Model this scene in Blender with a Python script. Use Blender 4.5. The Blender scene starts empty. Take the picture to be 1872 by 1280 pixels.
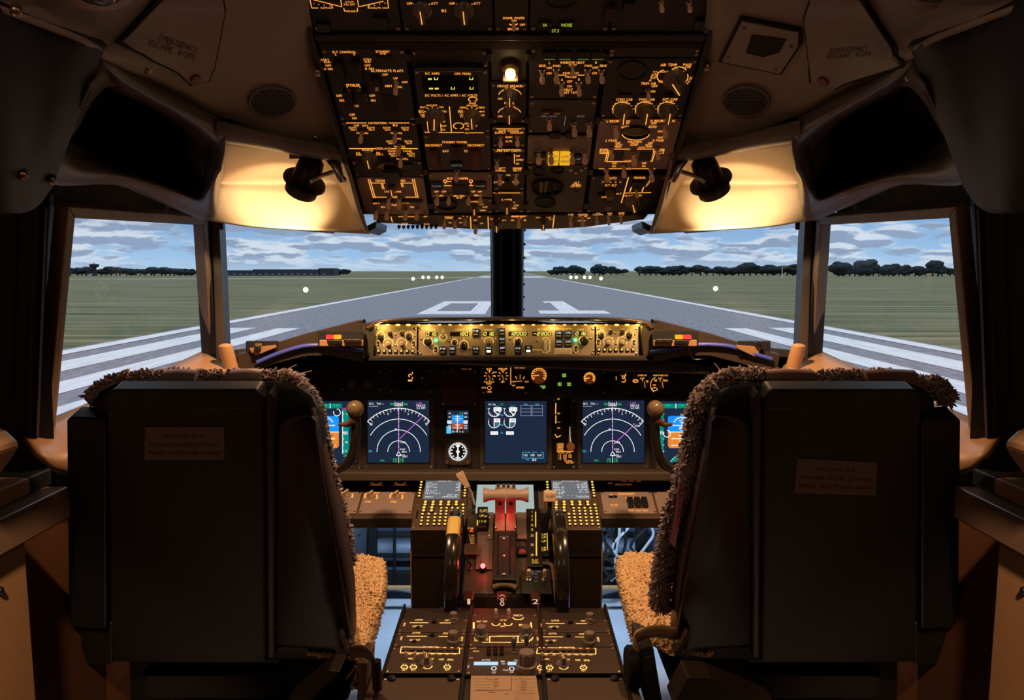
import bpy, bmesh, math, random
from mathutils import Vector, Matrix, noise
random.seed(7)
PI = math.pi
C = bpy.context.scene.collection
# ---------------------------------------------------------------- camera
CAM = Vector((0.0, 0.0, 1.25)); FPX = 1360.0; TILT = math.atan(145/1360)
cam = bpy.data.cameras.new('camera'); cam.sensor_width = 36; cam.lens = 36*FPX/1872; cam.clip_start = .02; cam.clip_end = 20000
camo = bpy.data.objects.new('camera', cam); C.objects.link(camo)
camo.location = CAM; camo.rotation_euler = (PI/2-TILT, 0, 0)
bpy.context.scene.camera = camo
def ray(px, py):
    dx = (px-936)/FPX; dy = (640-py)/FPX
    return Vector((dx, math.cos(TILT)+dy*math.sin(TILT), -math.sin(TILT)+dy*math.cos(TILT)))
def pY(px, py, Y): d = ray(px, py); return CAM+d*(Y/d.y)
def pZ(px, py, Z): d = ray(px, py); return CAM+d*((Z-CAM.z)/d.z)
def pX(px, py, X): d = ray(px, py); return CAM+d*(X/d.x)
class Plane:
    def __init__(s, o, u, v):
        s.o = Vector(o); s.u = Vector(u).normalized(); v = Vector(v); v -= s.u*v.dot(s.u); s.v = v.normalized(); s.n = s.u.cross(s.v)
    def hit(s, px, py):
        d = ray(px, py); return CAM+d*((s.o-CAM).dot(s.n)/d.dot(s.n))
    def uv(s, px, py):
        p = s.hit(px, py)-s.o; return p.dot(s.u), p.dot(s.v)
    def P(s, a, b, h=0): return s.o+s.u*a+s.v*b+s.n*h
    def M(s, a, b, h=0, rot=0):
        c, q = math.cos(rot), math.sin(rot); x = s.u*c+s.v*q; y = s.v*c-s.u*q; p = s.P(a, b, h)
        return Matrix(((x.x, y.x, s.n.x, p.x), (x.y, y.y, s.n.y, p.y), (x.z, y.z, s.n.z, p.z), (0, 0, 0, 1)))
# ---------------------------------------------------------------- materials
MATS = {}
def mat(name, col, rough=.6, metal=0, emit=None, es=0, noise_amt=0, nscale=30, bump=0, bscale=200, spec=.5, coat=0):
    if name in MATS: return MATS[name]
    m = bpy.data.materials.new(name); m.use_nodes = True; nt = m.node_tree; b = nt.nodes['Principled BSDF']
    b.inputs['Base Color'].default_value = (*col, 1); b.inputs['Roughness'].default_value = rough; b.inputs['Metallic'].default_value = metal
    b.inputs['Specular IOR Level'].default_value = spec; b.inputs['Coat Weight'].default_value = coat
    if emit: b.inputs['Emission Color'].default_value = (*emit, 1); b.inputs['Emission Strength'].default_value = es; m.cycles.emission_sampling = 'NONE'
    if noise_amt or bump:
        tc = nt.nodes.new('ShaderNodeTexCoord'); no = nt.nodes.new('ShaderNodeTexNoise'); no.inputs['Scale'].default_value = nscale; no.inputs['Detail'].default_value = 5
        nt.links.new(tc.outputs['Object'], no.inputs['Vector'])
        if noise_amt:
            mx = nt.nodes.new('ShaderNodeMix'); mx.data_type = 'RGBA'; mx.inputs[6].default_value = (*[c*(1-noise_amt) for c in col], 1); mx.inputs[7].default_value = (*[min(1, c*(1+noise_amt)) for c in col], 1)
            nt.links.new(no.outputs['Fac'], mx.inputs[0]); nt.links.new(mx.outputs[2], b.inputs['Base Color'])
        if bump:
            n2 = nt.nodes.new('ShaderNodeTexNoise'); n2.inputs['Scale'].default_value = bscale; nt.links.new(tc.outputs['Object'], n2.inputs['Vector'])
            bp = nt.nodes.new('ShaderNodeBump'); bp.inputs['Strength'].default_value = bump; bp.inputs['Distance'].default_value = .002
            nt.links.new(n2.outputs['Fac'], bp.inputs['Height']); nt.links.new(bp.outputs['Normal'], b.inputs['Normal'])
    MATS[name] = m; return m
def glow(name, col, s): return mat(name, (0, 0, 0), .6, emit=col, es=s, spec=0)
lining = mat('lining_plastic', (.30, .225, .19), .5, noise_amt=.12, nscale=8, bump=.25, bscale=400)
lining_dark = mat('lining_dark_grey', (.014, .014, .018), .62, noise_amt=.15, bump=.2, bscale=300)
rim_m = mat('brow_plastic', (.125, .10, .088), .38, noise_amt=.1, nscale=12, bump=.2, bscale=250)
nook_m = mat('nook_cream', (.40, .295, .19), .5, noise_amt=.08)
tan = mat('tan_painted_metal', (.40, .22, .10), .42, noise_amt=.1, nscale=10, bump=.1)
tan_gloss = mat('tan_gloss_plastic', (.46, .26, .12), .22, noise_amt=.05)
black = mat('black_plastic', (.012, .011, .011), .35)
matte_black = mat('matte_black', (.006, .006, .006), .9, spec=.2)
cloth_black = mat('black_cloth', (.012, .01, .01), .95, bump=.5, bscale=600, spec=.1)
face_dark = mat('faceplate_dark', (.036, .029, .027), .5, noise_amt=.12, nscale=15)
face_mid = mat('faceplate_brown_grey', (.10, .078, .067), .5, noise_amt=.1)
face_light = mat('faceplate_light', (.40, .29, .25), .5, noise_amt=.08)
mcp_m = mat('mcp_faceplate', (.34, .26, .17), .42, noise_amt=.08)
cream = mat('cream_plastic', (.62, .50, .40), .35)
toggle_m = mat('toggle_lucite', (.58, .42, .33), .25, emit=(1, .35, .12), es=.05)  # faint amber emission puts the legends' glow into the lever colour
metal = mat('steel', (.5, .46, .42), .28, metal=1)
dark_metal = mat('dark_steel', (.12, .11, .11), .35, metal=1)
screw_m = mat('screw_brass', (.45, .33, .24), .35, metal=1)
blue_lit_m = mat('blue_lit_trim', (.07, .10, .50), .35)  # blue light on the edge trim put into its base colour
amber = glow('amber_backlight', (1, .36, .055), 1.55)
amber_dim = glow('amber_dim_backlight', (1, .33, .10), .32)
amber_hot = glow('amber_hot_backlight', (1, .50, .17), 2.4)
white_dim = glow('white_dim_legend', (.5, .5, .55), .35)
yel = glow('yellow_segment', (1, .85, .12), 1.4)
green = glow('green_segment', (.35, 1, .08), .9)
white_e = glow('display_white', (1, 1, 1), 1.1)
cyan_e = glow('display_cyan', (.1, .65, 1), .9)
green_e = glow('display_green', (.06, .9, .2), .8)
mag_e = glow('display_magenta', (.85, .18, .95), .8)
screen_m = glow('display_background', (.013, .023, .050), 1)
sky_e = glow('display_sky', (.01, .30, .95), 1)
earth_e = glow('display_earth', (.90, .28, .035), .9)
teal_e = glow('display_teal', (.0, .26, .20), 1)
red_e = glow('red_lamp', (1, .06, .05), 1.2)
amber_l = glow('amber_lamp', (1, .42, .02), 1.2)
# ---------------------------------------------------------------- mesh builder
GLY = {}
def glyph(ch):
    if ch in GLY: return GLY[ch]
    cu = bpy.data.curves.new('g', 'FONT'); cu.body = ch; cu.size = 1; cu.resolution_u = 2
    ob = bpy.data.objects.new('g', cu); C.objects.link(ob)
    me = bpy.data.meshes.new_from_object(ob.evaluated_get(bpy.context.evaluated_depsgraph_get()))
    vs = [(v.co.x, v.co.y) for v in me.vertices]; fs = [tuple(p.vertices) for p in me.polygons]
    bpy.data.objects.remove(ob); bpy.data.curves.remove(cu); bpy.data.meshes.remove(me)
    x0 = min(v[0] for v in vs); x1 = max(v[0] for v in vs)
    GLY[ch] = ([(x-x0, y) for x, y in vs], fs, x1-x0); return GLY[ch]
CAP = max(v[1] for v in glyph('H')[0])
def cr(p0, p1, p2, p3, t):
    return .5*((2*p1)+(p2-p0)*t+(2*p0-5*p1+4*p2-p3)*t*t+(3*p1-p0-3*p2+p3)*t**3)
def spline(pts, n):
    pts = [Vector(p) for p in pts]
    if len(pts) < 3: return [pts[0].lerp(pts[-1], i/n) for i in range(n+1)]
    out = []; k = len(pts)-1
    for i in range(k*n+1):
        s = min(i//n, k-1); t = i/n-s
        a = pts[s-1] if s > 0 else pts[0]*2-pts[1]; d = pts[s+2] if s+2 <= k else pts[k]*2-pts[k-1]
        out.append(cr(a, pts[s], pts[s+1], d, t))
    return out
class MB:
    def __init__(s): s.v = []; s.f = []; s.m = []; s.cur = 0
    def add(s, vs, fs):
        o = len(s.v); s.v += [Vector(v) for v in vs]; s.f += [tuple(i+o for i in f) for f in fs]; s.m += [s.cur]*len(fs); return s
    def box(s, c, sz, M=None):
        x, y, z = [q/2 for q in sz]; vs = [Vector((a*x, b*y, d*z)) for a in (-1, 1) for b in (-1, 1) for d in (-1, 1)]
        vs = [(M @ v if M else v)+Vector(c) for v in vs]
        return s.add(vs, [(0, 1, 3, 2), (4, 6, 7, 5), (0, 4, 5, 1), (2, 3, 7, 6), (0, 2, 6, 4), (1, 5, 7, 3)])
    def prism(s, pts, vec):
        n = len(pts); vec = Vector(vec); pts = [Vector(p) for p in pts]
        return s.add(pts+[p+vec for p in pts], [tuple(range(n)), tuple(range(2*n-1, n-1, -1))]+[(i, i+n, (i+1) % n+n, (i+1) % n) for i in range(n)])
    def loft(s, loops, caps=True):
        n = len(loops[0]); vs = [p for l in loops for p in l]; fs = []
        for k in range(len(loops)-1):
            for i in range(n): fs.append((k*n+i, k*n+(i+1) % n, (k+1)*n+(i+1) % n, (k+1)*n+i))
        if caps: fs += [tuple(range(n-1, -1, -1)), tuple(range((len(loops)-1)*n, len(loops)*n))]
        return s.add(vs, fs)
    def tube(s, pts, r, n=8, caps=True, flat=1.0):
        pts = [Vector(p) for p in pts]; rs = r if isinstance(r, (list, tuple)) else [r]*len(pts)
        t = (pts[1]-pts[0]).normalized(); nn = t.orthogonal().normalized() if abs(t.x) > .9 else (Vector((1, 0, 0))-t*t.x).normalized(); loops = []
        for i, p in enumerate(pts):
            tt = (pts[min(i+1, len(pts)-1)]-pts[max(i-1, 0)]).normalized(); nn = (nn-tt*nn.dot(tt)).normalized(); b = tt.cross(nn)
            loops.append([p+(nn*math.cos(2*PI*k/n)+b*math.sin(2*PI*k/n)*flat)*rs[i] for k in range(n)])
        return s.loft(loops, caps)
    def lathe(s, prof, M=None, n=16):
        M = M or Matrix(); loops = [[M @ Vector((r*math.cos(2*PI*k/n), r*math.sin(2*PI*k/n), z)) for k in range(n)] for r, z in prof]
        return s.loft(loops)
    def ball(s, c, r, n=12, M=None, sc=(1, 1, 1)):
        T = Matrix.Translation(Vector(c)) @ (M or Matrix()) @ Matrix.Diagonal((sc[0], sc[1], sc[2], 1))
        return s.lathe([(max(1e-4, r*math.sin(PI*i/8)), -r*math.cos(PI*i/8)) for i in range(9)], T, n)
    def grid(s, rows, closed=False):
        nv = len(rows[0]); vs = [p for r in rows for p in r]; fs = []
        for i in range(len(rows)-1):
            for j in range(nv-1 if not closed else nv):
                k = (j+1) % nv; fs.append((i*nv+j, i*nv+k, (i+1)*nv+k, (i+1)*nv+j))
        return s.add(vs, fs)
    def surf(s, rows, nu=4, nv=6):
        """control rows of 3D points -> smooth Catmull-Rom surface"""
        fine = [spline(r, nv) for r in rows]; cols = [spline([f[j] for f in fine], nu) for j in range(len(fine[0]))]
        return s.grid([[cols[j][i] for j in range(len(cols))] for i in range(len(cols[0]))])
    def ob(s, pl, a, b, w, h, h0, h1, rot=0):
        M = pl.M(a, b, 0, rot); vs = [M @ Vector((x*w/2, y*h/2, z)) for x in (-1, 1) for y in (-1, 1) for z in (h0, h1)]
        return s.add(vs, [(0, 1, 3, 2), (4, 6, 7, 5), (0, 4, 5, 1), (2, 3, 7, 6), (0, 2, 6, 4), (1, 5, 7, 3)])
    def pbox(s, pl, x0, y0, x1, y1, h0, h1):
        """box on a plane under the picture rectangle x0..x1, y0..y1"""
        a0, b0 = pl.uv((x0+x1)/2, y1); a1, b1 = pl.uv((x0+x1)/2, y0); ym = (y0+y1)/2
        ua = pl.uv(x0, ym)[0]; ub = pl.uv(x1, ym)[0]
        return s.ob(pl, (ua+ub)/2, (b0+b1)/2, ub-ua, b1-b0, h0, h1)
    def poly(s, pl, pts, h0, h1):
        P = [pl.P(*pl.uv(x, y), h0) for x, y in pts]; return s.prism(P, pl.n*(h1-h0))
    def text(s, pl, t, px, py, hp, wp=None, h=.0006, rot=0):
        gs = []; x = 0
        for ch in t:
            if ch == ' ': x += .38; continue
            g = glyph(ch); gs.append((g, x)); x += g[2]+.10
        x -= .10
        a, b = pl.uv(px, py)
        if rot: hh = abs(pl.uv(px+hp/2, py)[0]-pl.uv(px-hp/2, py)[0]); ww = hh/CAP*x if wp is None else abs(pl.uv(px, py-wp/2)[1]-pl.uv(px, py+wp/2)[1])
        else:
            hh = abs(pl.uv(px, py-hp/2)[1]-pl.uv(px, py+hp/2)[1]); wp = wp or hp/CAP*x; ww = pl.uv(px+wp/2, py)[0]-pl.uv(px-wp/2, py)[0]
        M = pl.M(a, b, h, rot); sx = ww/x; sy = hh/CAP
        for (vs, fs, w), x0 in gs: s.add([M @ Vector(((vx+x0-x/2)*sx, vy*sy-hh/2, 0)) for vx, vy in vs], fs)
        return s
    def line(s, pl, pts, w, h=.0006):
        """flat stroke through picture points, w in picture pixels"""
        P = [Vector(pl.uv(*p)) for p in pts]; q = pl.uv(pts[0][0]+w, pts[0][1])[0]-pl.uv(*pts[0])[0]
        for i in range(len(P)-1):
            d = (P[i+1]-P[i]);
            if d.length < 1e-7: continue
            d.normalize(); nn = Vector((-d.y, d.x))*q/2; e = d*q*.25
            s.add([pl.P(*(P[i]-e+nn), h), pl.P(*(P[i]-e-nn), h), pl.P(*(P[i+1]+e-nn), h), pl.P(*(P[i+1]+e+nn), h)], [(0, 1, 2, 3)])
        return s
    def arc(s, pl, cx, cy, r, a0, a1, w, ry=None, n=14, h=.0006):
        ry = ry or r; return s.line(pl, [(cx+r*math.sin(math.radians(a0+(a1-a0)*i/n)), cy-ry*math.cos(math.radians(a0+(a1-a0)*i/n))) for i in range(n+1)], w, h)
    def disc(s, pl, cx, cy, r, h=.0006, ry=None, n=14):
        ry = ry or r; return s.add([pl.P(*pl.uv(cx+r*math.cos(2*PI*i/n), cy-ry*math.sin(2*PI*i/n)), h) for i in range(n)], [tuple(range(n))])
    def seg(s, pl, t, px, py, wp, hp, h=.0008, lw=None):
        """slanted seven-segment figures centred at px, py"""
        D = {'0': 'abcdef', '1': 'bc', '2': 'abged', '3': 'abgcd', '4': 'fgbc', '5': 'afgcd', '6': 'afgcde', '7': 'abc', '8': 'abcdefg', '9': 'abcdfg', '-': 'g', 'U': 'bcdef', 'u': 'cde', 'o': 'cdeg', 'L': 'def', ' ': ''}
        cw = wp/len(t); lw = lw or hp*.16
        for i, ch in enumerate(t):
            x0 = px-wp/2+cw*(i+.18); x1 = px-wp/2+cw*(i+.82); y0 = py-hp/2; y1 = py+hp/2; sl = hp*.08
            q = {'a': ((x0+sl, y0), (x1+sl, y0)), 'd': ((x0-sl, y1), (x1-sl, y1)), 'g': ((x0, py), (x1, py)), 'f': ((x0+sl, y0), (x0, py)), 'b': ((x1+sl, y0), (x1, py)), 'e': ((x0, py), (x0-sl, y1)), 'c': ((x1, py), (x1-sl, y1))}
            for c in D[ch]: s.line(pl, q[c], lw, h)
        return s
    def build(s, name, mats, parent=None, smooth=None, bevel=0, recalc=True, solid=0):
        if not s.f: return None
        me = bpy.data.meshes.new(name); off = woff(parent)
        me.from_pydata([tuple(v-off) for v in s.v], [], s.f); mats = mats if isinstance(mats, (list, tuple)) else [mats]
        for m in mats: me.materials.append(m)
        me.polygons.foreach_set('material_index', s.m)
        if recalc:
            bm = bmesh.new(); bm.from_mesh(me); bmesh.ops.recalc_face_normals(bm, faces=bm.faces); bm.to_mesh(me); bm.free()
        if smooth:
            me.shade_smooth()
            if smooth < 180: me.set_sharp_from_angle(angle=math.radians(smooth))
        if solid:
            sd = sum((CAM-off-p.center).dot(p.normal)*p.area for p in me.polygons)
            if sd < 0: me.flip_normals()
        me.update(); o = bpy.data.objects.new(name, me); C.objects.link(o)
        if parent: o.parent = parent
        if solid: md = o.modifiers.new('solid', 'SOLIDIFY'); md.thickness = solid; md.offset = -1
        if bevel:
            md = o.modifiers.new('bevel', 'BEVEL'); md.width = bevel; md.segments = 2; md.limit_method = 'ANGLE'; md.angle_limit = math.radians(40)
        return o
ROOT = {}
def woff(o):
    while o is not None and o.parent is not None: o = o.parent
    return ROOT.get(o.name, Vector((0, 0, 0))) if o is not None else Vector((0, 0, 0))
def tag(o, label=None, cat=None, group=None, kind=None):
    if label: o['label'] = label
    if cat: o['category'] = cat
    if group: o['group'] = group
    if kind: o['kind'] = kind
    return o
def thing(name, label, cat, loc, group=None):
    o = bpy.data.objects.new(name, None); C.objects.link(o); o.location = Vector(loc); o.empty_display_size = .02
    ROOT[o.name] = Vector(loc); return tag(o, label, cat, group)
def struct(name, mb, m, smooth=None, bevel=0, solid=0, recalc=True, label=None):
    o = mb.build(name, m, None, smooth, bevel, recalc, solid); return tag(o, label, None, kind='structure')
PROTO = {}
def proto(key, fn, mats, smooth=40):
    if key not in PROTO:
        mb = MB(); fn(mb); o = mb.build(key, mats, None, smooth); me = o.data; bpy.data.objects.remove(o); PROTO[key] = me
    return PROTO[key]
def inst(name, me, parent, M):
    o = bpy.data.objects.new(name, me); C.objects.link(o)
    if parent: o.parent = parent
    if parent is not None and parent.type == 'EMPTY' or parent is not None and parent.matrix_basis == Matrix():
        o.matrix_basis = Matrix.Translation(-woff(parent)) @ M
    else: o.matrix_basis = M
    return o
# ================================================================ outside world
GZ = CAM.z-4.2
def noise_mat(name, c1, c2, scale_vec, rough=.9, detail=4, lo=.35, hi=.65):
    m = bpy.data.materials.new(name); m.use_nodes = True; nt = m.node_tree; b = nt.nodes['Principled BSDF']; b.inputs['Roughness'].default_value = rough; b.inputs['Specular IOR Level'].default_value = .1
    tc = nt.nodes.new('ShaderNodeTexCoord'); mp = nt.nodes.new('ShaderNodeMapping'); mp.inputs['Scale'].default_value = scale_vec
    no = nt.nodes.new('ShaderNodeTexNoise'); no.inputs['Scale'].default_value = 1; no.inputs['Detail'].default_value = detail
    r = nt.nodes.new('ShaderNodeMapRange'); r.inputs[1].default_value = lo; r.inputs[2].default_value = hi
    mx = nt.nodes.new('ShaderNodeMix'); mx.data_type = 'RGBA'; mx.inputs[6].default_value = (*c1, 1); mx.inputs[7].default_value = (*c2, 1)
    L = nt.links.new; L(tc.outputs['Object'], mp.inputs['Vector']); L(mp.outputs['Vector'], no.inputs['Vector']); L(no.outputs['Fac'], r.inputs[0]); L(r.outputs[0], mx.inputs[0]); L(mx.outputs[2], b.inputs['Base Color'])
    return m
def flat(x0, x1, y0, y1, z): mb = MB(); mb.add([(x0, y0, z), (x1, y0, z), (x1, y1, z), (x0, y1, z)], [(0, 1, 2, 3)]); return mb
grass = noise_mat('mown_grass', (.075, .10, .045), (.27, .26, .15), (.03, .55, 1), lo=.36, hi=.64, detail=5)
asph = noise_mat('asphalt', (.17, .18, .215), (.36, .37, .42), (5.0, 1.1, 1), detail=8, lo=.28, hi=.72)
paint = noise_mat('runway_paint', (.66, .70, .74), (.88, .90, .93), (2.5, .35, 1), detail=6, lo=.25, hi=.6)
struct('ground_grass', flat(-4000, 4000, -60, 6000, GZ), grass)
W0 = 5.72*4.2
struct('ground_runway', flat(-W0, W0, -60, 2400, GZ+.02), asph)
struct('ground_taxiway', MB().add([(-600, 330, GZ+.02), (-600, 318, GZ+.02), (-60, 392, GZ+.02), (-60, 408, GZ+.02)], [(0, 1, 2, 3)]).add([(-60, 392, GZ+.02), (-25, 470, GZ+.02), (-25, 520, GZ+.02), (-60, 408, GZ+.02)], [(0, 1, 2, 3)]), noise_mat('taxiway_concrete', (.5, .5, .48), (.62, .62, .6), (.1, .1, 1)))
for k, s in enumerate((-1, 1)):
    tag(flat(min(s*5.32*4.2, s*5.6*4.2), max(s*5.32*4.2, s*5.6*4.2), -60, 2300, GZ+.05).build('runway_edge_line', paint), 'long white painted line along the %s edge of the runway' % ('left' if s < 0 else 'right'), 'runway marking', 'white lines along the runway edges')
sn = ['nearest the grass', 'second from the grass', 'third from the grass', 'fourth from the grass']
for s in (-1, 1):
    for k, (a, b) in enumerate([(4.95, 4.46), (4.06, 3.67), (3.32, 2.93)]):
        xs = sorted((s*a*4.2, s*b*4.2))
        tag(flat(xs[0], xs[1], 3, (54.4, 54.0, 40)[k], GZ+.04).build('threshold_stripe', paint), 'broad white threshold stripe on the %s half of the runway, %s' % ('left' if s < 0 else 'right', sn[k]), 'runway marking', 'white threshold stripes')
z = GZ+.04
mb = MB(); X0, X1, x0, x1 = -9.2, -2.6, -7.8, -4.3; Y0, Y1, y0, y1 = 71.5, 102, 77.2, 95.5
for a in [(X0, X1, Y0, y0), (X0, X1, y1, Y1), (X0, x0, y0, y1), (x1, X1, y0, y1)]: mb.add([(a[0], a[2], z), (a[1], a[2], z), (a[1], a[3], z), (a[0], a[3], z)], [(0, 1, 2, 3)])
tag(mb.build('runway_number', paint), 'white painted figure 0 on the asphalt, left of the centre post', 'runway marking', 'runway number figures')
mb = MB()
mb.add([(2.75, 72.3, z), (9.7, 72.3, z), (9.7, 78.2, z), (2.75, 78.2, z)], [(0, 1, 2, 3)]).add([(4.95, 78.2, z), (7.0, 78.2, z), (7.0, 102, z), (4.95, 102, z)], [(0, 1, 2, 3)]).add([(4.2, 96, z), (4.95, 97.5, z), (4.95, 102, z), (4.2, 102, z)], [(0, 1, 2, 3)])
tag(mb.build('runway_number', paint), 'white painted figure 1 on the asphalt, right of the centre post', 'runway marking', 'runway number figures')
tag(flat(-21, -.8, 455, 540, GZ+.04).build('far_touchdown_bar', paint), 'distant white bar across the left half of the runway', 'runway marking')
tag(flat(.8, 21, 455, 540, GZ+.04).build('far_touchdown_bar', paint), 'distant white bar across the right half of the runway', 'runway marking')
# runway lights
lamp_w = glow('field_lamp', (1, .90, .74), 1.6)
def fl(key):
    def f(mb): mb.ball((0, 0, .62), .5, 14); mb.cur = 1; mb.lathe([(.22, 0), (.22, .06), (.05, .08), (.05, .3), (.2, .35), (.2, .45)], n=10)
    return proto(key, f, [lamp_w, metal])
spots = [(560, 536, 139, 1.0, 'glowing field light alone in the grass, seen through the left windshield'), (1307, 532, 148, 1.0, 'glowing field light alone in the grass, seen through the right windshield'),
 (756, 512, 300, 1.5, 'glowing field light just left of the left row of lights'), (1098, 511, 310, 1.5, 'glowing field light just right of the right row of lights')]
for q, xs in enumerate(((774, 784, 799, 809), (1043, 1053, 1068, 1078))):
    for k, x in enumerate(xs): spots.append((x, 509, 360, 1.6, 'glowing field light in the row beside the %s runway edge, %s from the %s' % (('left', 'right')[q], ('first', 'second', 'third', 'last')[k], 'left')))
for px, py, Y, s, lab in spots:
    x = (px-936)/FPX*Y*1.0; r = inst('field_light', fl('fl'), None, Matrix.Translation((x, Y, GZ+.05)) @ Matrix.Scale(s, 4)); tag(r, lab, 'light', 'field lights beside the runway')
# trees, tower, buildings on the horizon
leaf = noise_mat('distant_foliage', (.012, .022, .030), (.035, .055, .06), (.3, .3, .3), lo=.3, hi=.7)  # bluish tint of distance haze put into the foliage colour
bark = mat('bark', (.03, .025, .02), .9)
def treeproto(k, wide):
    def f(mb):
        rnd = random.Random(k)
        for _ in range(9):
            a = rnd.random()*6.28; r = rnd.random()*.75*wide; zz = .55+rnd.random()*.85; rr = .32+rnd.random()*.3
            T = Matrix.Translation((r*math.cos(a), r*math.sin(a)*.7, zz)) @ Matrix.Diagonal((rr*1.25, rr, rr*.75, 1)); o = len(mb.v)
            mb.lathe([(max(.01, math.sin(PI*i/6)), -math.cos(PI*i/6)) for i in range(7)], T, 9)
            for i in range(o, len(mb.v)):
                n = noise.noise(mb.v[i]*4.0); mb.v[i] += Vector((n, n, noise.noise(mb.v[i]*5+Vector((9, 1, 3)))))*.12
        mb.cur = 1; mb.lathe([(.10, -.05), (.07, .4), (.05, .9)], n=7)
    return proto('tree%d' % k, f, [leaf, bark], 180)
TP = [treeproto(1, .8), treeproto(2, 1.0), treeproto(3, 1.3), treeproto(4, .6)]
def tree(px, top, Y, w=1.0, grp=None, lab=None):
    """tree standing on the grass whose top shows at picture row `top`"""
    X = (px-936)/FPX*Y*1.0; base = GZ; hgt = (CAM.z+(495-top)/FPX*Y)-base; s = hgt/1.75
    M = Matrix.Translation((X, Y, base)) @ Matrix.Rotation(random.random()*6.28, 4, 'Z') @ Matrix.Diagonal((s*w, s*w, s, 1))
    o = inst('tree', random.choice(TP), None, M); return tag(o, lab, 'tree', grp)
G = 'distant trees seen through the far left side window'
rnd = random.Random(3)
for px in range(98, 352, 9):
    if 168 < px < 186: continue
    tree(px+rnd.uniform(-3, 3), rnd.uniform(487, 491.5), 620, 1.6, G, 'low dark distant tree on the horizon through the far left side window')
G = 'distant trees seen through the left windshield'
for px in (403, 408, 622, 630, 636): tree(px, rnd.uniform(489, 492), 700, 1.4, G, 'small dark tree beside the long dark block, through the left windshield')
G = 'distant trees seen through the right windshield, left clump'
for px, t in [(1008, 493), (1017, 488), (1026, 487), (1036, 488), (1046, 485), (1054, 486), (1063, 489), (1086, 487), (1095, 483), (1102, 486), (1116, 487), (1127, 490), (1138, 491)]: tree(px, t, 700, 1.3, G, 'dark distant tree on the horizon in the left clump beyond the right windshield')
G = 'distant trees seen through the right windshield, right clump'
for px, t in [(1168, 486), (1178, 488), (1188, 486), (1198, 487), (1210, 489), (1221, 487), (1230, 486), (1241, 485), (1252, 488), (1263, 487), (1279, 483), (1290, 489), (1302, 490), (1314, 486), (1325, 488), (1337, 489), (1348, 486), (1358, 484), (1369, 480), (1380, 485), (1391, 488), (1401, 484), (1412, 485), (1424, 487), (1436, 484), (1447, 483), (1458, 482), (1468, 483)]:
    tree(px, t, 640, 1.5, G, 'dark distant tree on the horizon in the long right clump beyond the right windshield')
G = 'distant trees seen through the far right side window'
for px, t in [(1530, 478), (1538, 480), (1550, 486), (1560, 484), (1570, 485), (1580, 484), (1585, 474), (1593, 485), (1603, 486), (1613, 489), (1621, 485), (1630, 482), (1640, 485), (1650, 484), (1658, 487), (1669, 485), (1677, 487), (1688, 489), (1701, 476), (1711, 480), (1718, 485), (1733, 489), (1746, 489), (1758, 490), (1770, 488), (1778, 489)]:
    tree(px, t, 560, 1.25, G, 'dark round distant tree on the horizon through the far right side window')
tw = thing('control_tower', 'dark airfield control tower on the horizon through the left side window', 'tower', ((177-936)/FPX*600, 600, GZ))
tx = (177-936)/FPX*600
MB().lathe([(2.2, 0), (1.6, 2), (1.4, 7)], Matrix.Translation((tx, 600, GZ)), 12).build('shaft', leaf, tw)
MB().lathe([(1.5, 0), (3.2, .6), (3.6, 2.3), (3.0, 2.5)], Matrix.Translation((tx, 600, GZ+6.6)), 12).build('cab', leaf, tw)
MB().lathe([(3.7, 0), (3.7, .3), (.3, .5), (.2, 1.6)], Matrix.Translation((tx, 600, GZ+9.1)), 12).build('roof', leaf, tw)
hg = thing('terminal_building', 'long low dark airport building on the horizon beyond the left windshield', 'building', ((514-936)/FPX*640, 640, GZ))
bx = lambda a, b, h, y=640: (((a+b)/2-936)/FPX*y, (b-a)/FPX*y, h)
navy = mat('distant_wall', (.02, .03, .05), .8)
for a, b, h in ((412, 470, 4.6), (470, 590, 5.4), (588, 617, 6.3)):
    cx, w, h = bx(a, b, h); MB().box((cx, 640, GZ+h/2), (w, 14, h)).build('hall', navy, hg)
wm = MB()
for k in range(16):
    cx = (425+k*11.5-936)/FPX*640; wm.box((cx, 632.9, GZ+1.5), (2.2, .15, .8))
wm.build('window_band', mat('distant_glass', (.25, .3, .36), .2), hg)
ws = thing('windsock', 'small windsock on a white pole in the grass through the right windshield', 'windsock', ((1427-936)/FPX*450, 450, GZ)); wx = (1427-936)/FPX*450
MB().lathe([(.22, 0), (.18, 7)], Matrix.Translation((wx, 450, GZ)), 8).build('pole', mat('white_paint', (.8, .8, .8), .5), ws)
MB().tube([(wx, 450, GZ+6.7), (wx+1.4, 450, GZ+6.5), (wx+2.6, 450, GZ+6.2)], [.55, .4, .25], 10).build('sock', mat('sock_orange', (.5, .12, .05), .8), ws)
# sky
w = bpy.data.worlds.new('sky'); bpy.context.scene.world = w; w.use_nodes = True; nt = w.node_tree; L = nt.links.new; N = nt.nodes.new
bg = nt.nodes['Background']; tc = N('ShaderNodeTexCoord'); sp = N('ShaderNodeSeparateXYZ'); L(tc.outputs['Generated'], sp.inputs[0])
def math_(op, a, b=None, clamp=False):
    n = N('ShaderNodeMath'); n.operation = op; n.use_clamp = clamp
    for i, q in enumerate((a, b)):
        if q is None: continue
        if isinstance(q, (int, float)): n.inputs[i].default_value = q
        else: L(q, n.inputs[i])
    return n.outputs[0]
def mixc(f, a, b):
    n = N('ShaderNodeMix'); n.data_type = 'RGBA'
    for i, q in ((0, f), (6, a), (7, b)):
        if isinstance(q, tuple): n.inputs[i].default_value = (*q, 1)
        elif isinstance(q, (int, float)): n.inputs[i].default_value = q
        else: L(q, n.inputs[i])
    return n.outputs[2]
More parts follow.
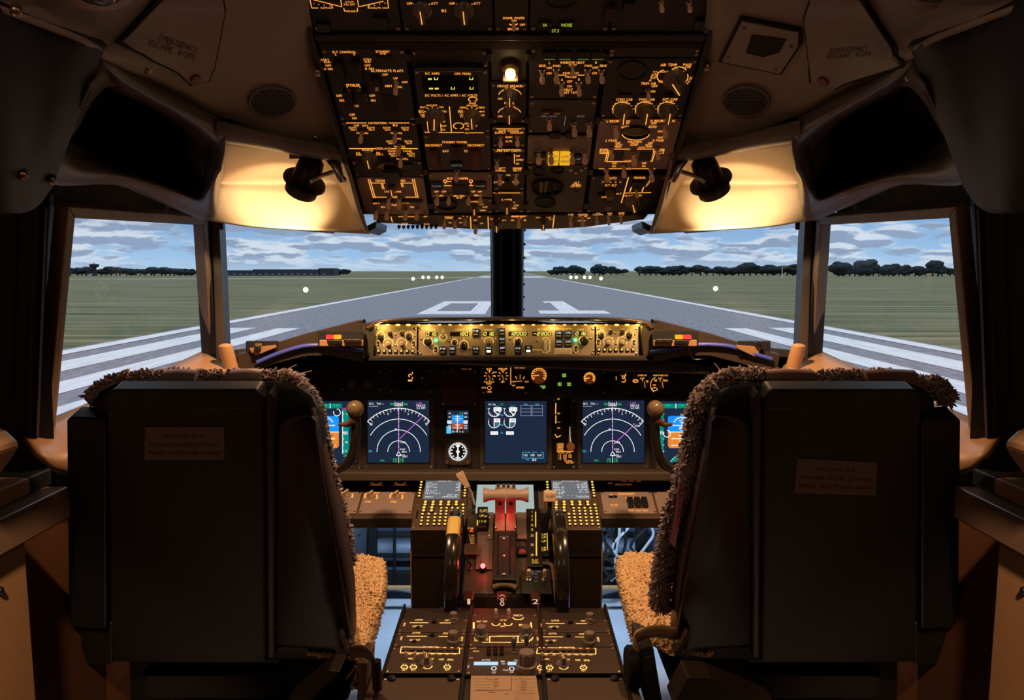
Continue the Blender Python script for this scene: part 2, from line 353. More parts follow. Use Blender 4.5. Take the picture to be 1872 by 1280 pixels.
def mrange(v, a, b, c=0, d=1):
    n = N('ShaderNodeMapRange'); n.interpolation_type = 'SMOOTHSTEP'
    L(v, n.inputs[0]); n.inputs[1].default_value = a; n.inputs[2].default_value = b; n.inputs[3].default_value = c; n.inputs[4].default_value = d; return n.outputs[0]
X, Y, Z = sp.outputs
az = math_('ARCTAN2', X, Y)
def cl(kx, kz, det, off, dist=0.0):
    cb = N('ShaderNodeCombineXYZ'); L(math_('MULTIPLY', az, kx), cb.inputs[0]); L(math_('MULTIPLY', Z, kz), cb.inputs[1]); cb.inputs[2].default_value = off
    n = N('ShaderNodeTexNoise'); n.inputs['Scale'].default_value = 1; n.inputs['Detail'].default_value = det; n.inputs['Roughness'].default_value = .55; n.inputs['Distortion'].default_value = dist; L(cb.outputs[0], n.inputs['Vector']); return n.outputs['Fac']
blue = mixc(mrange(Z, .0, .13), (.36, .58, .85), (.09, .27, .62))
def field(off):
    cb = N('ShaderNodeCombineXYZ'); L(math_('MULTIPLY', az, 11), cb.inputs[0]); L(math_('MULTIPLY', math_('ADD', Z, off), 44), cb.inputs[1]); cb.inputs[2].default_value = 4.7
    n = N('ShaderNodeTexNoise'); n.inputs['Scale'].default_value = .8; n.inputs['Detail'].default_value = 7; n.inputs['Roughness'].default_value = .62; L(cb.outputs[0], n.inputs['Vector'])
    v = N('ShaderNodeTexVoronoi'); v.feature = 'F1'; v.inputs['Scale'].default_value = 2.1; L(cb.outputs[0], v.inputs['Vector'])
    return math_('SUBTRACT', n.outputs['Fac'], math_('MULTIPLY', v.outputs['Distance'], .30))
c1 = field(0); mask = mrange(c1, .25, .37); c3_ = field(-.007)
shade = mrange(math_('SUBTRACT', c3_, c1), -.06, .05)
ccol = mixc(shade, (.28, .38, .55), (.68, .78, .90))
sky = mixc(mask, blue, ccol)
haze = mrange(Z, .0, .022, .75, 0); sky = mixc(haze, sky, (.46, .64, .84))
bankf = cl(3.2, 22, 2, 11.0); bank = math_('MULTIPLY', mrange(bankf, .42, .62), mrange(Z, .035, .065)); sky = mixc(math_('MULTIPLY', bank, .8), sky, (.22, .32, .48))
sky = mixc(mrange(Z, .12, .4), sky, (.80, .88, 1.0))
L(sky, bg.inputs[0]); bg.inputs[1].default_value = 1.0
# ================================================================ cockpit shell
P = lambda px, py, Y: pY(px, py, Y)
def mirW(p): return Vector((-p.x, p.y, p.z))
# corner posts of the window belt (left half, mirrored to the right)
Lrb = P(79, 772, 1.42); Lfb = P(368, 642, 1.85); Cb = P(936, 588, 2.38)
Lrt = P(112, 388, 1.30); Lft = P(352, 404, 1.74); Ct = P(936, 392, 2.20)
# glass
gm = bpy.data.materials.new('window_glass'); gm.use_nodes = True; nt = gm.node_tree; nt.nodes.clear()
o_ = nt.nodes.new('ShaderNodeOutputMaterial'); tr = nt.nodes.new('ShaderNodeBsdfTransparent'); gl = nt.nodes.new('ShaderNodeBsdfGlossy'); gl.inputs['Roughness'].default_value = .03; mx = nt.nodes.new('ShaderNodeMixShader'); mx.inputs[0].default_value = .035
nt.links.new(tr.outputs[0], mx.inputs[1]); nt.links.new(gl.outputs[0], mx.inputs[2]); nt.links.new(mx.outputs[0], o_.inputs[0]); gm.cycles.emission_sampling = 'NONE'
def up(p, k): return p+Vector((0, -k*.35, k))
win_quads = {1: (Lrb, Lfb, Lft, Lrt), 2: (P(408, 662, 1.90), Cb, up(Ct, .06), up(P(392, 404, 1.80), .06))}
frame_m = mat('window_frame_brown', (.20, .14, .10), .45, noise_amt=.1)
def quadframe(name, quad, parent, m, w, d):
    """a picture frame around four points: w wide, d deep"""
    c = sum(quad, Vector())/4; n = (quad[1]-quad[0]).cross(quad[3]-quad[0]).normalized()
    if n.dot(CAM-c) < 0: n = -n
    inner = [p for p in quad]; outer = []
    k = len(quad)
    for i in range(k):
        e0 = (quad[i]-quad[i-1]).normalized(); e1 = (quad[(i+1) % k]-quad[i]).normalized(); outer.append(quad[i]+(e0-e1)*w)
    mb = MB()
    for i in range(k):
        j = (i+1) % k; mb.prism([inner[i], inner[j], outer[j], outer[i]], n*d)
    return mb.build(name, m, parent, None, .002)
def make_window(nm, q, w, d, mir):
    q = [mirW(p) for p in q] if mir else list(q); c = sum(q, Vector())/4
    r = bpy.data.objects.new(nm, None); C.objects.link(r); r.location = c; ROOT[r.name] = c; r['kind'] = 'structure'
    nn = (q[1]-q[0]).cross(q[3]-q[0]).normalized(); MB().prism(q, nn*.004).build('glass_pane', gm, r)
    if w: quadframe('window_frame', q, r, frame_m, w, d)
    return r
make_window('window_1', win_quads[1], .020, .03, False); make_window('window_2', win_quads[2], 0, 0, False)
make_window('window_3', win_quads[2], 0, 0, True); make_window('window_4', win_quads[1], .020, .03, True)
# hull
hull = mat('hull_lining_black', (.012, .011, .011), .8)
RX = 1.12
def S(a, b, c, d): return MB().add([a, b, c, d], [(0, 1, 2, 3)])
Z0 = 0; ZT = 2.0
for s, side in ((1, 'left'), (-1, 'right')):
    q = (lambda v: v) if s > 0 else mirW
    back = Vector((-RX, -.9, 0)); mid = Vector((-RX, .5, 0))
    mb = MB(); F_ = lambda v, z: Vector((v.x, v.y, z))
    rb, fb, cb_ = Lrb, Lfb, Cb
    lo = [Vector((-RX, -.9, 0)), Vector((-RX, .9, 0)), F_(Vector((-.98, 1.42, 0)), 0), Vector((-1.0, 2.3, 0))]
    wl = [q(v) for v in lo]
    # side wall behind the side window up to the roof
    for a, b, za, zb in ((Vector((-RX, -.9, 0)), Vector((-RX, .9, 0)), ZT, ZT),): mb.add([q(F_(a, 0)), q(F_(b, 0)), q(F_(b, ZT)), q(F_(a, ZT))], [(0, 1, 2, 3)])
    mb.add([q(Vector((-RX, .9, 0))), q(Vector((rb.x-.04, rb.y+.06, 0))), q(rb+Vector((-.035, .01, -.01))), q(Lrt+Vector((-.035, .01, .01))), q(Vector((Lrt.x-.03, Lrt.y, ZT))), q(Vector((-RX, .9, ZT)))], [(0, 1, 2, 3, 4, 5)])
    # below the side window and below the windshield
    mb.add([q(Vector((rb.x-.04, rb.y+.06, 0))), q(Vector((fb.x-.1, fb.y+.1, 0))), q(fb+Vector((-.02, .02, -.03))), q(rb+Vector((-.035, .01, -.02)))], [(0, 1, 2, 3)])
    mb.add([q(Vector((fb.x-.1, fb.y+.1, 0))), q(Vector((-1.0, 3.4, 0))), q(Vector((-.9, 2.9, .9))), q(fb+Vector((-.02, .02, -.03)))], [(0, 1, 2, 3)])
    mb.add([q(fb+Vector((-.02, .02, -.03))), q(Vector((-.9, 2.9, .9))), q(Cb+Vector((0, .3, -.12))), q(Cb+Vector((0, .01, -.01)))], [(0, 1, 2, 3)])
    mb.add([q(Vector((-1.0, 3.4, 0))), q(Vector((0, 3.4, 0))), q(Vector((0, 3.0, 1.0))), q(Vector((-.9, 2.9, .9)))], [(0, 1, 2, 3)])
    mb.add([q(Vector((-.9, 2.9, .9))), q(Vector((0, 3.0, 1.0))), q(Cb+Vector((0, .3, -.12)))], [(0, 1, 2)])
    # above the windows
    mb.add([q(Lrt+Vector((-.035, .01, .012))), q(Lft+Vector((-.02, .02, .012))), q(Vector((Lft.x-.02, Lft.y, ZT))), q(Vector((Lrt.x-.03, Lrt.y, ZT)))], [(0, 1, 2, 3)])
    mb.add([q(Lft+Vector((-.02, .02, .03))), q(Ct+Vector((0, 0, .055))), q(Vector((0, Ct.y-.3, ZT))), q(Vector((Lft.x-.02, Lft.y, ZT)))], [(0, 1, 2, 3)])
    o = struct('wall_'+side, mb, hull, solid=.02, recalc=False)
    # corner post between side window and windshield
    pm = MB(); a = [Lft+Vector((0, 0, .03)), P(400, 404, 1.80)+Vector((0, 0, .03)), P(412, 400, 1.90)+Vector((0, 0, .05)), Lft+Vector((-.03, .08, .05))]
    b = [Lfb+Vector((0, 0, -.03)), P(413, 668, 1.84), P(424, 668, 1.95), Lfb+Vector((-.03, .10, -.04))]
    pm.loft([[q(v) for v in a], [q(v) for v in b]])
    struct('trim_1' if s > 0 else 'trim_2', pm, mat('post_dark_brown', (.020, .016, .014), .45), bevel=.006)
    # lighter strip on the post
    pm = MB(); a = [P(386, 404, 1.775), P(401, 404, 1.785), P(401, 404, 1.80), P(386, 404, 1.80)]; b = [P(396, 660, 1.815), P(413, 664, 1.825), P(413, 664, 1.85), P(396, 660, 1.85)]
    pm.loft([[q(v)+Vector((0, 0, .03)) for v in a], [q(v) for v in b]]); struct('trim_3' if s > 0 else 'trim_4', pm, mat('post_edge_brown', (.055, .042, .036), .4), bevel=.003)
# centre post
gp = mat('centre_post_gloss', (.012, .012, .014), .25)
pm = MB(); t0 = P(927, 380, 2.14); b0 = P(927, 600, 2.34)
def bar(dx, w, dy): pm.prism([Vector((t0.x+dx-w/2, t0.y+dy, t0.z+.06)), Vector((t0.x+dx+w/2, t0.y+dy, t0.z+.06)), Vector((b0.x+dx+w/2, b0.y+dy, b0.z-.08)), Vector((b0.x+dx-w/2, b0.y+dy, b0.z-.08))], (0, .05, 0))
bar(0, .10, .03)
for dx in (-.028, .030): pm.tube([Vector((t0.x+dx, t0.y+.02, t0.z+.05)), Vector((b0.x+dx, b0.y+.02, b0.z-.08))], .019, 14)
struct('trim_5', pm, gp, 40)
# rivets on the centre post
mb = MB()
for i in range(9):
    for dx in (-.001, .052):
        p = t0.lerp(b0, (i+.5)/9); mb.ball((p.x+dx, p.y+.028, p.z), .0035, 8)
struct('trim_6', mb, dark_metal, 180)
# floor, ceiling, back wall
floor_m = mat('floor_plate_painted', (.45, .49, .56), .35, noise_amt=.25, nscale=5)
struct('floor', MB().box((0, 1.2, -.02), (2.4, 4.6, .04)), floor_m)
struct('ceiling', MB().box((0, .75, ZT+.02), (2.4, 3.4, .04)), lining_dark)
struct('wall_back', MB().box((0, -.92, 1), (2.4, .04, 2.04)), lining_dark)

# ---------------------------------------------------------------- overhead plane (both overhead panels lie on it)
d1, d2 = None, None
def at_scale(py, s):   # point in the middle of the picture at row py where 1 m spans s pixels
    zc = FPX/s; u = (640-py)/FPX*zc; ct, st = math.cos(TILT), math.sin(TILT); return Vector((0, zc*ct+u*st, CAM.z-zc*st+u*ct))
A, B = at_scale(90, 1106), at_scale(370, 865)
OH = Plane(A, (1, 0, 0), A-B)
# ---------------------------------------------------------------- side linings of the ceiling and their brows
def m1(p): return Vector((-.0095*1.5-p.x, p.y, p.z))
def lining_side(side):
    q = (lambda v: v) if side == 'left' else (lambda v: Vector((-.012-v.x, v.y, v.z)))
    PP = lambda x, y, Y: q(P(x, y, Y))
    n = 1 if side == 'left' else 2
    # light ceiling panel beside the overhead panel, with an outer flap that curves down
    rows = [[(560, -60, 1.08), (430, -70, 1.04), (290, -60, .99), (140, -60, .93), (-20, -60, .86), (-160, -60, .80)],
            [(566, 20, 1.19), (440, 10, 1.14), (310, 5, 1.08), (180, 10, 1.01), (60, 20, .93), (-80, -20, .84)],
            [(580, 90, 1.28), (470, 100, 1.24), (350, 90, 1.17), (250, 85, 1.09), (192, 84, 1.02), (150, 66, .96)],
            [(606, 170, 1.38), (515, 180, 1.35), (420, 170, 1.29), (320, 150, 1.20), (240, 128, 1.11), (183, 100, 1.02)],
            [(625, 225, 1.45), (560, 225, 1.42), (480, 218, 1.37), (390, 195, 1.29), (290, 155, 1.19), (184, 106, 1.03)],
            [(640, 280, 1.50), (585, 270, 1.47), (520, 256, 1.42), (420, 222, 1.34), (300, 170, 1.22), (180, 112, 1.05)]]
    rr = [[PP(*p) for p in r] for r in rows]; rr.insert(0, [p+OH.v*.26 for p in rr[0]]); mb = MB(); mb.surf(rr, 4, 4); struct('trim_%d' % (10+n), mb, lining, 180, solid=.008)
    # dark grey side panel
    rows = [[(-300, -100, .74), (-160, -80, .79), (-40, -20, .85), (60, 30, .92), (150, 66, .965), (196, 84, 1.01)],
            [(-300, 60, .76), (-160, 80, .80), (-20, 100, .87), (70, 120, .94), (130, 130, .98), (184, 108, 1.02)],
            [(-300, 220, .80), (-150, 230, .84), (-10, 235, .90), (60, 240, .97), (100, 245, 1.01), (134, 235, 1.05)],
            [(-300, 330, .84), (-160, 340, .87), (-10, 340, .93), (50, 338, 1.00), (80, 334, 1.06), (101, 330, 1.12)],
            [(-300, 420, .84), (-160, 410, .87), (-10, 391, .93), (40, 390, .99), (70, 376, 1.05), (94, 345, 1.12)]]
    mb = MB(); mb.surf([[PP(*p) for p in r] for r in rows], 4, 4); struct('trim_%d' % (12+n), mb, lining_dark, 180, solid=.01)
    # brow: moulded rim with the deep pocket and the lamp nook
    mb = MB()
    # ring given as stations (outer edge, crest, inner edge, back)
    ringA = [((186, 106, 1.03), (196, 128, 1.06), (205, 150, 1.12), (212, 158, 1.20)),
             ((250, 140, 1.12), (262, 170, 1.14), (275, 182, 1.20), (280, 190, 1.30)),
             ((330, 180, 1.22), (345, 212, 1.23), (352, 226, 1.29), (352, 232, 1.38)),
             ((395, 212, 1.31), (395, 240, 1.31), (392, 262, 1.35), (380, 270, 1.44)),
             ((400, 222, 1.33), (412, 262, 1.33), (401, 300, 1.36), (372, 300, 1.46)),
             ((410, 300, 1.45), (402, 310, 1.40), (390, 330, 1.39), (372, 325, 1.50)),
             ((400, 350, 1.55), (392, 355, 1.45), (378, 352, 1.44), (366, 345, 1.54)),
             ((388, 404, 1.60), (380, 386, 1.55), (364, 364, 1.50), (354, 354, 1.56)),
             ((330, 386, 1.57), (325, 368, 1.53), (315, 346, 1.48), (310, 340, 1.55)),
             ((272, 362, 1.48), (264, 346, 1.43), (250, 326, 1.38), (252, 318, 1.46)),
             ((210, 338, 1.36), (190, 325, 1.30), (160, 302, 1.26), (170, 290, 1.34)),
             ((110, 340, 1.18), (102, 316, 1.14), (112, 278, 1.14), (125, 268, 1.22)),
             ((96, 320, 1.12), (118, 282, 1.09), (126, 246, 1.12), (142, 236, 1.20)),
             ((118, 255, 1.07), (142, 214, 1.05), (154, 196, 1.10), (168, 188, 1.18)),
             ((150, 180, 1.03), (172, 150, 1.02), (184, 158, 1.08), (194, 160, 1.17))]
    ringA.append(ringA[0]); cols = list(zip(*ringA)); fine = [spline([PP(*p) for p in c], 3) for c in cols]
    G_ = [list(r) for r in zip(*fine)]; G2 = [spline(r, 3) for r in G_]; mb.grid(G2)
    # pocket bottom (dark bag)
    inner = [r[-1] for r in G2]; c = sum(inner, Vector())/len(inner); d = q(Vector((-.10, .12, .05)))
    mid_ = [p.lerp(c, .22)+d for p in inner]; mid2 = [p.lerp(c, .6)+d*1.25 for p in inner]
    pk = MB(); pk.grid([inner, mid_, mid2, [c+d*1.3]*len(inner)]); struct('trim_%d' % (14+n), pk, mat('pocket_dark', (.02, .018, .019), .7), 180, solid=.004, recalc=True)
    # upper bar of the nook and lower lip
    bar_ = [((395, 218, 1.30), (395, 238, 1.31), (402, 252, 1.34), (404, 256, 1.44)),
            ((470, 236, 1.35), (468, 252, 1.36), (466, 263, 1.39), (466, 264, 1.49)),
            ((545, 252, 1.42), (542, 268, 1.42), (540, 277, 1.45), (540, 278, 1.55)),
            ((640, 272, 1.48), (636, 285, 1.48), (632, 294, 1.51), (630, 294, 1.61))]
    cols = list(zip(*bar_)); fine = [spline([PP(*p) for p in c], 4) for c in cols]; G_ = [spline(list(r), 3) for r in zip(*fine)]; mb.grid(G_)
    struct('trim_%d' % (16+n), mb, rim_m, 180, solid=.006)
    # lit nook: roof, shelf, inner cheek, lower lip
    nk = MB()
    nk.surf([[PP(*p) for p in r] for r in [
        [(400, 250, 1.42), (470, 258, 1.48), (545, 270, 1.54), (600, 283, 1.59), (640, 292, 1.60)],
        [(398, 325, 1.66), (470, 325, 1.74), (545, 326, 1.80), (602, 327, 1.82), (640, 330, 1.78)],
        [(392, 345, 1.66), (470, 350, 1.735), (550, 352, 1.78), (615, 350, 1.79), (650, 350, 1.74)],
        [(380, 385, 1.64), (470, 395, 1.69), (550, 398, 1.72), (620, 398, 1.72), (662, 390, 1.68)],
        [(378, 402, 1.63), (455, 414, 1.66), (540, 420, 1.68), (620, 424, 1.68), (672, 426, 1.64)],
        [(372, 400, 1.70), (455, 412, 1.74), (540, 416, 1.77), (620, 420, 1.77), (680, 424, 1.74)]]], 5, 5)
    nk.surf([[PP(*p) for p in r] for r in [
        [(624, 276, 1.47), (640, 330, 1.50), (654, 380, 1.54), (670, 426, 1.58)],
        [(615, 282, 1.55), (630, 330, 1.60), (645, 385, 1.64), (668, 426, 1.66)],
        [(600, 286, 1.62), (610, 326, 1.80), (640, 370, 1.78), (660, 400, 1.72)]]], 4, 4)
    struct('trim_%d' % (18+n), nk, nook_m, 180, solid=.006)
    # wedge block at the inner end of the lip
    wd = MB(); wd.prism([PP(668, 414, 1.60), PP(688, 404, 1.60), PP(687, 417, 1.60), PP(670, 426, 1.60)], (0, .14, 0)); wd.prism([PP(530, 414, 1.69), PP(604, 418, 1.69), PP(600, 425, 1.69), PP(538, 420, 1.69)], (0, .06, 0)); wd.prism([PP(399, 404, 1.70), PP(407, 404, 1.70), PP(407, 420, 1.70), PP(399, 420, 1.70)], (0, .01, 0))
    struct('trim_%d' % (20+n), wd, black, bevel=.003)
lining_side('left'); lining_side('right')
# plane fitted through the light lining, for what is mounted on it
def fitplane(side):
    q = (lambda v: v) if side == 'left' else (lambda v: Vector((-.012-v.x, v.y, v.z)))
    a, b, c = q(P(580, 90, 1.28)), q(P(350, 90, 1.17)), q(P(420, 222, 1.34)); n = (b-a).cross(c-a).normalized()
    if n.dot(CAM-a) < 0: n = -n
    v = (q(P(500, 40, 1.19))-q(P(515, 180, 1.35))); v -= n*v.dot(n); v.normalize(); u = v.cross(n); return Plane(a+n*.004, u, v)
LP_, RP_ = fitplane('left'), fitplane('right')

# dark posts outside the side windows, with a strip of brown edging
for s_, q in ((1, lambda v: v), (-1, mirW)):
    mb = MB(); mb.loft([[q(P(-200, 330, 1.16)), q(P(92, 355, 1.26)), q(P(100, 355, 1.34)), q(P(-200, 330, 1.4))], [q(P(-200, 900, 1.25)), q(P(62, 850, 1.36)), q(P(72, 850, 1.46)), q(P(-200, 900, 1.5))]]); struct('trim_31' if s_ > 0 else 'trim_32', mb, hull)
    for i, (xa, xb, wd) in enumerate(((10, 8, 10), (30, 22, 6), (62, 48, 14), (82, 66, 5))):
        mb = MB(); mb.loft([[q(P(xa, 380, 1.235)), q(P(xa+wd, 380, 1.245)), q(P(xa+wd, 380, 1.27)), q(P(xa, 380, 1.27))], [q(P(xb, 800, 1.325)), q(P(xb+wd, 800, 1.335)), q(P(xb+wd, 800, 1.36)), q(P(xb, 800, 1.36))]]); struct('trim_%d' % (33+i+(4 if s_ < 0 else 0)), mb, mat('post_brown_stripe', (.025, .014, .011), .7), bevel=.004)
# ================================================================ overhead panels
def toggle_f(mb):
    mb.cur = 1; mb.lathe([(.0052, 0), (.0052, .002), (.0036, .0025), (.0036, .006)], n=6)
    mb.cur = 0; mb.lathe([(.0018, .005), (.0022, .010), (.0040, .014), (.0044, .020), (.0036, .0245), (.0015, .026)], n=10)
def knob_f(mb):
    mb.lathe([(.0115, 0), (.0115, .003), (.0092, .0055), (.0088, .0065)], n=20)
    w, l = .0040, .0100
    mb.loft([[Vector((-w, -l, .006)), Vector((w, -l, .006)), Vector((w*1.1, l*.7, .006)), Vector((0, l*1.15, .006)), Vector((-w*1.1, l*.7, .006))],
             [Vector((-w*.8, -l*.95, .0155)), Vector((w*.8, -l*.95, .0155)), Vector((w*.85, l*.6, .0155)), Vector((0, l, .0155)), Vector((-w*.85, l*.6, .0155))]])
    mb.cur = 1; mb.add([(-.0005, -l*.8, .0158), (.0005, -l*.8, .0158), (.0005, l*.9, .0158), (-.0005, l*.9, .0158)], [(0, 1, 2, 3)])
def round_f(mb):
    mb.lathe([(.011, 0), (.011, .006), (.0085, .007), (.0082, .018), (.0074, .0195), (.0005, .0195)], n=20)
    for k in range(10):
        a = 2*PI*k/10; mb.box((math.cos(a)*.0084, math.sin(a)*.0084, .013), (.0014, .0014, .011), Matrix.Rotation(a, 3, 'Z'))
def screw_f(mb): mb.lathe([(.0034, 0), (.0034, .0012), (.0024, .0018), (.0003, .0018)], n=10)
knob_mat = mat('knob_grey', (.20, .155, .135), .35)
def p_toggle(): return proto('toggle', toggle_f, [toggle_m, metal])
def p_knob(): return proto('knob', knob_f, [knob_mat, amber])
def p_round(): return proto('roundknob', round_f, [knob_mat, amber])
def p_screw(): return proto('screw', screw_f, [screw_m])
class Mod:
    """a control panel lying on a plane; coordinates are read through a crop (x0, y0, zoom)"""
    def __init__(s, pl, name, label, cat, rect, m, crop, thick=.004, group=None, px=False, leg=None):
        s.pl = pl; s.c = crop; s.h = thick; s.leg = MB(); s.legm = leg or amber; s.ex = {}; s.led = {}
        s.loc = None
        if px: x0, y0, x1, y1 = rect; a0 = pl.uv(x0, (y0+y1)/2)[0]; a1 = pl.uv(x1, (y0+y1)/2)[0]
        else: a0, y0, a1, y1 = rect; a0 -= pl.o.x; a1 -= pl.o.x
        b0 = pl.uv(936, y1)[1]; b1 = pl.uv(936, y0)[1]
        s.r = thing(name, label, cat, pl.P((a0+a1)/2, (b0+b1)/2, 0), group)
        MB().ob(pl, (a0+a1)/2, (b0+b1)/2, a1-a0-.0012, b1-b0-.0012, 0, thick).build('faceplate', m, s.r, None, .0012)
        e = .006
        for a in (a0+e, a1-e):
            for b in (b0+e, b1-e): inst('screw', p_screw(), s.r, pl.M(a, b, thick))
    def q(s, x, y): return s.c[0]+x/s.c[2], s.c[1]+y/s.c[2]
    def t(s, txt, x, y, h=17, w=None, mb=None, hh=None):
        px, py = s.q(x, y); (mb or s.leg).text(s.pl, txt, px, py, h/s.c[2], w/s.c[2] if w else None, hh or s.h+.0006); return s
    def l(s, *pts, w=5): s.leg.line(s.pl, [s.q(*p) for p in pts], w/s.c[2], s.h+.0006); return s
    def a(s, x, y, r, a0, a1, w=5, ry=None, ticks=0, tl=8):
        px, py = s.q(x, y); k = s.c[2]; s.leg.arc(s.pl, px, py, r/k, a0, a1, w/k, (ry or r)/k, h=s.h+.0006)
        for i in range(ticks):
            t = math.radians(a0+(a1-a0)*i/max(1, ticks-1)); ry_ = ry or r
            s.leg.line(s.pl, [s.q(x+r*math.sin(t), y-ry_*math.cos(t)), s.q(x+(r+tl)*math.sin(t), y-(ry_+tl)*math.cos(t))], w*.8/k, s.h+.0006)
        return s
    def place(s, name, me, x, y, rot=0, sc=1, tilt=0, tx=0):
        a, b = s.pl.uv(*s.q(x, y)); o = inst(name, me, s.r, s.pl.M(a, b, s.h, math.radians(rot)) @ Matrix.Rotation(math.radians(tilt), 4, 'X') @ Matrix.Rotation(math.radians(tx), 4, 'Y') @ Matrix.Scale(sc, 4)); return o
    def sw(s, x, y, tilt=12, sc=1): s.place('toggle_switch', p_toggle(), x, y-11*s.c[2]*.9, 0, sc, tilt); return s
    def kn(s, x, y, rot=0, sc=1): s.place('selector_knob', p_knob(), x, y-9*s.c[2]*.9, rot, sc); return s
    def rk(s, x, y, sc=1): s.place('round_knob', p_round(), x, y-7*s.c[2]*.9, 0, sc); return s
    def bt(s, name, x, y, w, h, m, hh=.004, txt=None, tm=None, th=14, tw=None, lab=None):
        px, py = s.q(x, y); k = s.c[2]; o = MB().pbox(s.pl, px-w/k/2, py-h/k/2, px+w/k/2, py+h/k/2, s.h, s.h+hh).build(name, m, s.r, None, .0008)
        if lab: o['label'] = lab
        if txt: MB().text(s.pl, txt, px, py, th/k, tw/k if tw else None, s.h+hh+.0006).build('legend', tm or amber, o)
        return o
    def dial(s, name, x, y, rx, ry, m=None, hh=.003, rim=None):
        px, py = s.q(x, y); k = s.c[2]; n = 28; out = [s.pl.P(*s.pl.uv(px+rx/k*math.cos(2*PI*i/n), py-ry/k*math.sin(2*PI*i/n)), s.h) for i in range(n)]; c = sum(out, Vector())/n; N = s.pl.n
        mb = MB(); mb.loft([out, [p+N*hh for p in out], [p.lerp(c, .10)+N*hh for p in out], [p.lerp(c, .13)+N*hh*.3 for p in out]], False); mb.add([p.lerp(c, .13)+N*hh*.3 for p in out], [tuple(range(n))])
        return mb.build(name, m or black, s.r, 40)
    def done(s):
        s.leg.build('backlit_legend', s.legm, s.r, recalc=False); return s.r
c1 = (560, 0, 4.68); c2 = (560, 200, 4.68); c3 = (900, 0, 4.457); c4 = (900, 200, 4.457); c7 = (600, 160, 5.2)
# the black frame the panels are screwed to
fr = thing('overhead_frame', 'black metal frame that carries the overhead switch panels above the windshield', 'panel frame', OH.P(0, 0, -.02))
mb = MB(); x0 = -.326; b1 = OH.uv(936, -70)[1]+.22; b0 = OH.uv(936, 392)[1]; mb.ob(OH, -.003, (b0+b1)/2, .645, b1-b0, -.03, -.0005); mb.build('back_plate', matte_black, fr)
for a in (-.323, .317): MB().ob(OH, a, (b0+b1)/2, .008, b1-b0, -.03, .012).build('side_rail', black, fr, None, .002)
g = lambda y: OH.uv(936, y)[1]
MB().ob(OH, -.003, g(62), .63, g(56)-g(68), 0, .010).build('cross_bar', black, fr, None, .002)
MB().ob(OH, -.003, (g(68)+g(88))/2, .63, (g(68)-g(88)), 0, .003).build('foam_strip', mat('foam_strip_brown', (.035, .022, .018), .9), fr)
for yy in (100, 215, 310, 372):   # fastener blocks between the columns
    for X in (-.172, -.038, .0285, .157):
        o = MB().ob(OH, X, g(yy), .010, .016, 0, .008).build('fastener', black, fr, None, .001)
# --- aft overhead (top of the picture)
m = Mod(OH, 'slat_indicator_panel', 'aft overhead panel with glowing SLATS outlines, top left of the picture', 'control panel', (-.318, -20, -.176, 55), face_dark, c1)
m.l((30, -40), (50, 52), (105, 52), w=6).l((190, 52), (228, 52), (220, 30), w=6).l((60, -20), (305, 42), (295, -40), w=6).l((438, -40), (450, 42), (660, -5), w=6).l((535, 25), (530, 52), (575, 52), w=6).l((655, 52), (705, 52), (695, -40), w=6)
m.l((322, 52), (330, 78), (355, 80), w=6).l((430, 80), (442, 78), (438, 52), w=6).t('SLATS', 155, 52, 14).t('SLATS', 610, 52, 14).t('FULL EXT', 372, 22, 15).t('LE FLAPS', 372, 0, 12).t('TRANS', 388, 80, 15)
for x, y, tx in ((68, 12, '1'), (110, 22, '2'), (155, 28, '3'), (205, 32, '4'), (545, 32, '5'), (585, 28, '6'), (630, 20, '7'), (675, 10, '8')): m.t(tx, x, y, 12)
for x, y, w, h in ((150, 200, 110, 70), (640, 160, 120, 90)): m.bt('latch_block', x, y, w, h, black, .008)
m.place('latch_screw', p_screw(), 155, 200, 0, 1.4); m.done()
m = Mod(OH, 'inertial_reference_panel', 'aft overhead panel with two grey selector knobs marked L IRS R', 'control panel', (-.174, -20, -.03, 55), face_dark, c1)
for x in (990, 1352): m.kn(x, 105, 2, 1.35); m.t('OFF', x-105, 14, 20).t('ATT', x+108, 14, 20); m.l((x-70, 18), (x-45, 26), w=6).l((x+45, 24), (x+70, 18), w=6)
m.t('L', 1068, 76, 22).t('IRS', 1178, 76, 22).t('R', 1286, 76, 22).done()
m = Mod(OH, 'dome_light_panel', 'small overhead panel lettered DOME WHITE above the glowing amber lamp', 'control panel', (-.028, -20, .026, 55), face_dark, c3)
m.t('DOME WHITE', 175, 132, 18, 172).t('DIM', 178, 153, 16).t('OFF', 246, 187, 18).t('BRIGHT', 172, 222, 18, 90).l((140, 180), (158, 190), w=7).l((205, 178), (188, 190), w=7).sw(175, 215, 0, .7).done()
m = Mod(OH, 'flight_recorder_panel', 'aft overhead panel with three glowing green indicators, right of the dome switch', 'control panel', (.028, -20, .155, 55), face_dark, c3)
for x, y, w, h, tx in ((430, 175, 110, 40, 'IA'), (605, 175, 130, 40, 'NOSE'), (512, 222, 115, 40, '27.3')): m.bt('indicator_light', x, y, w, h, mat('dark_lens', (.02, .015, .005), .3), .004, tx, mat('green_legend', (0, 0, 0), emit=(.55, .75, .05), es=.9), 24)
m.dial('round_gauge', 560, -10, 130, 60); m.done()
m = Mod(OH, 'oxygen_panel', 'aft overhead panel with two small caged switches, top right corner', 'control panel', (.157, -20, .312, 55), face_dark, c3)
m.bt('switch_guard', 960, 75, 90, 110, mat('guard_dark_red', (.05, .012, .01), .5), .012); m.bt('switch_guard', 1110, 10, 90, 70, black, .012)
m.sw(1372, 45, 0, .9).sw(1598, 45, 0, .9); m.bt('latch_block', 1715, 175, 140, 75, black, .006); m.place('latch_screw', p_screw(), 1700, 180, 0, 1.5); m.done()
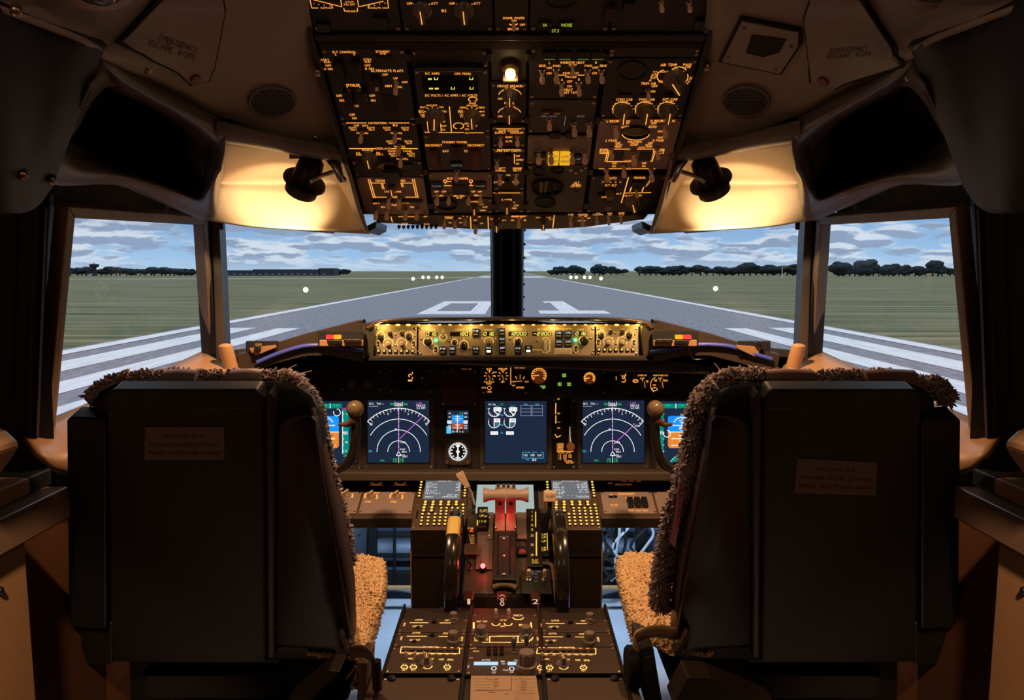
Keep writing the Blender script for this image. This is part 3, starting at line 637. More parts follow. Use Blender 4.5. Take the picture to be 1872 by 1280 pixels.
# --- column 1
m = Mod(OH, 'flight_control_panel', 'overhead panel with FLT CONTROL, SPOILER and ALTERNATE FLAPS switches', 'control panel', (-.316, 86, -.176, 218), face_dark, c1)
for a in [('FLT CONTROL', 328, 430, 19, 200), ('A', 253, 452, 16), ('B', 412, 450, 16), ('STRY', 165, 497, 18, 70), ('RUD', 182, 516, 15, 56), ('OFF', 190, 545, 17, 50), ('A ON', 190, 574, 19, 72), ('STANDBY', 656, 426, 18, 120), ('HYD', 658, 444, 13, 50), ('STBY', 526, 494, 18, 70), ('RUD', 528, 513, 15, 50), ('OFF', 526, 544, 17, 50), ('B ON', 543, 572, 18, 72), ('ALTERNATE FLAPS', 692, 590, 20, 276), ('OFF', 676, 623, 17, 50), ('UP', 766, 655, 17, 38), ('OFF', 844, 688, 17, 50), ('ARM', 702, 720, 20, 60), ('DOWN', 790, 730, 17, 60), ('SPOILER', 402, 714, 22, 120), ('A', 352, 735, 15), ('B', 463, 735, 15), ('OFF', 283, 804, 20, 48), ('ON', 304, 844, 20, 40), ('OFF', 566, 803, 18, 50), ('ON', 573, 844, 19, 40), ('TO', 428, 892, 18, 45), ('OFF', 395, 967, 20, 48), ('ON', 413, 996, 18, 38)]: m.t(*a)
for x, y in ((290, 570), (440, 570)): m.bt('switch_guard', x, y, 78, 150, black, .014)
for x, y in ((370, 800), (490, 800)): m.bt('switch_guard', x, y, 70, 130, black, .014)
m.bt('switch_guard', 600, 680, 75, 90, black, .012); m.bt('annunciator', 668, 495, 130, 75, mat('lens_dark_brown', (.02, .012, .01), .3), .003); m.bt('placard', 715, 870, 130, 140, mat('placard_dark', (.012, .01, .01), .6), .001)
m.sw(770, 735).sw(610, 745, 0, .7); m.done()
m = Mod(OH, 'navigation_switch_panel', 'overhead panel lettered NAVIGATION and DISPLAYS with small switches', 'control panel', (-.316, 219, -.176, 318), face_dark, c2)
m.l((343, 101), (515, 101), w=8).l((707, 101), (880, 101), w=8).t('NAVIGATION', 611, 102, 18, 152).l((370, 321), (592, 321), w=8).l((730, 321), (770, 321), w=8).l((812, 321), (953, 321), w=8).t('DISPLAYS', 660, 321, 18, 125)
for a in [('VHF', 432, 123, 17, 45), ('NAV', 506, 123, 17, 52), ('IRS', 762, 121, 17, 40), ('FMC', 790, 236, 15, 50)]: m.t(*a)
for x, y, r1, r2 in ((470, 150, '1', '2'), (762, 150, 'L', 'R'), (790, 266, 'L', 'R'), (812, 372, '1', '2')):
    dx = 84
    m.t('BOTH', x-dx+12, y-8, 15, 62).t('ON '+r1, x-dx+20, y+10, 15, 50).t('BOTH', x+dx, y-8, 15, 62).t('ON '+r2, x+dx+6, y+10, 15, 50).t('NORMAL', x+12, y+37, 16, 98)
for x, y in ((475, 225), (765, 225), (795, 335), (812, 440)): m.sw(x, y, 0, 1.05)
for a in [('SOURCE', 525, 333, 15, 95), ('AUTO', 535, 352, 15, 60), ('CONTROL', 745, 343, 15, 95), ('PANEL', 870, 343, 15, 76), ('ALL', 446, 358, 15, 40), ('ON 1', 458, 374, 15, 60), ('ALL', 618, 356, 15, 40), ('ON 2', 628, 372, 15, 56)]: m.t(*a)
m.l((490, 366), (510, 378), w=6).l((585, 366), (568, 378), w=6).kn(540, 430, 0, 1.35); m.done()
m = Mod(OH, 'fuel_pump_panel', 'light brown overhead panel lettered CROSS FEED with glowing pipe lines', 'control panel', (-.316, 321, -.178, 390), face_light, c2)
for k in (0, 16): m.l((530+k, 582), (575+k, 742), w=6).l((908+k, 582), (942+k, 742), w=6)
m.l((555, 616), (905, 616), w=6).l((585, 737), (690, 737), w=6).l((850, 737), (930, 737), w=6).l((642, 622), (655, 668), w=5).l((655, 622), (668, 668), w=5).l((812, 620), (820, 650), w=5).l((824, 620), (832, 650), w=5)
m.t('CROSS', 634, 596, 17, 82).t('FEED', 815, 596, 17, 66).t('CTR', 690, 690, 14, 40).t('TANK', 785, 690, 14, 60).t('OFF', 760, 737, 15, 40).t('ON', 655, 822, 14, 32).t('AFT', 600, 790, 14, 60).t('FWD', 850, 784, 14, 60).t('ON', 905, 822, 14, 32).t('FUEL', 760, 805, 14, 55)
m.kn(735, 680, 180, 1.2)
for x, y in ((708, 790), (800, 790), (603, 885), (695, 885), (855, 885), (950, 885)): m.sw(x, y, 0, 1.15)
for x in (615, 710, 850, 945): m.bt('annunciator', x, 765, 100, 20, black, .004)
m.done()
m = Mod(OH, 'fuel_gauge_panel', 'dark overhead strip with a half-lit round gauge between DISPLAYS and CROSS FEED', 'control panel', (-.316, 0, -.176, 0.0001) if False else (-.316, 289, -.176, 319), face_dark, c2, .006)
m.dial('round_gauge', 700, 470, 95, 40, mat('gauge_glass_brown', (.25, .14, .08), .15), .004); m.bt('blank_block', 740, 505, 130, 90, black, .02); m.t('VALVE', 770, 485, 15, 36); m.bt('annunciator', 870, 465, 90, 40, mat('lens_dark_brown', (.02, .012, .01), .3), .003); m.done()
# --- column 2
m = Mod(OH, 'blank_overhead_panel', 'plain dark blank overhead panel left of the glowing amber lamp', 'control panel', (-.168, 88, -.040, 121), mat('blank_panel_brown', (.035, .026, .024), .6), c1); m.done()
m = Mod(OH, 'electrical_meter_panel', 'overhead panel with yellow figures under DC AMPS and CPS FREQ', 'control panel', (-.168, 123, -.040, 240), face_dark, c1)
m.bt('meter_window', 1235, 705, 470, 130, matte_black, .003)
sg = MB(); q = m.q
for tx, x, y in (('o', 1060, 645), ('U', 1112, 645), ('U', 1412, 645), ('o', 1070, 727), ('o', 1118, 727), ('U', 1255, 727), ('U', 1415, 727)):
    px, py = q(x, y); sg.seg(OH, tx, px, py, 42/4.68, 18/4.68, .0078, 1.1)
sg.build('meter_figures', yel, m.r)
for a in [('DC AMPS', 1080, 614, 18, 122), ('CPS FREQ', 1338, 616, 18, 140), ('DC VOLTS / AC AMPS / AC VOLTS', 1240, 801, 19, 445), ('BAT', 1000, 902, 15, 46), ('AUX BAT', 1076, 886, 15, 95), ('TR1', 1155, 902, 15, 36), ('BAT', 983, 932, 14, 42), ('BUS', 988, 946, 13, 46), ('TR2', 1182, 939, 15, 38), ('STBY', 1003, 970, 14, 56), ('PWR', 1010, 985, 13, 40), ('TR3', 1162, 972, 15, 36), ('MAINT', 1424, 868, 14, 62), ('APU GEN', 1417, 888, 15, 95), ('GEN1', 1338, 905, 15, 50), ('GEN2', 1500, 905, 15, 52), ('GRD', 1318, 932, 14, 42), ('PWR', 1320, 946, 13, 42), ('INV', 1508, 940, 15, 36), ('STBY', 1338, 968, 14, 50), ('PWR', 1340, 984, 13, 40), ('TEST', 1500, 972, 15, 56)]: m.t(*a)
m.a(1424, 835, 36, -150, 150, 7, 20)
for x in (1078, 1417): m.l((x, 896), (x, 916), w=6); m.l((x-50, 906), (x-26, 922), w=6).l((x+50, 906), (x+28, 922), w=6).l((x-68, 938), (x-40, 938), w=5).l((x+58, 938), (x+76, 938), w=5)
m.l((1225, 897), (1243, 1115), w=7).l((1032, 992), (1045, 1112), w=6).l((1148, 1035), (1155, 1112), w=5).l((1015, 1118), (1062, 1118), w=7).l((1135, 1119), (1350, 1119), w=7).l((1392, 1121), (1516, 1121), w=7).t('AC', 1372, 1122, 14, 30)
m.a(1303, 1062, 44, -160, 160, 7, 26)
for a in [('OFF', 1172, 1026, 14, 38), ('BAT', 1180, 1062, 15, 46), ('ON', 1172, 1094, 14, 34), ('GEN', 1372, 1042, 14, 40), ('GALLEY', 1420, 1063, 14, 90), ('ON', 1374, 1090, 14, 34)]: m.t(*a)
m.kn(1100, 1010, -6, 1.6).kn(1418, 1010, 0, 1.45); m.bt('switch_guard', 1095, 1090, 60, 110, black, .014)
MB().pbox(OH, 758, 113, 886, 123, 0, .012).build('glare_hood', black, m.r, None, .002); m.done()
m = Mod(OH, 'standby_power_panel', 'overhead panel with two dark red guards marked DISCONNECT', 'control panel', (-.168, 242, -.040, 308), face_mid, c2)
m.t('STANDBY POWER', 1270, 266, 18, 212).t('DISCONNECT', 1091, 293, 18, 142).t('DISCONNECT', 1452, 293, 18, 142).t('BAT', 1195, 343, 18, 50).t('TO', 1365, 343, 18, 30)
gr = mat('guard_red', (.13, .018, .012), .4)
for x in (1098, 1452): m.bt('switch_guard', x, 400, 68, 140, gr, .012, lab='dark red switch guard')
m.bt('switch_guard', 1285, 330, 90, 70, black, .012); m.sw(1290, 555, 0, 1.1); m.bt('annunciator', 1288, 452, 105, 44, black, .004, 'UNSWITCH', white_dim, 14, 90); m.done()
m = Mod(OH, 'bus_transfer_panel', 'light brown overhead panel lettered BUS TRANSFER', 'control panel', (-.168, 313, -.040, 358), face_light, c2)
m.t('BUS TRANSFER', 1297, 577, 17, 180).l((1178, 638), (1240, 638), w=8).l((1382, 638), (1430, 638), w=8).a(1190, 600, 14, 0, 360, 6, 12).a(1408, 600, 14, 0, 360, 6, 12).l((1210, 603), (1240, 603), w=6)
for x in (1115, 1180, 1430, 1485): m.t('OFF', x, 690, 13, 36)
m.t('GEN', 1148, 725, 14, 44).t('APU GEN', 1305, 728, 15, 96).t('BUS', 1310, 743, 12, 46).t('GEN', 1460, 722, 14, 50).t('1', 1190, 620, 16).t('2', 1408, 622, 16).l((1270, 675), (1276, 706), w=6).l((1288, 675), (1294, 706), w=6).l((1328, 688), (1335, 706), w=6)
for x in (1115, 1487): m.bt('annunciator', x, 630, 104, 66, black, .004, 'TRANSFER', white_dim, 12, 80)
m.bt('switch_guard', 1325, 635, 140, 80, black, .014)
for x in (1122, 1222, 1390, 1492): m.sw(x, 760, 0, 1.1)
m.done()
m = Mod(OH, 'auxiliary_power_panel', 'small dark overhead panel with a black oval gauge below BUS TRANSFER', 'control panel', (-.168, 360, -.040, 387), face_mid, c2)
m.dial('round_gauge', 1205, 800, 90, 42, black, .004); m.t('WIPER', 1440, 778, 15, 62).t('OFF', 1500, 800, 12, 34).t('LOW', 1530, 822, 13, 42).t('HIGH', 1510, 850, 13, 46).kn(1438, 850, 0, 1.15); m.done()
# --- centre column
m = Mod(OH, 'panel_lighting_panel', 'narrow overhead panel with two grey knobs under CIRCUIT BREAKER and PANEL arcs', 'control panel', (-.038, 147, .026, 222), face_dark, c3)
m.t('CIRCUIT BREAKER', 145, 686, 19, 210).t('BRIGHT', 148, 706, 14, 82).t('OFF', 66, 790, 16, 42).t('PANEL', 140, 825, 18, 82).t('BRIGHT', 145, 857, 14, 80).t('OFF', 66, 934, 16, 42)
m.a(144, 765, 92, -80, 78, 6, 58).a(140, 912, 92, -80, 78, 6, 56).l((88, 790), (104, 790), w=6).l((88, 934), (102, 934), w=6)
m.kn(140, 790, 180, 1.25).kn(138, 935, 180, 1.25); m.done()
m = Mod(OH, 'equipment_cooling_panel', 'narrow overhead panel lettered EQUIP COOLING with two small switches', 'control panel', (-.038, 226, .026, 266), face_dark, c4)
m.l((10, 144), (262, 144), w=7).t('EQUIP COOLING', 135, 160, 14, 165).t('SUPPLY', 66, 176, 16, 90).t('EXHAUST', 202, 176, 16, 108).t('NORM', 134, 212, 15, 56).t('ALTN', 134, 246, 15, 54).sw(68, 255, 0, 1.0).sw(205, 250, 0, 1.0); m.done()
m = Mod(OH, 'emergency_lights_panel', 'narrow overhead panel lettered EMER EXIT LIGHTS, ATTEND and CALL', 'control panel', (-.038, 267, .026, 345), face_dark, c4)
m.l((10, 314), (252, 314), w=7).t('EMER EXIT LIGHTS', 130, 325, 15, 200).l((180, 350), (180, 425), w=6).t('OFF', 208, 366, 15, 36).t('ARMED', 222, 397, 15, 62).t('ON', 204, 429, 14, 28).l((20, 463), (110, 463), w=5).l((168, 463), (242, 463), w=5).t('NO', 60, 472, 12, 30).t('SMOKING', 62, 485, 15, 90).t('FASTEN', 202, 470, 13, 70).t('BELTS', 202, 484, 13, 60).t('ON', 130, 522, 13, 32).t('ATTEND', 54, 580, 15, 84).t('CALL', 192, 577, 16, 56)
m.bt('switch_guard', 132, 405, 50, 110, black, .014).parent; m.sw(40, 440, 0, 1.0).sw(62, 560, 0, 1.1).sw(192, 558, 0, 1.1); m.bt('push_button', 120, 580, 30, 50, black, .006); m.done()
m = Mod(OH, 'wiper_panel', 'narrow overhead panel lettered WIPER with one pointer knob', 'control panel', (-.038, 346, .026, 386), face_mid, c4)
m.l((10, 667), (230, 667), w=7).t('R WIPER', 120, 724, 15, 84).t('PARK', 120, 738, 12, 50).t('INT', 172, 746, 13, 30).t('LOW', 192, 770, 13, 46).t('HIGH', 178, 792, 13, 40).l((142, 755), (158, 748), w=5).kn(120, 795, 0, 1.25); m.done()
# --- column 4
m = Mod(OH, 'window_heat_panel', 'overhead panel lettered WINDOW HEAT with small switches and tiny green lights', 'control panel', (.029, 84, .152, 178), face_dark, c3)
ge = mat('green_tiny', (0, 0, 0), emit=(.35, .75, .08), es=.7); gb = MB()
for x in (465, 590, 738, 858): m.bt('annunciator', x, 430, 112, 70, black, .005); px, py = m.q(x, 452); gb.line(OH, [(px-10, py), (px+10, py)], .7, .0096); gb.text(OH, 'ON', px, py+3.4, 2.2, None, .0046)
gb.build('green_lights', ge, m.r)
for a in [('L', 466, 497, 19), ('WINDOW HEAT', 652, 495, 19, 200), ('OVHT', 655, 514, 15, 66), ('R', 845, 495, 19), ('SIDE', 406, 521, 19, 56), ('OFF', 464, 539, 17, 48), ('FWD', 525, 523, 19, 60), ('FWD', 782, 522, 19, 60), ('OFF', 838, 537, 18, 48), ('SIDE', 902, 521, 19, 58), ('ON', 461, 582, 18, 40), ('ON', 831, 581, 18, 38), ('PWR TEST', 640, 582, 18, 130), ('PROBE', 640, 612, 16, 90), ('A', 567, 635, 18), ('B', 706, 633, 18), ('OFF', 629, 650, 18, 44), ('ON', 627, 688, 18, 38), ('HEAT', 620, 716, 18, 70), ('TEST TAT', 630, 740, 18, 116)]: m.t(*a)
m.l((538, 597), (600, 597), w=6).l((695, 597), (750, 597), w=6)
for x, y in ((404, 615), (520, 610), (775, 612), (888, 612), (563, 715), (703, 715)): m.sw(x, y, 0, 1.1); m.l((x-24, y-58), (x-12, y-48), w=5); m.l((x+24, y-58), (x+12, y-48), w=5)
m.sw(652, 570, 0, .9); m.done()
m = Mod(OH, 'anti_ice_panel', 'dim overhead panel with three switches below WINDOW HEAT', 'control panel', (.029, 180, .152, 240), face_mid, c4, leg=white_dim)
m.t('WING ANTI ICE', 460, 42, 10, 130).t('ENG', 720, 42, 10, 60).l((596, 40), (585, 120), w=4).sw(463, 105, 0, 1.15).sw(665, 145, 0, 1.25).sw(785, 145, 0, 1.25)
for x, y in ((440, 8), (530, 8)): m.bt('annunciator', x, y, 84, 30, mat('lens_orange_dark', (.10, .03, .01), .3), .004, 'LOW', amber_dim, 12)
m.bt('annunciator', 510, 190, 90, 50, black, .005); m.bt('annunciator', 640, 190, 90, 50, black, .005); m.done()
m = Mod(OH, 'hydraulic_pump_panel', 'overhead panel with two bright amber LOW PRESSURE lights', 'control panel', (.029, 246, .152, 297), face_light, c4)
al = glow('amber_lit_lens', (1, .50, .02), .85)
m.bt('annunciator', 390, 375, 100, 90, black, .005, 'OVERHEAT', amber_dim, 14, 80)
for x in (498, 592):
    m.bt('annunciator', x, 378, 84, 104, al, .005, lab='bright amber lit annunciator'); k = m.q(x, 355)
    tt = MB().text(OH, 'LOW', k[0], k[1], 5, 14, .0096).text(OH, 'PRESS', k[0], k[1]+9, 5, 15, .0096).build('legend', mat('legend_brown', (.08, .03, .01), .6), m.r)
m.bt('annunciator', 700, 375, 90, 60, black, .005, 'OFF', white_dim, 14)
for x in (376, 478, 648, 748): m.sw(x, 375, 0, 1.25)
m.done()
m = Mod(OH, 'altitude_horn_panel', 'overhead panel with three oval gauges and ALT HORN CUTOUT lettering', 'control panel', (.029, 299, .152, 386), face_mid, c4)
m.dial('round_gauge', 380, 492, 52, 34); m.dial('round_gauge', 532, 480, 54, 26); gq = m.dial('round_gauge', 448, 615, 132, 64, mat('gauge_face_black', (.01, .01, .01), .2), .006)
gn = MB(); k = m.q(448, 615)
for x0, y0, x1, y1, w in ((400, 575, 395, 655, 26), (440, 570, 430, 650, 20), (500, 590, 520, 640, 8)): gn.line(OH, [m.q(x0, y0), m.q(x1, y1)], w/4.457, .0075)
gn.build('reflection_strip', mat('reflection_olive', (.25, .20, .05), .3), gq)  # gauge-glass reflections drawn as flat olive strips
m.dial('round_gauge', 430, 742, 86, 44, mat('gauge_face_grey', (.05, .05, .055), .15))
m.t('ALT', 686, 584, 16, 44).t('HORN', 684, 600, 15, 62).t('CUTOUT', 680, 613, 15, 86); m.bt('push_button', 682, 635, 30, 22, black, .008)
for x, y in ((640, 478), (728, 478), (684, 500)): m.place('screw', p_screw(), x, y, 0, 1.2)
m.done()
# --- column 5
m = Mod(OH, 'air_temperature_panel', 'overhead panel lettered AIR TEMP with three knobs marked CONT CAB, FWD CAB, AFT CAB', 'control panel', (.159, 104, .312, 212), face_dark, c3)
for a in [('AIR TEMP', 1436, 514, 21, 135), ('PASS', 1588, 512, 18, 70), ('CAB', 1590, 530, 17, 46), ('FWD', 1486, 553, 17, 52), ('AFT', 1540, 572, 17, 44), ('DUCT', 1400, 570, 15, 60), ('CONT', 1386, 650, 17, 66), ('CAB', 1414, 668, 16, 42), ('TRIM AIR', 1272, 666, 19, 124), ('OFF', 1320, 687, 18, 50), ('ON', 1308, 730, 18, 36), ('CONT CAB', 1074, 796, 19, 132), ('AUTO', 1070, 815, 17, 66), ('FWD CAB', 1258, 796, 19, 126), ('AUTO', 1254, 815, 17, 66), ('AFT CAB', 1446, 794, 19, 122), ('AUTO', 1440, 813, 17, 66), ('R', 1554, 606, 16)]: m.t(*a)
m.a(1520, 600, 75, -70, 50, 7, 70).a(1420, 608, 80, -160, -20, 7, 56).a(1530, 610, 62, 70, 150, 7, 56).kn(1480, 660, 215, 1.75)
for tx, x, y in (('S', 1298, 560, ), ('U', 1330, 590)): pass
leg = m.leg; k = m.q(1302, 605); leg.text(OH, 'SUPPLY', k[0], k[1], 4, 20, m.h+.0006, rot=math.radians(78)); k = m.q(1330, 596); leg.text(OH, 'DUCT', k[0], k[1], 4, 14, m.h+.0006, rot=math.radians(78)); k = m.q(1604, 640); leg.text(OH, 'PACK', k[0], k[1], 4, 14, m.h+.0006, rot=math.radians(75))
for x in (1058, 1242, 1425): m.a(x, 875, 78, -110, 110, 6, 58, 11, 9); m.kn(x+4, 920, 2, 1.5); m.t('C', x-72, 905, 15).t('H', x+74, 902, 15)
m.sw(1265, 765, 0, .95); m.dial('round_gauge', 1140, 560, 118, 78, black)
for x in (1078, 1258, 1452): m.bt('annunciator', x, 760, 110, 26, mat('lens_dark_brown', (.02, .012, .01), .3), .004)
m.done()
m = Mod(OH, 'air_conditioning_panel', 'light brown overhead panel with lens-shaped gauge and glowing L PACK, R PACK lines', 'control panel', (.159, 215, .312, 307), face_light, c4)
for a in [('L RECIRC FAN', 1025, 82, 18, 190), ('R RECIRC FAN', 1386, 80, 18, 195), ('OFF', 1090, 100, 16, 44), ('OFF', 1315, 99, 16, 44), ('AUTO', 1082, 130, 19, 66), ('AUTO', 1304, 128, 19, 66), ('OVHT', 1366, 166, 16, 40), ('TEST', 1366, 216, 14, 50), ('L PACK', 970, 240, 17, 92), ('R PACK', 1352, 239, 17, 90), ('ISOLATION', 1160, 250, 14, 112), ('VALVE', 1155, 264, 13, 62), ('CLOSE', 1153, 277, 13, 60), ('OFF', 1022, 260, 14, 40), ('AUTO', 1030, 275, 14, 56), ('HIGH', 1022, 291, 13, 50), ('OFF', 1288, 260, 14, 40), ('AUTO', 1272, 274, 14, 52), ('HIGH', 1276, 290, 13, 50), ('AUTO', 1215, 297, 12, 52), ('OFF', 994, 426, 15, 38), ('ON', 990, 450, 14, 28), ('OFF', 1236, 425, 15, 36), ('ON', 1232, 450, 14, 28), ('AUTO', 1110, 470, 14, 44), ('RAM', 907, 322, 14, 44), ('OPEN', 907, 338, 12, 44), ('RAM', 1376, 322, 14, 30), ('BLEED', 1105, 408, 14, 50)]: m.t(*a)
m.l((945, 310), (1120, 310), w=6).l((1180, 310), (1325, 310), w=6).l((940, 316), (918, 412), w=6).l((954, 316), (932, 412), w=6).l((1315, 316), (1288, 412), w=6).l((1328, 316), (1300, 412), w=6).l((932, 412), (1080, 412), w=6).l((868, 470), (1080, 470), w=6).l((1140, 470), (1325, 470), w=6).l((878, 310), (938, 310), (938, 346), (876, 346), (878, 310), w=5).l((1360, 310), (1398, 310), (1392, 344), (1352, 344), w=5)
m.dial('round_gauge', 1165, 168, 118, 50, mat('gauge_lens_black', (.01, .01, .01), .15), .006)
mb = MB(); k = m.q(1165, 160); mb.arc(OH, k[0], k[1], 112/4.457, 100, 260, 1.6, 55/4.457, h=.011); mb.build('gauge_glow', amber, m.r)
for x, y, s_ in ((1002, 165, 1.2), (1398, 160, 1.2), (966, 350, 1.1), (1145, 385, 1.3), (1340, 350, 1.1), (928, 520, 1.25), (1066, 490, 1.2), (1290, 520, 1.25)): m.sw(x, y, 0, s_)
for x in (1015, 1250): m.bt('annunciator', x, 355, 100, 72, black, .005)
m.done()
m = Mod(OH, 'pressurization_panel', 'overhead panel lettered AUTO and MANUAL with FLT ALT in amber', 'control panel', (.159, 318, .312, 385), face_dark, c4)
for a in [('AUTO', 980, 547, 18, 64), ('MANUAL', 1202, 543, 18, 94), ('FLT ALT', 966, 605, 17, 92), ('LAND', 920, 700, 15, 56), ('ALT', 1030, 674, 12, 46), ('CLOSE', 1110, 690, 14, 70), ('OPEN', 1190, 688, 14, 50)]: m.t(*a)
m.l((1108, 542), (1050, 748), w=8).l((1075, 668), (1290, 664), w=7).l((1133, 620), (1120, 656), w=8).l((1232, 620), (1218, 656), w=8)
k = m.q(1268, 590); m.leg.text(OH, 'VALVE', k[0], k[1], 4, 12, m.h+.0006, rot=math.radians(72))
for x in (900, 930, 962, 1002, 1042): m.t('-', x, 568, 5, 18); m.l((x-8, 580), (x+8, 580), w=3)
m.rk(960, 690, .9).rk(938, 770, .95).sw(1172, 680, 0, .9).kn(1145, 765, 18, 1.5); m.bt('meter_window', 895, 674, 70, 20, matte_black, .002); m.bt('annunciator', 1180, 590, 90, 36, black, .004); m.done()
# --- front lip with the lighting switches
lip = thing('forward_lighting_panel', 'lowest overhead strip of small switches along the top of the windshield', 'control panel', OH.hit(936, 400))
poly = [(682, 391), (1184, 391), (1176, 399), (1120, 406), (1070, 413), (1000, 416.5), (860, 416.5), (800, 412), (740, 407), (690, 405)]
MB().poly(OH, poly, -.02, .004).build('faceplate', face_mid, lip, None, .001)
lg = MB(); lt = lambda c, t, x, y, h, w: lg.text(OH, t, c[0]+x/c[2], c[1]+y/c[2], h/c[2], w/c[2], .0048)
for a in [('RETRACTABLE', 835, 903, 9, 90), ('LANDING', 910, 903, 9, 60), ('OFF', 1020, 903, 10, 32), ('RUNWAY', 1222, 908, 14, 76), ('TURNOFF', 1222, 918, 9, 60), ('OFF', 1315, 918, 10, 26), ('TAXI', 1360, 903, 11, 42), ('ON', 1230, 955, 10, 26), ('ON', 1320, 955, 10, 24), ('APU', 1480, 905, 12, 24), ('OFF', 1445, 935, 11, 30), ('ON', 1500, 960, 11, 24), ('ENGINE', 1615, 925, 12, 80), ('START', 1680, 935, 10, 60), ('ENGINE START', 1810, 903, 11, 110), ('AUTO', 1820, 918, 10, 40), ('ALTN', 845, 962, 10, 50), ('PARK', 840, 975, 10, 60), ('WHITE', 1030, 968, 10, 50)]: lt(c2, *a)
for a in [('ENGINE START', 220, 857, 12, 122), ('AUTO', 222, 872, 9, 36), ('IGN', 165, 890, 12, 26), ('R', 268, 890, 12, 24), ('GND', 375, 868, 10, 40), ('CONT', 455, 868, 10, 44), ('FLT', 480, 882, 10, 30), ('LOGO', 640, 843, 12, 44), ('OFF', 638, 858, 11, 30), ('POSITION', 738, 843, 12, 76), ('STROBE', 738, 856, 11, 68), ('OFF', 784, 873, 11, 28), ('STEADY', 728, 894, 10, 66), ('ANTI', 860, 833, 9, 36), ('COLLISION', 860, 844, 10, 84), ('WING', 956, 833, 11, 42), ('OFF', 955, 848, 11, 28), ('WHEEL', 1052, 831, 12, 54), ('WELL', 1050, 844, 10, 44)]: lt(c4, *a)
for c, p, q_ in ((c2, (1405, 905), (1410, 1008)), (c2, (1555, 905), (1558, 1008)), (c4, (506, 848), (492, 950)), (c2, (725, 905), (738, 950))): lg.line(OH, [(c[0]+p[0]/c[2], c[1]+p[1]/c[2]), (c[0]+q_[0]/c[2], c[1]+q_[1]/c[2])], 1.5, .0048)
for c, x, y in ((c2, 1618, 942), (c2, 1640, 942), (c4, 398, 886), (c4, 420, 886)): lg.disc(OH, c[0]+x/c[2], c[1]+y/c[2], 2, .0048)
lg.build('backlit_legend', amber, lip, recalc=False)
def lp(name, me, c, x, y, dy, sc=1, rot=0): a, b = OH.uv(c[0]+x/c[2], c[1]+y/c[2]-dy); inst(name, me, lip, OH.M(a, b, .004, math.radians(rot)) @ Matrix.Scale(sc, 4))
for c, x, y, s_ in ((c2, 1185, 975, 1.0), (c2, 1273, 975, 1.0), (c2, 1360, 955, .9), (c2, 1450, 1020, 1.0), (c4, 215, 918, 1.05), (c4, 636, 908, 1.0), (c4, 732, 908, 1.0), (c4, 850, 905, .9), (c4, 945, 905, .9), (c4, 1045, 895, .9)): lp('toggle_switch', p_toggle(), c, x, y, 10, s_)
for c, x, y in ((c2, 1628, 1000), (c4, 414, 940)): lp('selector_knob', p_knob(), c, x, y, 10, 1.25, 180)
for k in range(9):
    x = 730+k*8.4; o = MB().poly(OH, [(x-3, 409), (x+3, 409), (x, 413.5)], .004, .010).build('gear_tooth_tab', black, lip)
# --- flood lamp that lights the aisle stand
fl_ = thing('flood_lamp', 'glowing amber flood lamp in the centre of the overhead panel', 'lamp', OH.hit(933, 118))
a, b = OH.uv(933, 120); MB().lathe([(.014, 0), (.014, .012), (.009, .016), (.009, .0165)], OH.M(a, b, 0), 20).build('lamp_housing', mat('lamp_housing_brass', (.35, .2, .1), .35, metal=.8), fl_, 40)
MB().ball(OH.P(a, b, .022), .0085, 14).build('bulb', glow('bulb_amber', (1, .62, .22), 14), fl_, 180)
MB().ob(OH, a, b-.016, .026, .004, 0, .02).build('lamp_bracket', cream, fl_, None, .001)
MB().pbox(OH, 898, 70, 962, 145, -.001, .002).build('mounting_plate', face_dark, fl_)
FLOOD = OH.P(a, b, .034)
bl = Mod(OH, 'blank_overhead_panel', 'plain dark blank overhead panel right of WINDOW HEAT lettering', 'control panel', (.159, 84, .312, 102), face_dark, c3); bl.done()
# ================================================================ fittings on the ceiling linings
def polyplate(pl, pts, h0, h1): return MB().poly(pl, pts, h0, h1)
def shrink(pts, k):
    cx = sum(p[0] for p in pts)/len(pts); cy = sum(p[1] for p in pts)/len(pts); return [(cx+(x-cx)*k, cy+(y-cy)*k) for x, y in pts]
seam = mat('seam_black', (.008, .007, .007), .8)
letter_dark = mat('letter_maroon', (.07, .035, .03), .6)
hatch_m = mat('hatch_plastic', (.27, .20, .165), .42, noise_amt=.1, bump=.15)
def fitp(pts3):   # plane through three points facing the camera, u along the picture's horizontal
    a, b, c = pts3; n = (b-a).cross(c-a).normalized()
    if n.dot(CAM-a) < 0: n = -n
    v = Vector((0, 0, 1))+Vector((0, -.8, 0)); v -= n*v.dot(n); v.normalize(); return Plane(a, v.cross(n), v)
class Drape:
    """stand-in for a Plane that follows the lining mesh: a, b are picture coordinates"""
    def __init__(s, o):
        from mathutils.bvhtree import BVHTree
        me = o.data; s.t = BVHTree.FromPolygons([v.co for v in me.vertices], [tuple(p.vertices) for p in me.polygons]); s.c = {}
    def uv(s, px, py): return (px, py)
    def P(s, a, b, h=0):
        k = (round(a, 2), round(b, 2))
        if k not in s.c:
            l, n, i, d = s.t.ray_cast(CAM, ray(a, b).normalized())
            if l is None: l = P(a, max(b, -40), 1.0); n = (CAM-l).normalized()
            if n.dot(CAM-l) < 0: n = -n
            s.c[k] = (l, n)
        l, n = s.c[k]; return l+n*h
    def M(s, a, b, h=0):
        p = s.P(a, b, h); n = s.c[(round(a, 2), round(b, 2))][1]; m = n.to_track_quat('Z', 'Y').to_matrix().to_4x4(); m.translation = p; return m
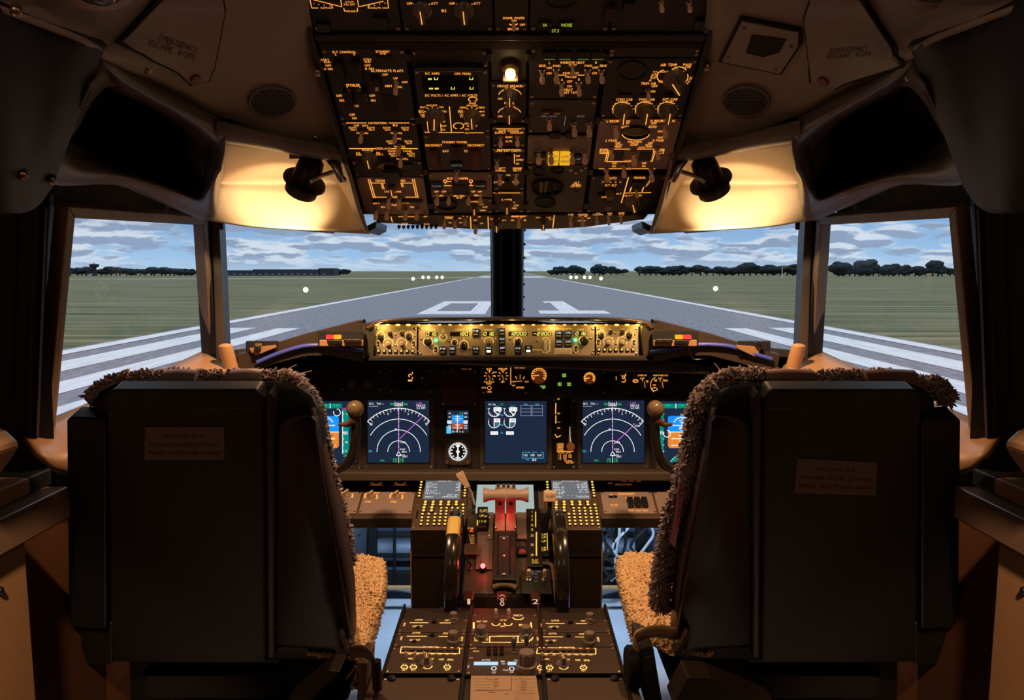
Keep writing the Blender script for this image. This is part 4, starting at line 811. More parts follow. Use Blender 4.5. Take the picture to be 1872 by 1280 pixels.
def drape_plate(dr, pts, h0, h1, rings=6):
    big = []
    for i in range(len(pts)):
        (x0, y0), (x1, y1) = pts[i], pts[(i+1) % len(pts)]
        for k in range(5): big.append((x0+(x1-x0)*k/5, y0+(y1-y0)*k/5))
    mb = MB(); n = len(big); rows = [[dr.P(x, y, h0) for x, y in big], [dr.P(x, y, h1) for x, y in big]]
    for r in range(1, rings+1):
        q = shrink(big, max(.02, 1-r/rings)); rows.append([dr.P(x, y, h1) for x, y in q])
    mb.grid(rows, True); mb.add(rows[-1], [tuple(range(n))]); return mb
DR = {'left': Drape(bpy.data.objects['trim_11']), 'right': Drape(bpy.data.objects['trim_12'])}
def hatch(side):
    L_ = side == 'left'; dr = DR[side]
    if L_: body = [(215, 76), (290, -6), (340, -40), (400, -40), (408, 14), (388, 118), (360, 128), (318, 124)]; tab = [(318, 124), (360, 128), (388, 118), (378, 142), (346, 150)]; lab = 'tan ceiling hatch lettered EMERGENCY ESCAPE ROPE, left of the overhead panels'
    else: body = [(1473, 28), (1484, -6), (1480, -40), (1560, -40), (1575, -10), (1652, 110), (1560, 142), (1484, 120)]; tab = [(1484, 120), (1560, 142), (1530, 158), (1486, 146)]; lab = 'tan ceiling hatch with faint dark lettering, right of the overhead panels'
    h = thing('escape_rope_hatch', lab, 'hatch', dr.P(320 if L_ else 1540, 60))
    drape_plate(dr, shrink(body, 1.055), -.001, .0060).build('seam', seam, h); drape_plate(dr, shrink(tab, 1.14), -.001, .0062, 3).build('seam', seam, h)
    drape_plate(dr, body, .0005, .0085, 9).build('cover', hatch_m, h, 50); drape_plate(dr, shrink(tab, .96), .0008, .0080, 4).build('latch_plate', hatch_m, h, 50)
    cx, cy = (352, 137) if L_ else (1510, 141)
    MB().lathe([(.009, .007), (.009, .010), (.007, .012), (.0004, .012)], dr.M(cx, cy), 18).build('latch_button', mat('latch_red', (.20, .03, .03), .35), h, 40, 0)
    return dr, h, None
def text_rot(pl, mb, t, px, py, hp, wp, ang, h=.0092):
    """text along a tilted picture direction"""
    gs = []; x = 0
    for ch in t:
        if ch == ' ': x += .38; continue
        g = glyph(ch); gs.append((g, x)); x += g[2]+.10
    x -= .10; A_ = math.radians(ang)
    for (vs, fs, w), x0 in gs:
        pts = []
        for vx, vy in vs:
            lx = ((vx+x0)/x-.5)*wp; ly = (vy/CAP-.5)*hp
            pts.append(pl.P(*pl.uv(px+lx*math.cos(A_)+ly*math.sin(A_), py+lx*math.sin(A_)-ly*math.cos(A_)), h))
        mb.add(pts, fs)
for side in ('left', 'right'):
    pl, h, _ = hatch(side); lt = MB()
    if side == 'left': text_rot(pl, lt, 'EMERGENCY', 321, 73, 12, 78, 17); text_rot(pl, lt, 'ESCAPE  ROPE', 308, 85, 12, 92, 17)
    else: text_rot(pl, lt, 'EMERGENCY', 1560, 84, 9, 74, -3); text_rot(pl, lt, 'ESCAPE  ROPE', 1560, 94, 8, 84, -3)
    lt.build('lettering', letter_dark, h, recalc=False)
# perforated speaker discs
spk_hole = mat('speaker_hole', (.004, .004, .004), .9)
for side, cx, cy in (('left', 497, 183), ('right', 1365, 182)):
    pl = DR[side]; t = thing('speaker', 'round dark perforated speaker in the %s ceiling lining' % side, 'speaker', pl.P(cx, cy))
    n = 36; e = lambda k, r, h: pl.P(cx+42*r*math.cos(2*PI*k/n), cy-27*r*math.sin(2*PI*k/n), h+.0025)
    MB().loft([[e(k, 1.06, -.003) for k in range(n)], [e(k, 1.04, .003) for k in range(n)], [e(k, .97, .003) for k in range(n)], [e(k, .95, .0008) for k in range(n)]], False).build('rim', rim_m, t, 40)
    MB().grid([[e(k, .97, .0012) for k in range(n)], [e(k, .6, .0012) for k in range(n)], [e(k, .3, .0012) for k in range(n)], [e(k, .03, .0012) for k in range(n)]], True).build('grille', mat('speaker_grille', (.03, .027, .026), .5), t, 60)
    hb = MB()
    for i in range(-5, 6):
        for j in range(-4, 5):
            x, y = i*7.2+(j % 2)*3.6, j*6
            if (x/36)**2+(y/23)**2 < 1: hb.disc(pl, cx+x, cy+y, 2.1, .0044, 1.5, 8)
    tag(hb.build('perforation', spk_hole, t, recalc=False), kind='stuff')
# square vent frame on the right lining
pl = DR['right']; t = thing('vent_frame', 'tan frame with a black hexagonal opening on the right ceiling lining', 'vent', pl.P(1392, 80))
fr_ = [(1358, 32), (1462, 52), (1462, 78), (1428, 128), (1322, 106)]
drape_plate(pl, shrink(fr_, 1.09), -.002, .0058).build('seam', seam, t); drape_plate(pl, fr_, .0005, .0080).build('cover', hatch_m, t, 50)
drape_plate(pl, [(1377, 55), (1441, 64), (1428, 88), (1398, 97), (1366, 89)], .0045, .0090, 4).build('opening', seam, t)
for x, y in ((1363, 44), (1449, 78), (1334, 97), (1421, 119)): inst('screw', proto('dscrew', screw_f, [dark_metal]), t, pl.M(x, y, .008) @ Matrix.Scale(.8, 4))
# ceiling screws
k = 0
for sx, sy, Y, where in [(580, 132, 1.30, 'beside FLT CONTROL on the left lining'), (457, 224, 1.39, 'below the left speaker'), (577, 251, 1.45, 'near the inner end of the left brow'), (270, 126, 1.14, 'below the left rope hatch'), (386, 190, 1.30, 'left of the left speaker'), (42, 320, .975, 'low on the left dark side panel'), (94, 329, 1.07, 'at the lower corner of the left dark side panel'), (29, 20, .87, 'at the top of the left dark side panel'),
    (1292, 122, 1.30, 'right of the AIR TEMP panel'), (1440, 222, 1.39, 'below the right speaker'), (1663, 139, 1.09, 'below the right rope hatch'), (1572, 173, 1.24, 'on the right lining edge'), (1498, 199, 1.32, 'on the right lining edge near the speaker'), (1806, 348, 1.02, 'low on the right dark side panel')]:
    p = P(sx, sy, Y); n = (CAM-p).normalized(); n = (n+Vector((0, 0, -.5))).normalized(); M = n.to_track_quat('Z', 'Y').to_matrix().to_4x4(); M.translation = p+n*.004
    o = inst('lining_screw', proto('lscrew', lambda mb: mb.lathe([(.0060, -.012), (.0060, .001), (.0042, .0028), (.0004, .0034)], n=14), [screw_m]), None, M); tag(o, 'small round screw head '+where, 'screw', 'screws in the ceiling linings')
# round ceiling fixtures cut by the top of the frame
for s_, pts, lab in ((-1, (180, -28, 60, .93), 'pale curved ceiling fixture cut off by the top edge, left'), (1, (1712, -38, 75, .95), 'pale curved ceiling fixture with a screw, cut off by the top edge, right')):
    c = P(pts[0], pts[1], pts[3]); nrm = Vector((-s_*.25, -.1, -1)).normalized(); M = nrm.to_track_quat('Z', 'Y').to_matrix().to_4x4(); M.translation = c; r = pts[2]/FPX*pts[3]
    t = thing('ceiling_fixture', lab, 'fixture', c); MB().lathe([(r, -.02), (r, .006), (r*.94, .012), (r*.62, .012), (r*.58, .004), (.001, .002)], M, 40).build('ring', mat('fixture_pink_tan', (.36, .24, .20), .45), t, 40)
    MB().lathe([(r*.55, .003), (r*.5, .014), (r*.3, .02), (.001, .022)], M, 30).build('lens', mat('fixture_lens', (.10, .09, .08), .2), t, 60)
# map lamps hanging in the nooks
LAMPS = []
for side in ('left', 'right'):
    q = (lambda v: v) if side == 'left' else (lambda v: Vector((-.018-v.x, v.y, v.z))); s_ = -1 if side == 'left' else 1
    top = q(P(572, 292, 1.52)); bot = q(P(549, 352, 1.56)); ax = (bot-top).normalized()
    M = ax.to_track_quat('Z', 'Y').to_matrix().to_4x4(); M.translation = top; L0 = (bot-top).length
    t = thing('map_lamp', 'black swivelling map lamp glowing under the %s brow' % side, 'lamp', top)
    MB().lathe([(.016, -.004), (.024, .004), (.026, .02), (.028, L0*.62), (.0285, L0*.63)], M, 28).build('lamp_body', black, t, 40)
    MB().lathe([(.028, L0*.60), (.043, L0*.62), (.044, L0*.68), (.034, L0*.70)], M, 32).build('flange', black, t, 40)
    MB().lathe([(.031, L0*.69), (.033, L0*.72), (.033, L0*.98), (.030, L0), (.027, L0*.98), (.027, L0*.70)], M, 32).build('lamp_rim', mat('lamp_rim_brown', (.06, .04, .025), .3), t, 40)
    MB().lathe([(.026, L0*.90), (.020, L0*.93), (.001, L0*.945)], M, 24).build('lens', glow('map_lamp_lens', (1, .75, .4), 6), t, 60)
    a = q(P(596, 300, 1.53)); b = q(P(618, 295, 1.50)); e = q(P(556, 334, 1.545))
    MB().tube([q(P(616, 312, 1.49)), q(P(585, 322, 1.52)), q(P(566, 333, 1.515))], .0045, 8).build('arm', metal, t, 60)
    MB().tube([q(P(600, 290, 1.50)), q(P(612, 305, 1.48)), q(P(624, 330, 1.49)), q(P(628, 328, 1.50))], .0065, 10).build('bracket', metal, t, 60)
    MB().prism([q(P(598, 284, 1.51)), q(P(618, 288, 1.50)), q(P(626, 326, 1.50)), q(P(606, 300, 1.51))], Vector((0, .02, 0))).build('clamp', black, t, None, .002)
    LAMPS.append((bot+ax*.006, bot, s_))
# stickers in the nooks
t = tag(MB().prism([P(529, 276, 1.50), P(556, 282, 1.51), P(554, 290, 1.515), P(529, 290, 1.50)], (0, .0015, 0)).build('nook_sticker', mat('sticker_tan', (.5, .42, .33), .6)), 'small pale sticker on the back of the left lamp nook', 'sticker')

# ================================================================ centre glareshield with the autopilot panels
MP = Plane(P(936, 625, 1.90), (1, 0, 0), (0, .10, 1))
g3 = (660, 580, 6.933); g4 = (920, 580, 6.933)
gs = thing('glareshield', 'long brown glareshield hood running under the windshield around the gold autopilot panel', 'glareshield', P(930, 600, 2.1))
gsm = mat('glareshield_brown', (.045, .030, .020), .45, noise_amt=.15, nscale=20, bump=.1); gsd = mat('glareshield_underside', (.02, .014, .011), .8)
hood = MB()
def pr(pts, Y0, Y1, mb): a = [P(x, y, Y0) for x, y in pts]; mb.prism(a, (0, Y1-Y0, 0))
# hood over the centre: top surface and front bead
ft = [(664, 593), (694, 586), (760, 581), (1110, 581), (1178, 586), (1196, 593)]; fb_ = [(668, 601), (690, 590), (760, 585), (1110, 585), (1180, 590), (1196, 601)]
hood.grid([[P(x, y, 1.87) for x, y in fb_], [P(x, y, 1.87) for x, y in ft], [P(x, y, 1.885)+Vector((0, 0, .003)) for x, y in ft], [P(936+(x-936)*.9, y+1.5, 2.12) for x, y in ft], [P(936+(x-936)*.8, y+6, 2.42) for x, y in ft]])
hood.grid([[P(x, y, 1.87) for x, y in fb_], [P(x, y+2, 2.1) for x, y in fb_]])
hood.build('hood', gsm, gs, 50)
bm_ = MB(); bm_.tube(spline([P(x, y, 1.868) for x, y in ((672, 600), (695, 588), (760, 583.5), (936, 583), (1110, 583.5), (1176, 589), (1192, 599))], 6), .0035, 8); bm_.build('edge_bead', mat('bead_gloss_brown', (.14, .085, .05), .2), gs, 60)
MB().add([MP.P(*MP.uv(x, y), -.02) for x, y in ((664, 590), (1198, 590), (1198, 664), (664, 664))], [(0, 1, 2, 3)]).build('backing', matte_black, gs)
pr([(664, 594), (686, 597), (682, 652), (664, 652)], 1.875, 2.1, cm := MB()); cm.build('cheek', mat('cheek_olive', (.05, .04, .022), .5), gs, None, .002); cm = MB(); pr([(1172, 596), (1198, 594), (1198, 652), (1176, 652)], 1.875, 2.1, cm); cm.build('cheek', mat('cheek_olive', (.05, .04, .022), .5), gs, None, .002)
pr([(676, 652), (1180, 652), (1186, 660), (670, 660)], 1.87, 2.0, cm := MB()); cm.build('chin', gsd, gs, None, .002)
# wings
for side in ('left', 'right'):
    f = (lambda x: x) if side == 'left' else (lambda x: 1858-x)
    face = [(433, 652), (560, 613), (652, 590), (664, 590), (664, 662), (600, 650), (560, 650), (500, 665), (440, 690)]
    w_ = MB()
    # wing body swept forward towards the side window, built around the face
    Yf = lambda x: 1.88-(664-x)*.00022
    F0 = [P(f(x), y, Yf(x)) for x, y in face]; n = len(face); c0 = Vector((F0[0].x*0, 0, 0))
    w_.add(F0, [tuple(range(n))])
    T1 = [(433, 652), (560, 613), (652, 590), (664, 588)]; T2 = [P(f(x), y, Yf(x)) for x, y in T1]; T3 = [P(936+(f(x)-936)*(1.0 if x < 500 else .97), y+6, Yf(x)+.40) for x, y in T1]
    top_ = [p+Vector((0, .0, .004)) for p in T2]
    w_.grid([T2, top_, [p+Vector((0, .02, .006)) for p in T2], T3]); B1 = [F0[4], F0[5], F0[6], F0[7], F0[8]]; w_.grid([B1, [p+Vector((0, .3, .03)) for p in B1]])
    w_.build('wing', gsm, gs, 50)
    arc_ = [(664, 640), (640, 637), (612, 632), (585, 630), (555, 632), (525, 640), (497, 650), (470, 662)] if side == 'left' else [(670, 643), (640, 639), (600, 631), (560, 629), (520, 633), (480, 646), (447, 656)]
    arc_ = [(f(x) if side == 'left' else 1858-x, y) for x, y in arc_]
    MB().tube(spline([P(x, y+1, (1.88-(664-(x if x < 936 else 1858-x))*.00022)-.010) for x, y in arc_], 5), .0055, 8, flat=1).build('blue_lit_edge_trim', blue_lit_m, gs, 60)
    # warning light recess
    def bx_(name, x0, y0, x1, y1, Y0, Y1, m, par, bev=.001, **k):
        if side == 'right': x0, x1 = 1858-x1, 1858-x0
        q0 = P(x0, y0, Y0); q1 = P(x1, y1, Y0); mb = MB(); mb.prism([q0, P(x1, y0, Y0), q1, P(x0, y1, Y0)], (0, Y1-Y0, 0)); return mb.build(name, m, par, None, bev)
    wl_ = thing('warning_light_panel', 'small recessed panel with a red and an amber lit lens on the %s glareshield wing' % side, 'warning panel', P(f(622), 620, 1.84))
    bx_('recess', 581, 605, 663, 633, 1.845, 1.865, seam, wl_); bx_('lower_plate', 584, 622, 663, 633, 1.836, 1.846, tan, wl_)
    ra = bx_('red_warning_light', 596 if side == 'left' else 594, 613, 608, 620, 1.832, 1.845, red_e, wl_, 0); rb = bx_('amber_warning_light', 610, 613, 622, 620, 1.832, 1.845, amber_l, wl_, 0)
    bx_('annunciator', 598, 622, 624, 629, 1.828, 1.838, black, wl_); bx_('annunciator', 628, 620, 659, 627, 1.828, 1.838, black, wl_)
    lt = MB(); pl = Plane(P(f(645), 625, 1.827), (1, 0, 0), (0, 0, 1)); lt.text(pl, 'FLT CONT', f(636), 622, 2.5, 12).text(pl, 'ELEC', f(651), 622, 2.5, 10); lt.build('legend', amber_dim, wl_, recalc=False)
    ck = thing('clock_switch_plate', 'tan corner plate with a black knob at the outer end of the %s glareshield' % side, 'control panel', P(f(480), 636, 1.83))
    cp = [(455, 637), (502, 631), (504, 636), (468, 650), (460, 645)] if side == 'left' else [(465, 635), (512, 631), (510, 637), (479, 652), (472, 648)]
    cp = [(f(x), y) for x, y in cp]; bx_('recess', 449, 624, 506, 650, 1.835, 1.85, seam, ck)
    MB().prism([P(x, y, 1.825) for x, y in cp], (0, .012, 0)).build('plate', tan, ck, None, .001)
    kx = 472 if side == 'left' else 1491; kx = 472 if side == 'left' else 1496-0; kx = 472 if side == 'left' else 1858-492+18
    a_ = P(472 if side == 'left' else 1384, 638 if side == 'left' else 628, 1.825)
    MB().lathe([(.008, -.002), (.008, .008), (.006, .012), (.0003, .013)], Matrix.Translation(a_) @ Matrix.Rotation(PI/2, 4, 'X'), 16).build('knob', black, ck, 40)
    if side == 'left':
        lt = MB(); pl = Plane(P(474, 630, 1.822), (1, 0, 0), (0, 0, 1)); lt.text(pl, 'CLOCK', 473, 630, 4, 12); lt.build('legend', amber, ck, recalc=False)
# ---- autopilot (mode control) panel and the two display control panels
def mk(name, label, x0, x1, y0=597, y1=651, m=mcp_m, crop=g3): return Mod(MP, name, label, 'control panel', (x0, y0, x1, y1), m, crop, .006, px=True, leg=yel_leg)
yel_leg = mat('mcp_white_print', (.8, .66, .38), .4, emit=(1, .62, .14), es=.55)
green_star = glow('green_hot', (.05, 1, .25), 9)
def small_round(mb): mb.lathe([(.0075, 0), (.0075, .002), (.0055, .003), (.0052, .013), (.0042, .014), (.0003, .014)], n=18)
blk_knob = mat('knob_black_gloss', (.03, .024, .018), .25)
def PK(): return proto('mcpknob', small_round, [blk_knob])
def hexk(mb):
    mb.lathe([(.011, 0), (.011, .002), (.0100, .003), (.0100, .006), (.0062, .007), (.0060, .018), (.005, .019), (.0003, .019)], n=8)
HK = lambda: proto('hexknob', hexk, [mat('hex_knob_tan', (.42, .32, .18), .35)])
for side, cr_, x0, x1 in (('left', g3, 686, 763), ('right', g4, 1089, 1167)):
    m = mk('display_control_panel', 'gold panel with a row of seven lit buttons, %s end of the autopilot panel' % side, x0, x1, crop=cr_)
    o = 0 if side == 'left' else 980; dy = 0 if side == 'left' else -18
    for x, y in ((255, 235), (612, 232)): m.place('round_knob', PK(), x+o, y+dy+20, 0, 1.05); m.a(x+o, y+dy, 52, 10, 330, 9, 44)
    for x, y in ((348, 325), (522, 322)): m.place('selector_knob', HK(), x+o, y+dy+18, 0, .75); m.a(x+o, y+dy, 62, -130, 130, 8, 55, 7, 10)
    for x, y in ((372, 212), (525, 212)): m.place('push_knob', PK(), x+o, y+dy, 0, .8)
    for x in (222, 672): m.bt('toggle_slot', x+o, 338+dy, 34, 60, black, .002); m.place('toggle_switch', p_toggle(), x+o, 345+dy, 0, .45); m.a(x+o, 338+dy, 26, 0, 360, 6, 40)
    for i in range(7):
        bb = m.bt('push_button', 228+i*72+o-(i == 6)*4, 432+dy, 46, 46, black, .004); k = m.q(228+i*72+o, 428+dy); MB().pbox(MP, k[0]-2, k[1]-1.6, k[0]+2, k[1]+1.4, m.h+.004, m.h+.0048).build('lit_cap', glow('button_yellow', (1, .72, .12), 1.0), bb)
    for x, y in ((200, 238), (440, 220), (686, 236), (443, 358)): m.place('screw', p_screw(), x+o, y+dy, 0, .7)
    m.t('MINS', 262+o, 180+dy, 16, 60).t('RST', 370+o, 172+dy, 14, 36).t('STD', 525+o, 172+dy, 14, 42).t('BARO', 622+o, 180+dy, 16, 60).t('RADIO', 230+o, 200+dy, 11, 40).t('IN', 590+o, 195+dy, 11, 20).t('VOR 1', 215+o, 292+dy, 13, 44).t('VOR 2', 672+o, 292+dy, 13, 44).t('ADF 1', 222+o, 384+dy, 12, 44).t('ADF 2', 668+o, 380+dy, 12, 40).t('APP', 300+o, 300+dy, 11, 30).t('PLN', 405+o, 285+dy, 11, 30).t('5', 478+o, 295+dy, 12).t('20', 520+o, 268+dy, 12).t('640', 585+o, 330+dy, 12, 34)
    m.done()
m = mk('autopilot_panel', 'long gold autopilot panel with yellow figures 016, 180, 12000 and 2300', 765, 1087)
def win(x, y, w, h, t, wp, hp=None, xo=0):
    b = m.bt('number_window', x, y, w, h, matte_black, .001); px, py = m.q(x+xo, y); sg = MB(); sg.seg(MP, t, px, py, wp/6.933, (hp or h*.66)/6.933, m.h+.0018, 1.0); sg.build('figures', yel, b)
m.c = g3
win(895, 214, 150, 54, '016', 140); win(1252, 214, 240, 54, '180', 130, xo=45); win(1620, 212, 150, 54, '016', 140)
m.t('COURSE', 898, 161, 22, 92).t('A/T', 1042, 160, 18, 36).t('ARM', 1044, 184, 16, 50).t('OFF', 1046, 306, 16, 40).t('IAS/MACH', 1250, 160, 20, 112).t('HEADING', 1620, 160, 20, 104).t('C/O', 1190, 268, 18, 52).t('10', 1540, 268, 16, 30).t('30', 1706, 266, 16, 28)
m.place('round_knob', PK(), 850, 312, 0, 1.25); m.a(852, 312, 60, -150, -40, 8, 56).a(852, 312, 60, 40, 130, 8, 56)
m.a(1045, 255, 46, -160, -20, 8, 42).a(1045, 255, 46, 20, 160, 8, 42); m.place('toggle_switch', p_toggle(), 1045, 250, 0, .5)
m.a(1188, 318, 40, 0, 360, 8, 38); m.place('round_knob', PK(), 1188, 325, 0, .9); m.a(1306, 350, 56, 0, 360, 9, 54).l((1306, 262), (1306, 290), w=8).l((1258, 372), (1222, 384), w=8).l((1356, 372), (1378, 396), w=8); m.place('round_knob', PK(), 1306, 362, 0, 1.35)
m.a(1620, 305, 56, -110, 110, 8, 50, 9, 10); m.place('selector_knob', HK(), 1620, 312, 0, .85)
whl = glow('button_white', (.95, .95, 1), 1.0); dcap = mat('button_black', (.01, .01, .012), .3)
def btn(x, y, t, h=100, w=86, t2=None):
    b = m.bt('push_button', x, y, w, h, dcap, .005); px, py = m.q(x, y-h*.22); q_ = MB().text(MP, t, px, py, 3.6, w/6.933*.72, m.h+.0056); q_.build('legend', whl, b, recalc=False)
    px, py = m.q(x, y+h*.22); MB().pbox(MP, px-w/20, py-1, px+w/20, py+1, m.h+.005, m.h+.0056).build('bar_light', mat('bar_unlit', (.25, .25, .24), .4), b)
btn(1456, 196, 'N1'); btn(1042, 420, 'N1'); btn(1160, 420, 'SPEED'); btn(1456, 418, 'LVL CHG'); btn(1788, 190, 'LNAV'); btn(1788, 300, 'VOR LOC'); btn(1790, 412, 'APP')
b = m.bt('push_button', 1620, 415, 84, 100, dcap, .005); px, py = m.q(1620, 388); MB().text(MP, 'HDG SEL', px, py, 3.4, 9, m.h+.0056).build('legend', whl, b, recalc=False); px, py = m.q(1620, 432); MB().pbox(MP, px-3.5, py-1.8, px+3.5, py+1.8, m.h+.005, m.h+.0065).build('lit_lamp', glow('amber_hot_lamp', (1, .72, .35), 4), b)
for x, y in ((735, 165), (735, 436), (770, 276), (1116, 306), (1384, 402)): m.place('screw', p_screw(), x, y, 0, .85)
for c in (g3, g4):
    m.c = c; x, y = (955, 295) if c is g3 else (912, 290); a, b = MP.uv(*m.q(x, y)); MB().lathe([(.0035, 0), (.0035, .004), (.0022, .007), (.0003, .0078)], MP.M(a, b, m.h), 12).build('green_lamp', green_star, m.r, 60)
    x, y = (950, 410) if c is g3 else (920, 400); m.bt('toggle_slot', x, y, 34, 60, black, .002); m.place('toggle_switch', p_toggle(), x, y+8, 0, .5); m.a(x, y, 30, 0, 360, 6, 48)
m.c = g4
win(186, 210, 240, 54, '12000', 220); win(490, 210, 240, 54, '-2300', 225); win(978, 208, 148, 54, '016', 138)
m.t('ALTITUDE', 186, 156, 20, 102).t('VERT SPEED', 492, 156, 20, 125).t('COURSE', 975, 156, 20, 92).t('A/P ENGAGE', 758, 148, 18, 130).l((648, 158), (662, 142), (690, 142), w=6).l((826, 142), (852, 142), (864, 158), w=6)
m.a(185, 302, 48, 0, 360, 8, 46).l((185, 255), (185, 268), w=7); m.place('round_knob', PK(), 185, 312, 0, 1.15)
m.bt('vertical_speed_wheel', 532, 365, 42, 150, cream, .006); m.a(532, 285, 34, -90, 90, 7, 26).a(532, 430, 34, 90, 270, 7, 24).l((588, 290), (588, 430), w=5)
for y in (290, 325, 360, 395, 430): m.l((575, y), (602, y), w=5)
m.l((368, 415), (495, 415), w=5).bt('disengage_bar', 758, 428, 190, 54, cream, .005); m.l((655, 398), (862, 398), (862, 462), (655, 462), (655, 398), w=5)
btn(700, 218, 'CMD', 92, 90); btn(818, 218, 'CMD', 92, 90); btn(700, 330, 'CWS', 92, 90); btn(818, 330, 'CWS', 92, 90); btn(186, 415, 'ALT HLD')
b = m.bt('push_button', 318, 400, 84, 84, dcap, .005); px, py = m.q(318, 428); MB().pbox(MP, px-3.5, py-1.8, px+3.5, py+1.8, m.h+.005, m.h+.0065).build('lit_lamp', glow('amber_hot_lamp', (1, .72, .35), 4), b); px, py = m.q(318, 384); MB().text(MP, 'V/S', px, py, 3, 5, m.h+.0056).build('legend', whl, b, recalc=False)
m.place('round_knob', PK(), 1025, 300, 0, 1.45); m.a(1018, 295, 58, 50, 140, 8, 52).a(1018, 295, 58, -140, -30, 8, 52)
for x, y in ((88, 275), (432, 300), (1105, 268), (1140, 152), (1140, 430)): m.place('screw', p_screw(), x, y, 0, .85)
m.done()
# row of small lamps under the hood
pk = MB()
for i in range(26):
    p = MP.P(*MP.uv(690+i*19, 593.5), .012); MB
lamps = thing('glareshield_light_strip', 'row of tiny warm lamps under the glareshield hood above the gold panels', 'light strip', MP.P(*MP.uv(936, 593), .01))
a0, b_ = MP.uv(682, 595.5); a1, _ = MP.uv(1174, 595.5); MB().ob(MP, (a0+a1)/2, b_, a1-a0, .006, -.01, .004).build('rail', tan, lamps, None, .001)
for i in range(26):
    a, b = MP.uv(690+i*19, 594); MB().ball(MP.P(a, b, .005), .0022 if 3 < i < 23 else .0032, 8, sc=(2.0, 1, .7)).build('lamp', glow('strip_bulb', (1, .62, .12), 1.6 if 3 < i < 23 else 3), lamps, 60)
# ================================================================ main instrument panel
IP = Plane(P(936, 760, 2.12), (1, 0, 0), (0, .10, 1))
ipm = mat('instrument_panel_black', (.018, .014, .013), .55, noise_amt=.1); bezel_m = mat('display_bezel', (.05, .037, .03), .5, noise_amt=.1)
ip = thing('instrument_panel', 'wide dark main instrument panel behind the displays', 'instrument panel', IP.P(*IP.uv(936, 860), -.05))
a0, b0 = IP.uv(430, 862); a1, b1 = IP.uv(1440, 655); MB().ob(IP, (a0+a1)/2, (b0+b1)/2, a1-a0, b1-b0, -.12, 0).build('panel_board', ipm, ip, None, .002)
MB().pbox(IP, 430, 858, 1440, 873, -.10, .055).build('lower_ledge', mat('ledge_brown', (.10, .072, .052), .4), ip, None, .003)
# dark upper recess between hood and panel
c5 = (560, 660, 5.82); c6 = (860, 660, 5.818); c7b = (1040, 660, 5.82)
class Disp:
    def __init__(s, name, label, x0, y0, x1, y1, crop, m=None, frame=(10, 6, 10, 16), cat='display', scr=None):
        s.c = crop; s.m = {}; s.h = .010
        s.r = thing(name, label, cat, IP.P(*IP.uv((x0+x1)/2, y1), 0))
        MB().pbox(IP, x0-frame[0], y0-frame[1], x1+frame[2], y1+frame[3], 0, .006).build('bezel', bezel_m, s.r, None, .0015)
        MB().pbox(IP, x0-2, y0-2, x1+2, y1+2, .005, .008).build('screen_surround', black, s.r, None, .001)
        s.scr = MB().pbox(IP, x0, y0, x1, y1, .006, .009).build('screen', scr or screen_m, s.r, None, .001)
        for x, y in ((x0-frame[0]+6, y1+frame[3]-7), (x1+frame[2]-6, y1+frame[3]-7)): a, b = IP.uv(x, y); inst('screw', p_screw(), s.r, IP.M(a, b, .006) @ Matrix.Scale(.8, 4))
        s.x0, s.x1, s.y0, s.y1 = x0, x1, y0, y1
    def mb(s, m):
        if m not in s.m: s.m[m] = MB()
        return s.m[m]
    def q(s, p): return s.c[0]+p[0]/s.c[2], s.c[1]+p[1]/s.c[2]
    def l(s, m, *pts, w=5, h=0): s.mb(m).line(IP, [s.q(p) for p in pts], w/s.c[2], s.h+h); return s
    def a(s, m, x, y, r, a0, a1, w=5, h=0, n=30): k = s.q((x, y)); s.mb(m).arc(IP, k[0], k[1], r/s.c[2], a0, a1, w/s.c[2], n=n, h=s.h+h); return s
    def t(s, m, tx, x, y, hh=18, w=None, h=.0003): k = s.q((x, y)); s.mb(m).text(IP, tx, k[0], k[1], hh/s.c[2], w/s.c[2] if w else None, s.h+h); return s
    def r_(s, m, x0, y0, x1, y1, h=0): a = s.q((x0, y0)); b = s.q((x1, y1)); s.mb(m).add([IP.P(*IP.uv(*p), s.h+h) for p in ((a[0], a[1]), (b[0], a[1]), (b[0], b[1]), (a[0], b[1]))], [(0, 1, 2, 3)]); return s
    def poly(s, m, pts, h=0): s.mb(m).add([IP.P(*IP.uv(*s.q(p)), s.h+h) for p in pts], [tuple(range(len(pts)))]); return s
    def done(s, names):
        for m, mb in s.m.items(): mb.build(names.get(m, 'symbols'), m, s.scr, recalc=False)
NM = {white_e: 'white_symbols', green_e: 'green_symbols', mag_e: 'magenta_symbols', cyan_e: 'cyan_symbols', sky_e: 'sky_field', earth_e: 'ground_field', teal_e: 'teal_band', amber: 'amber_symbols'}
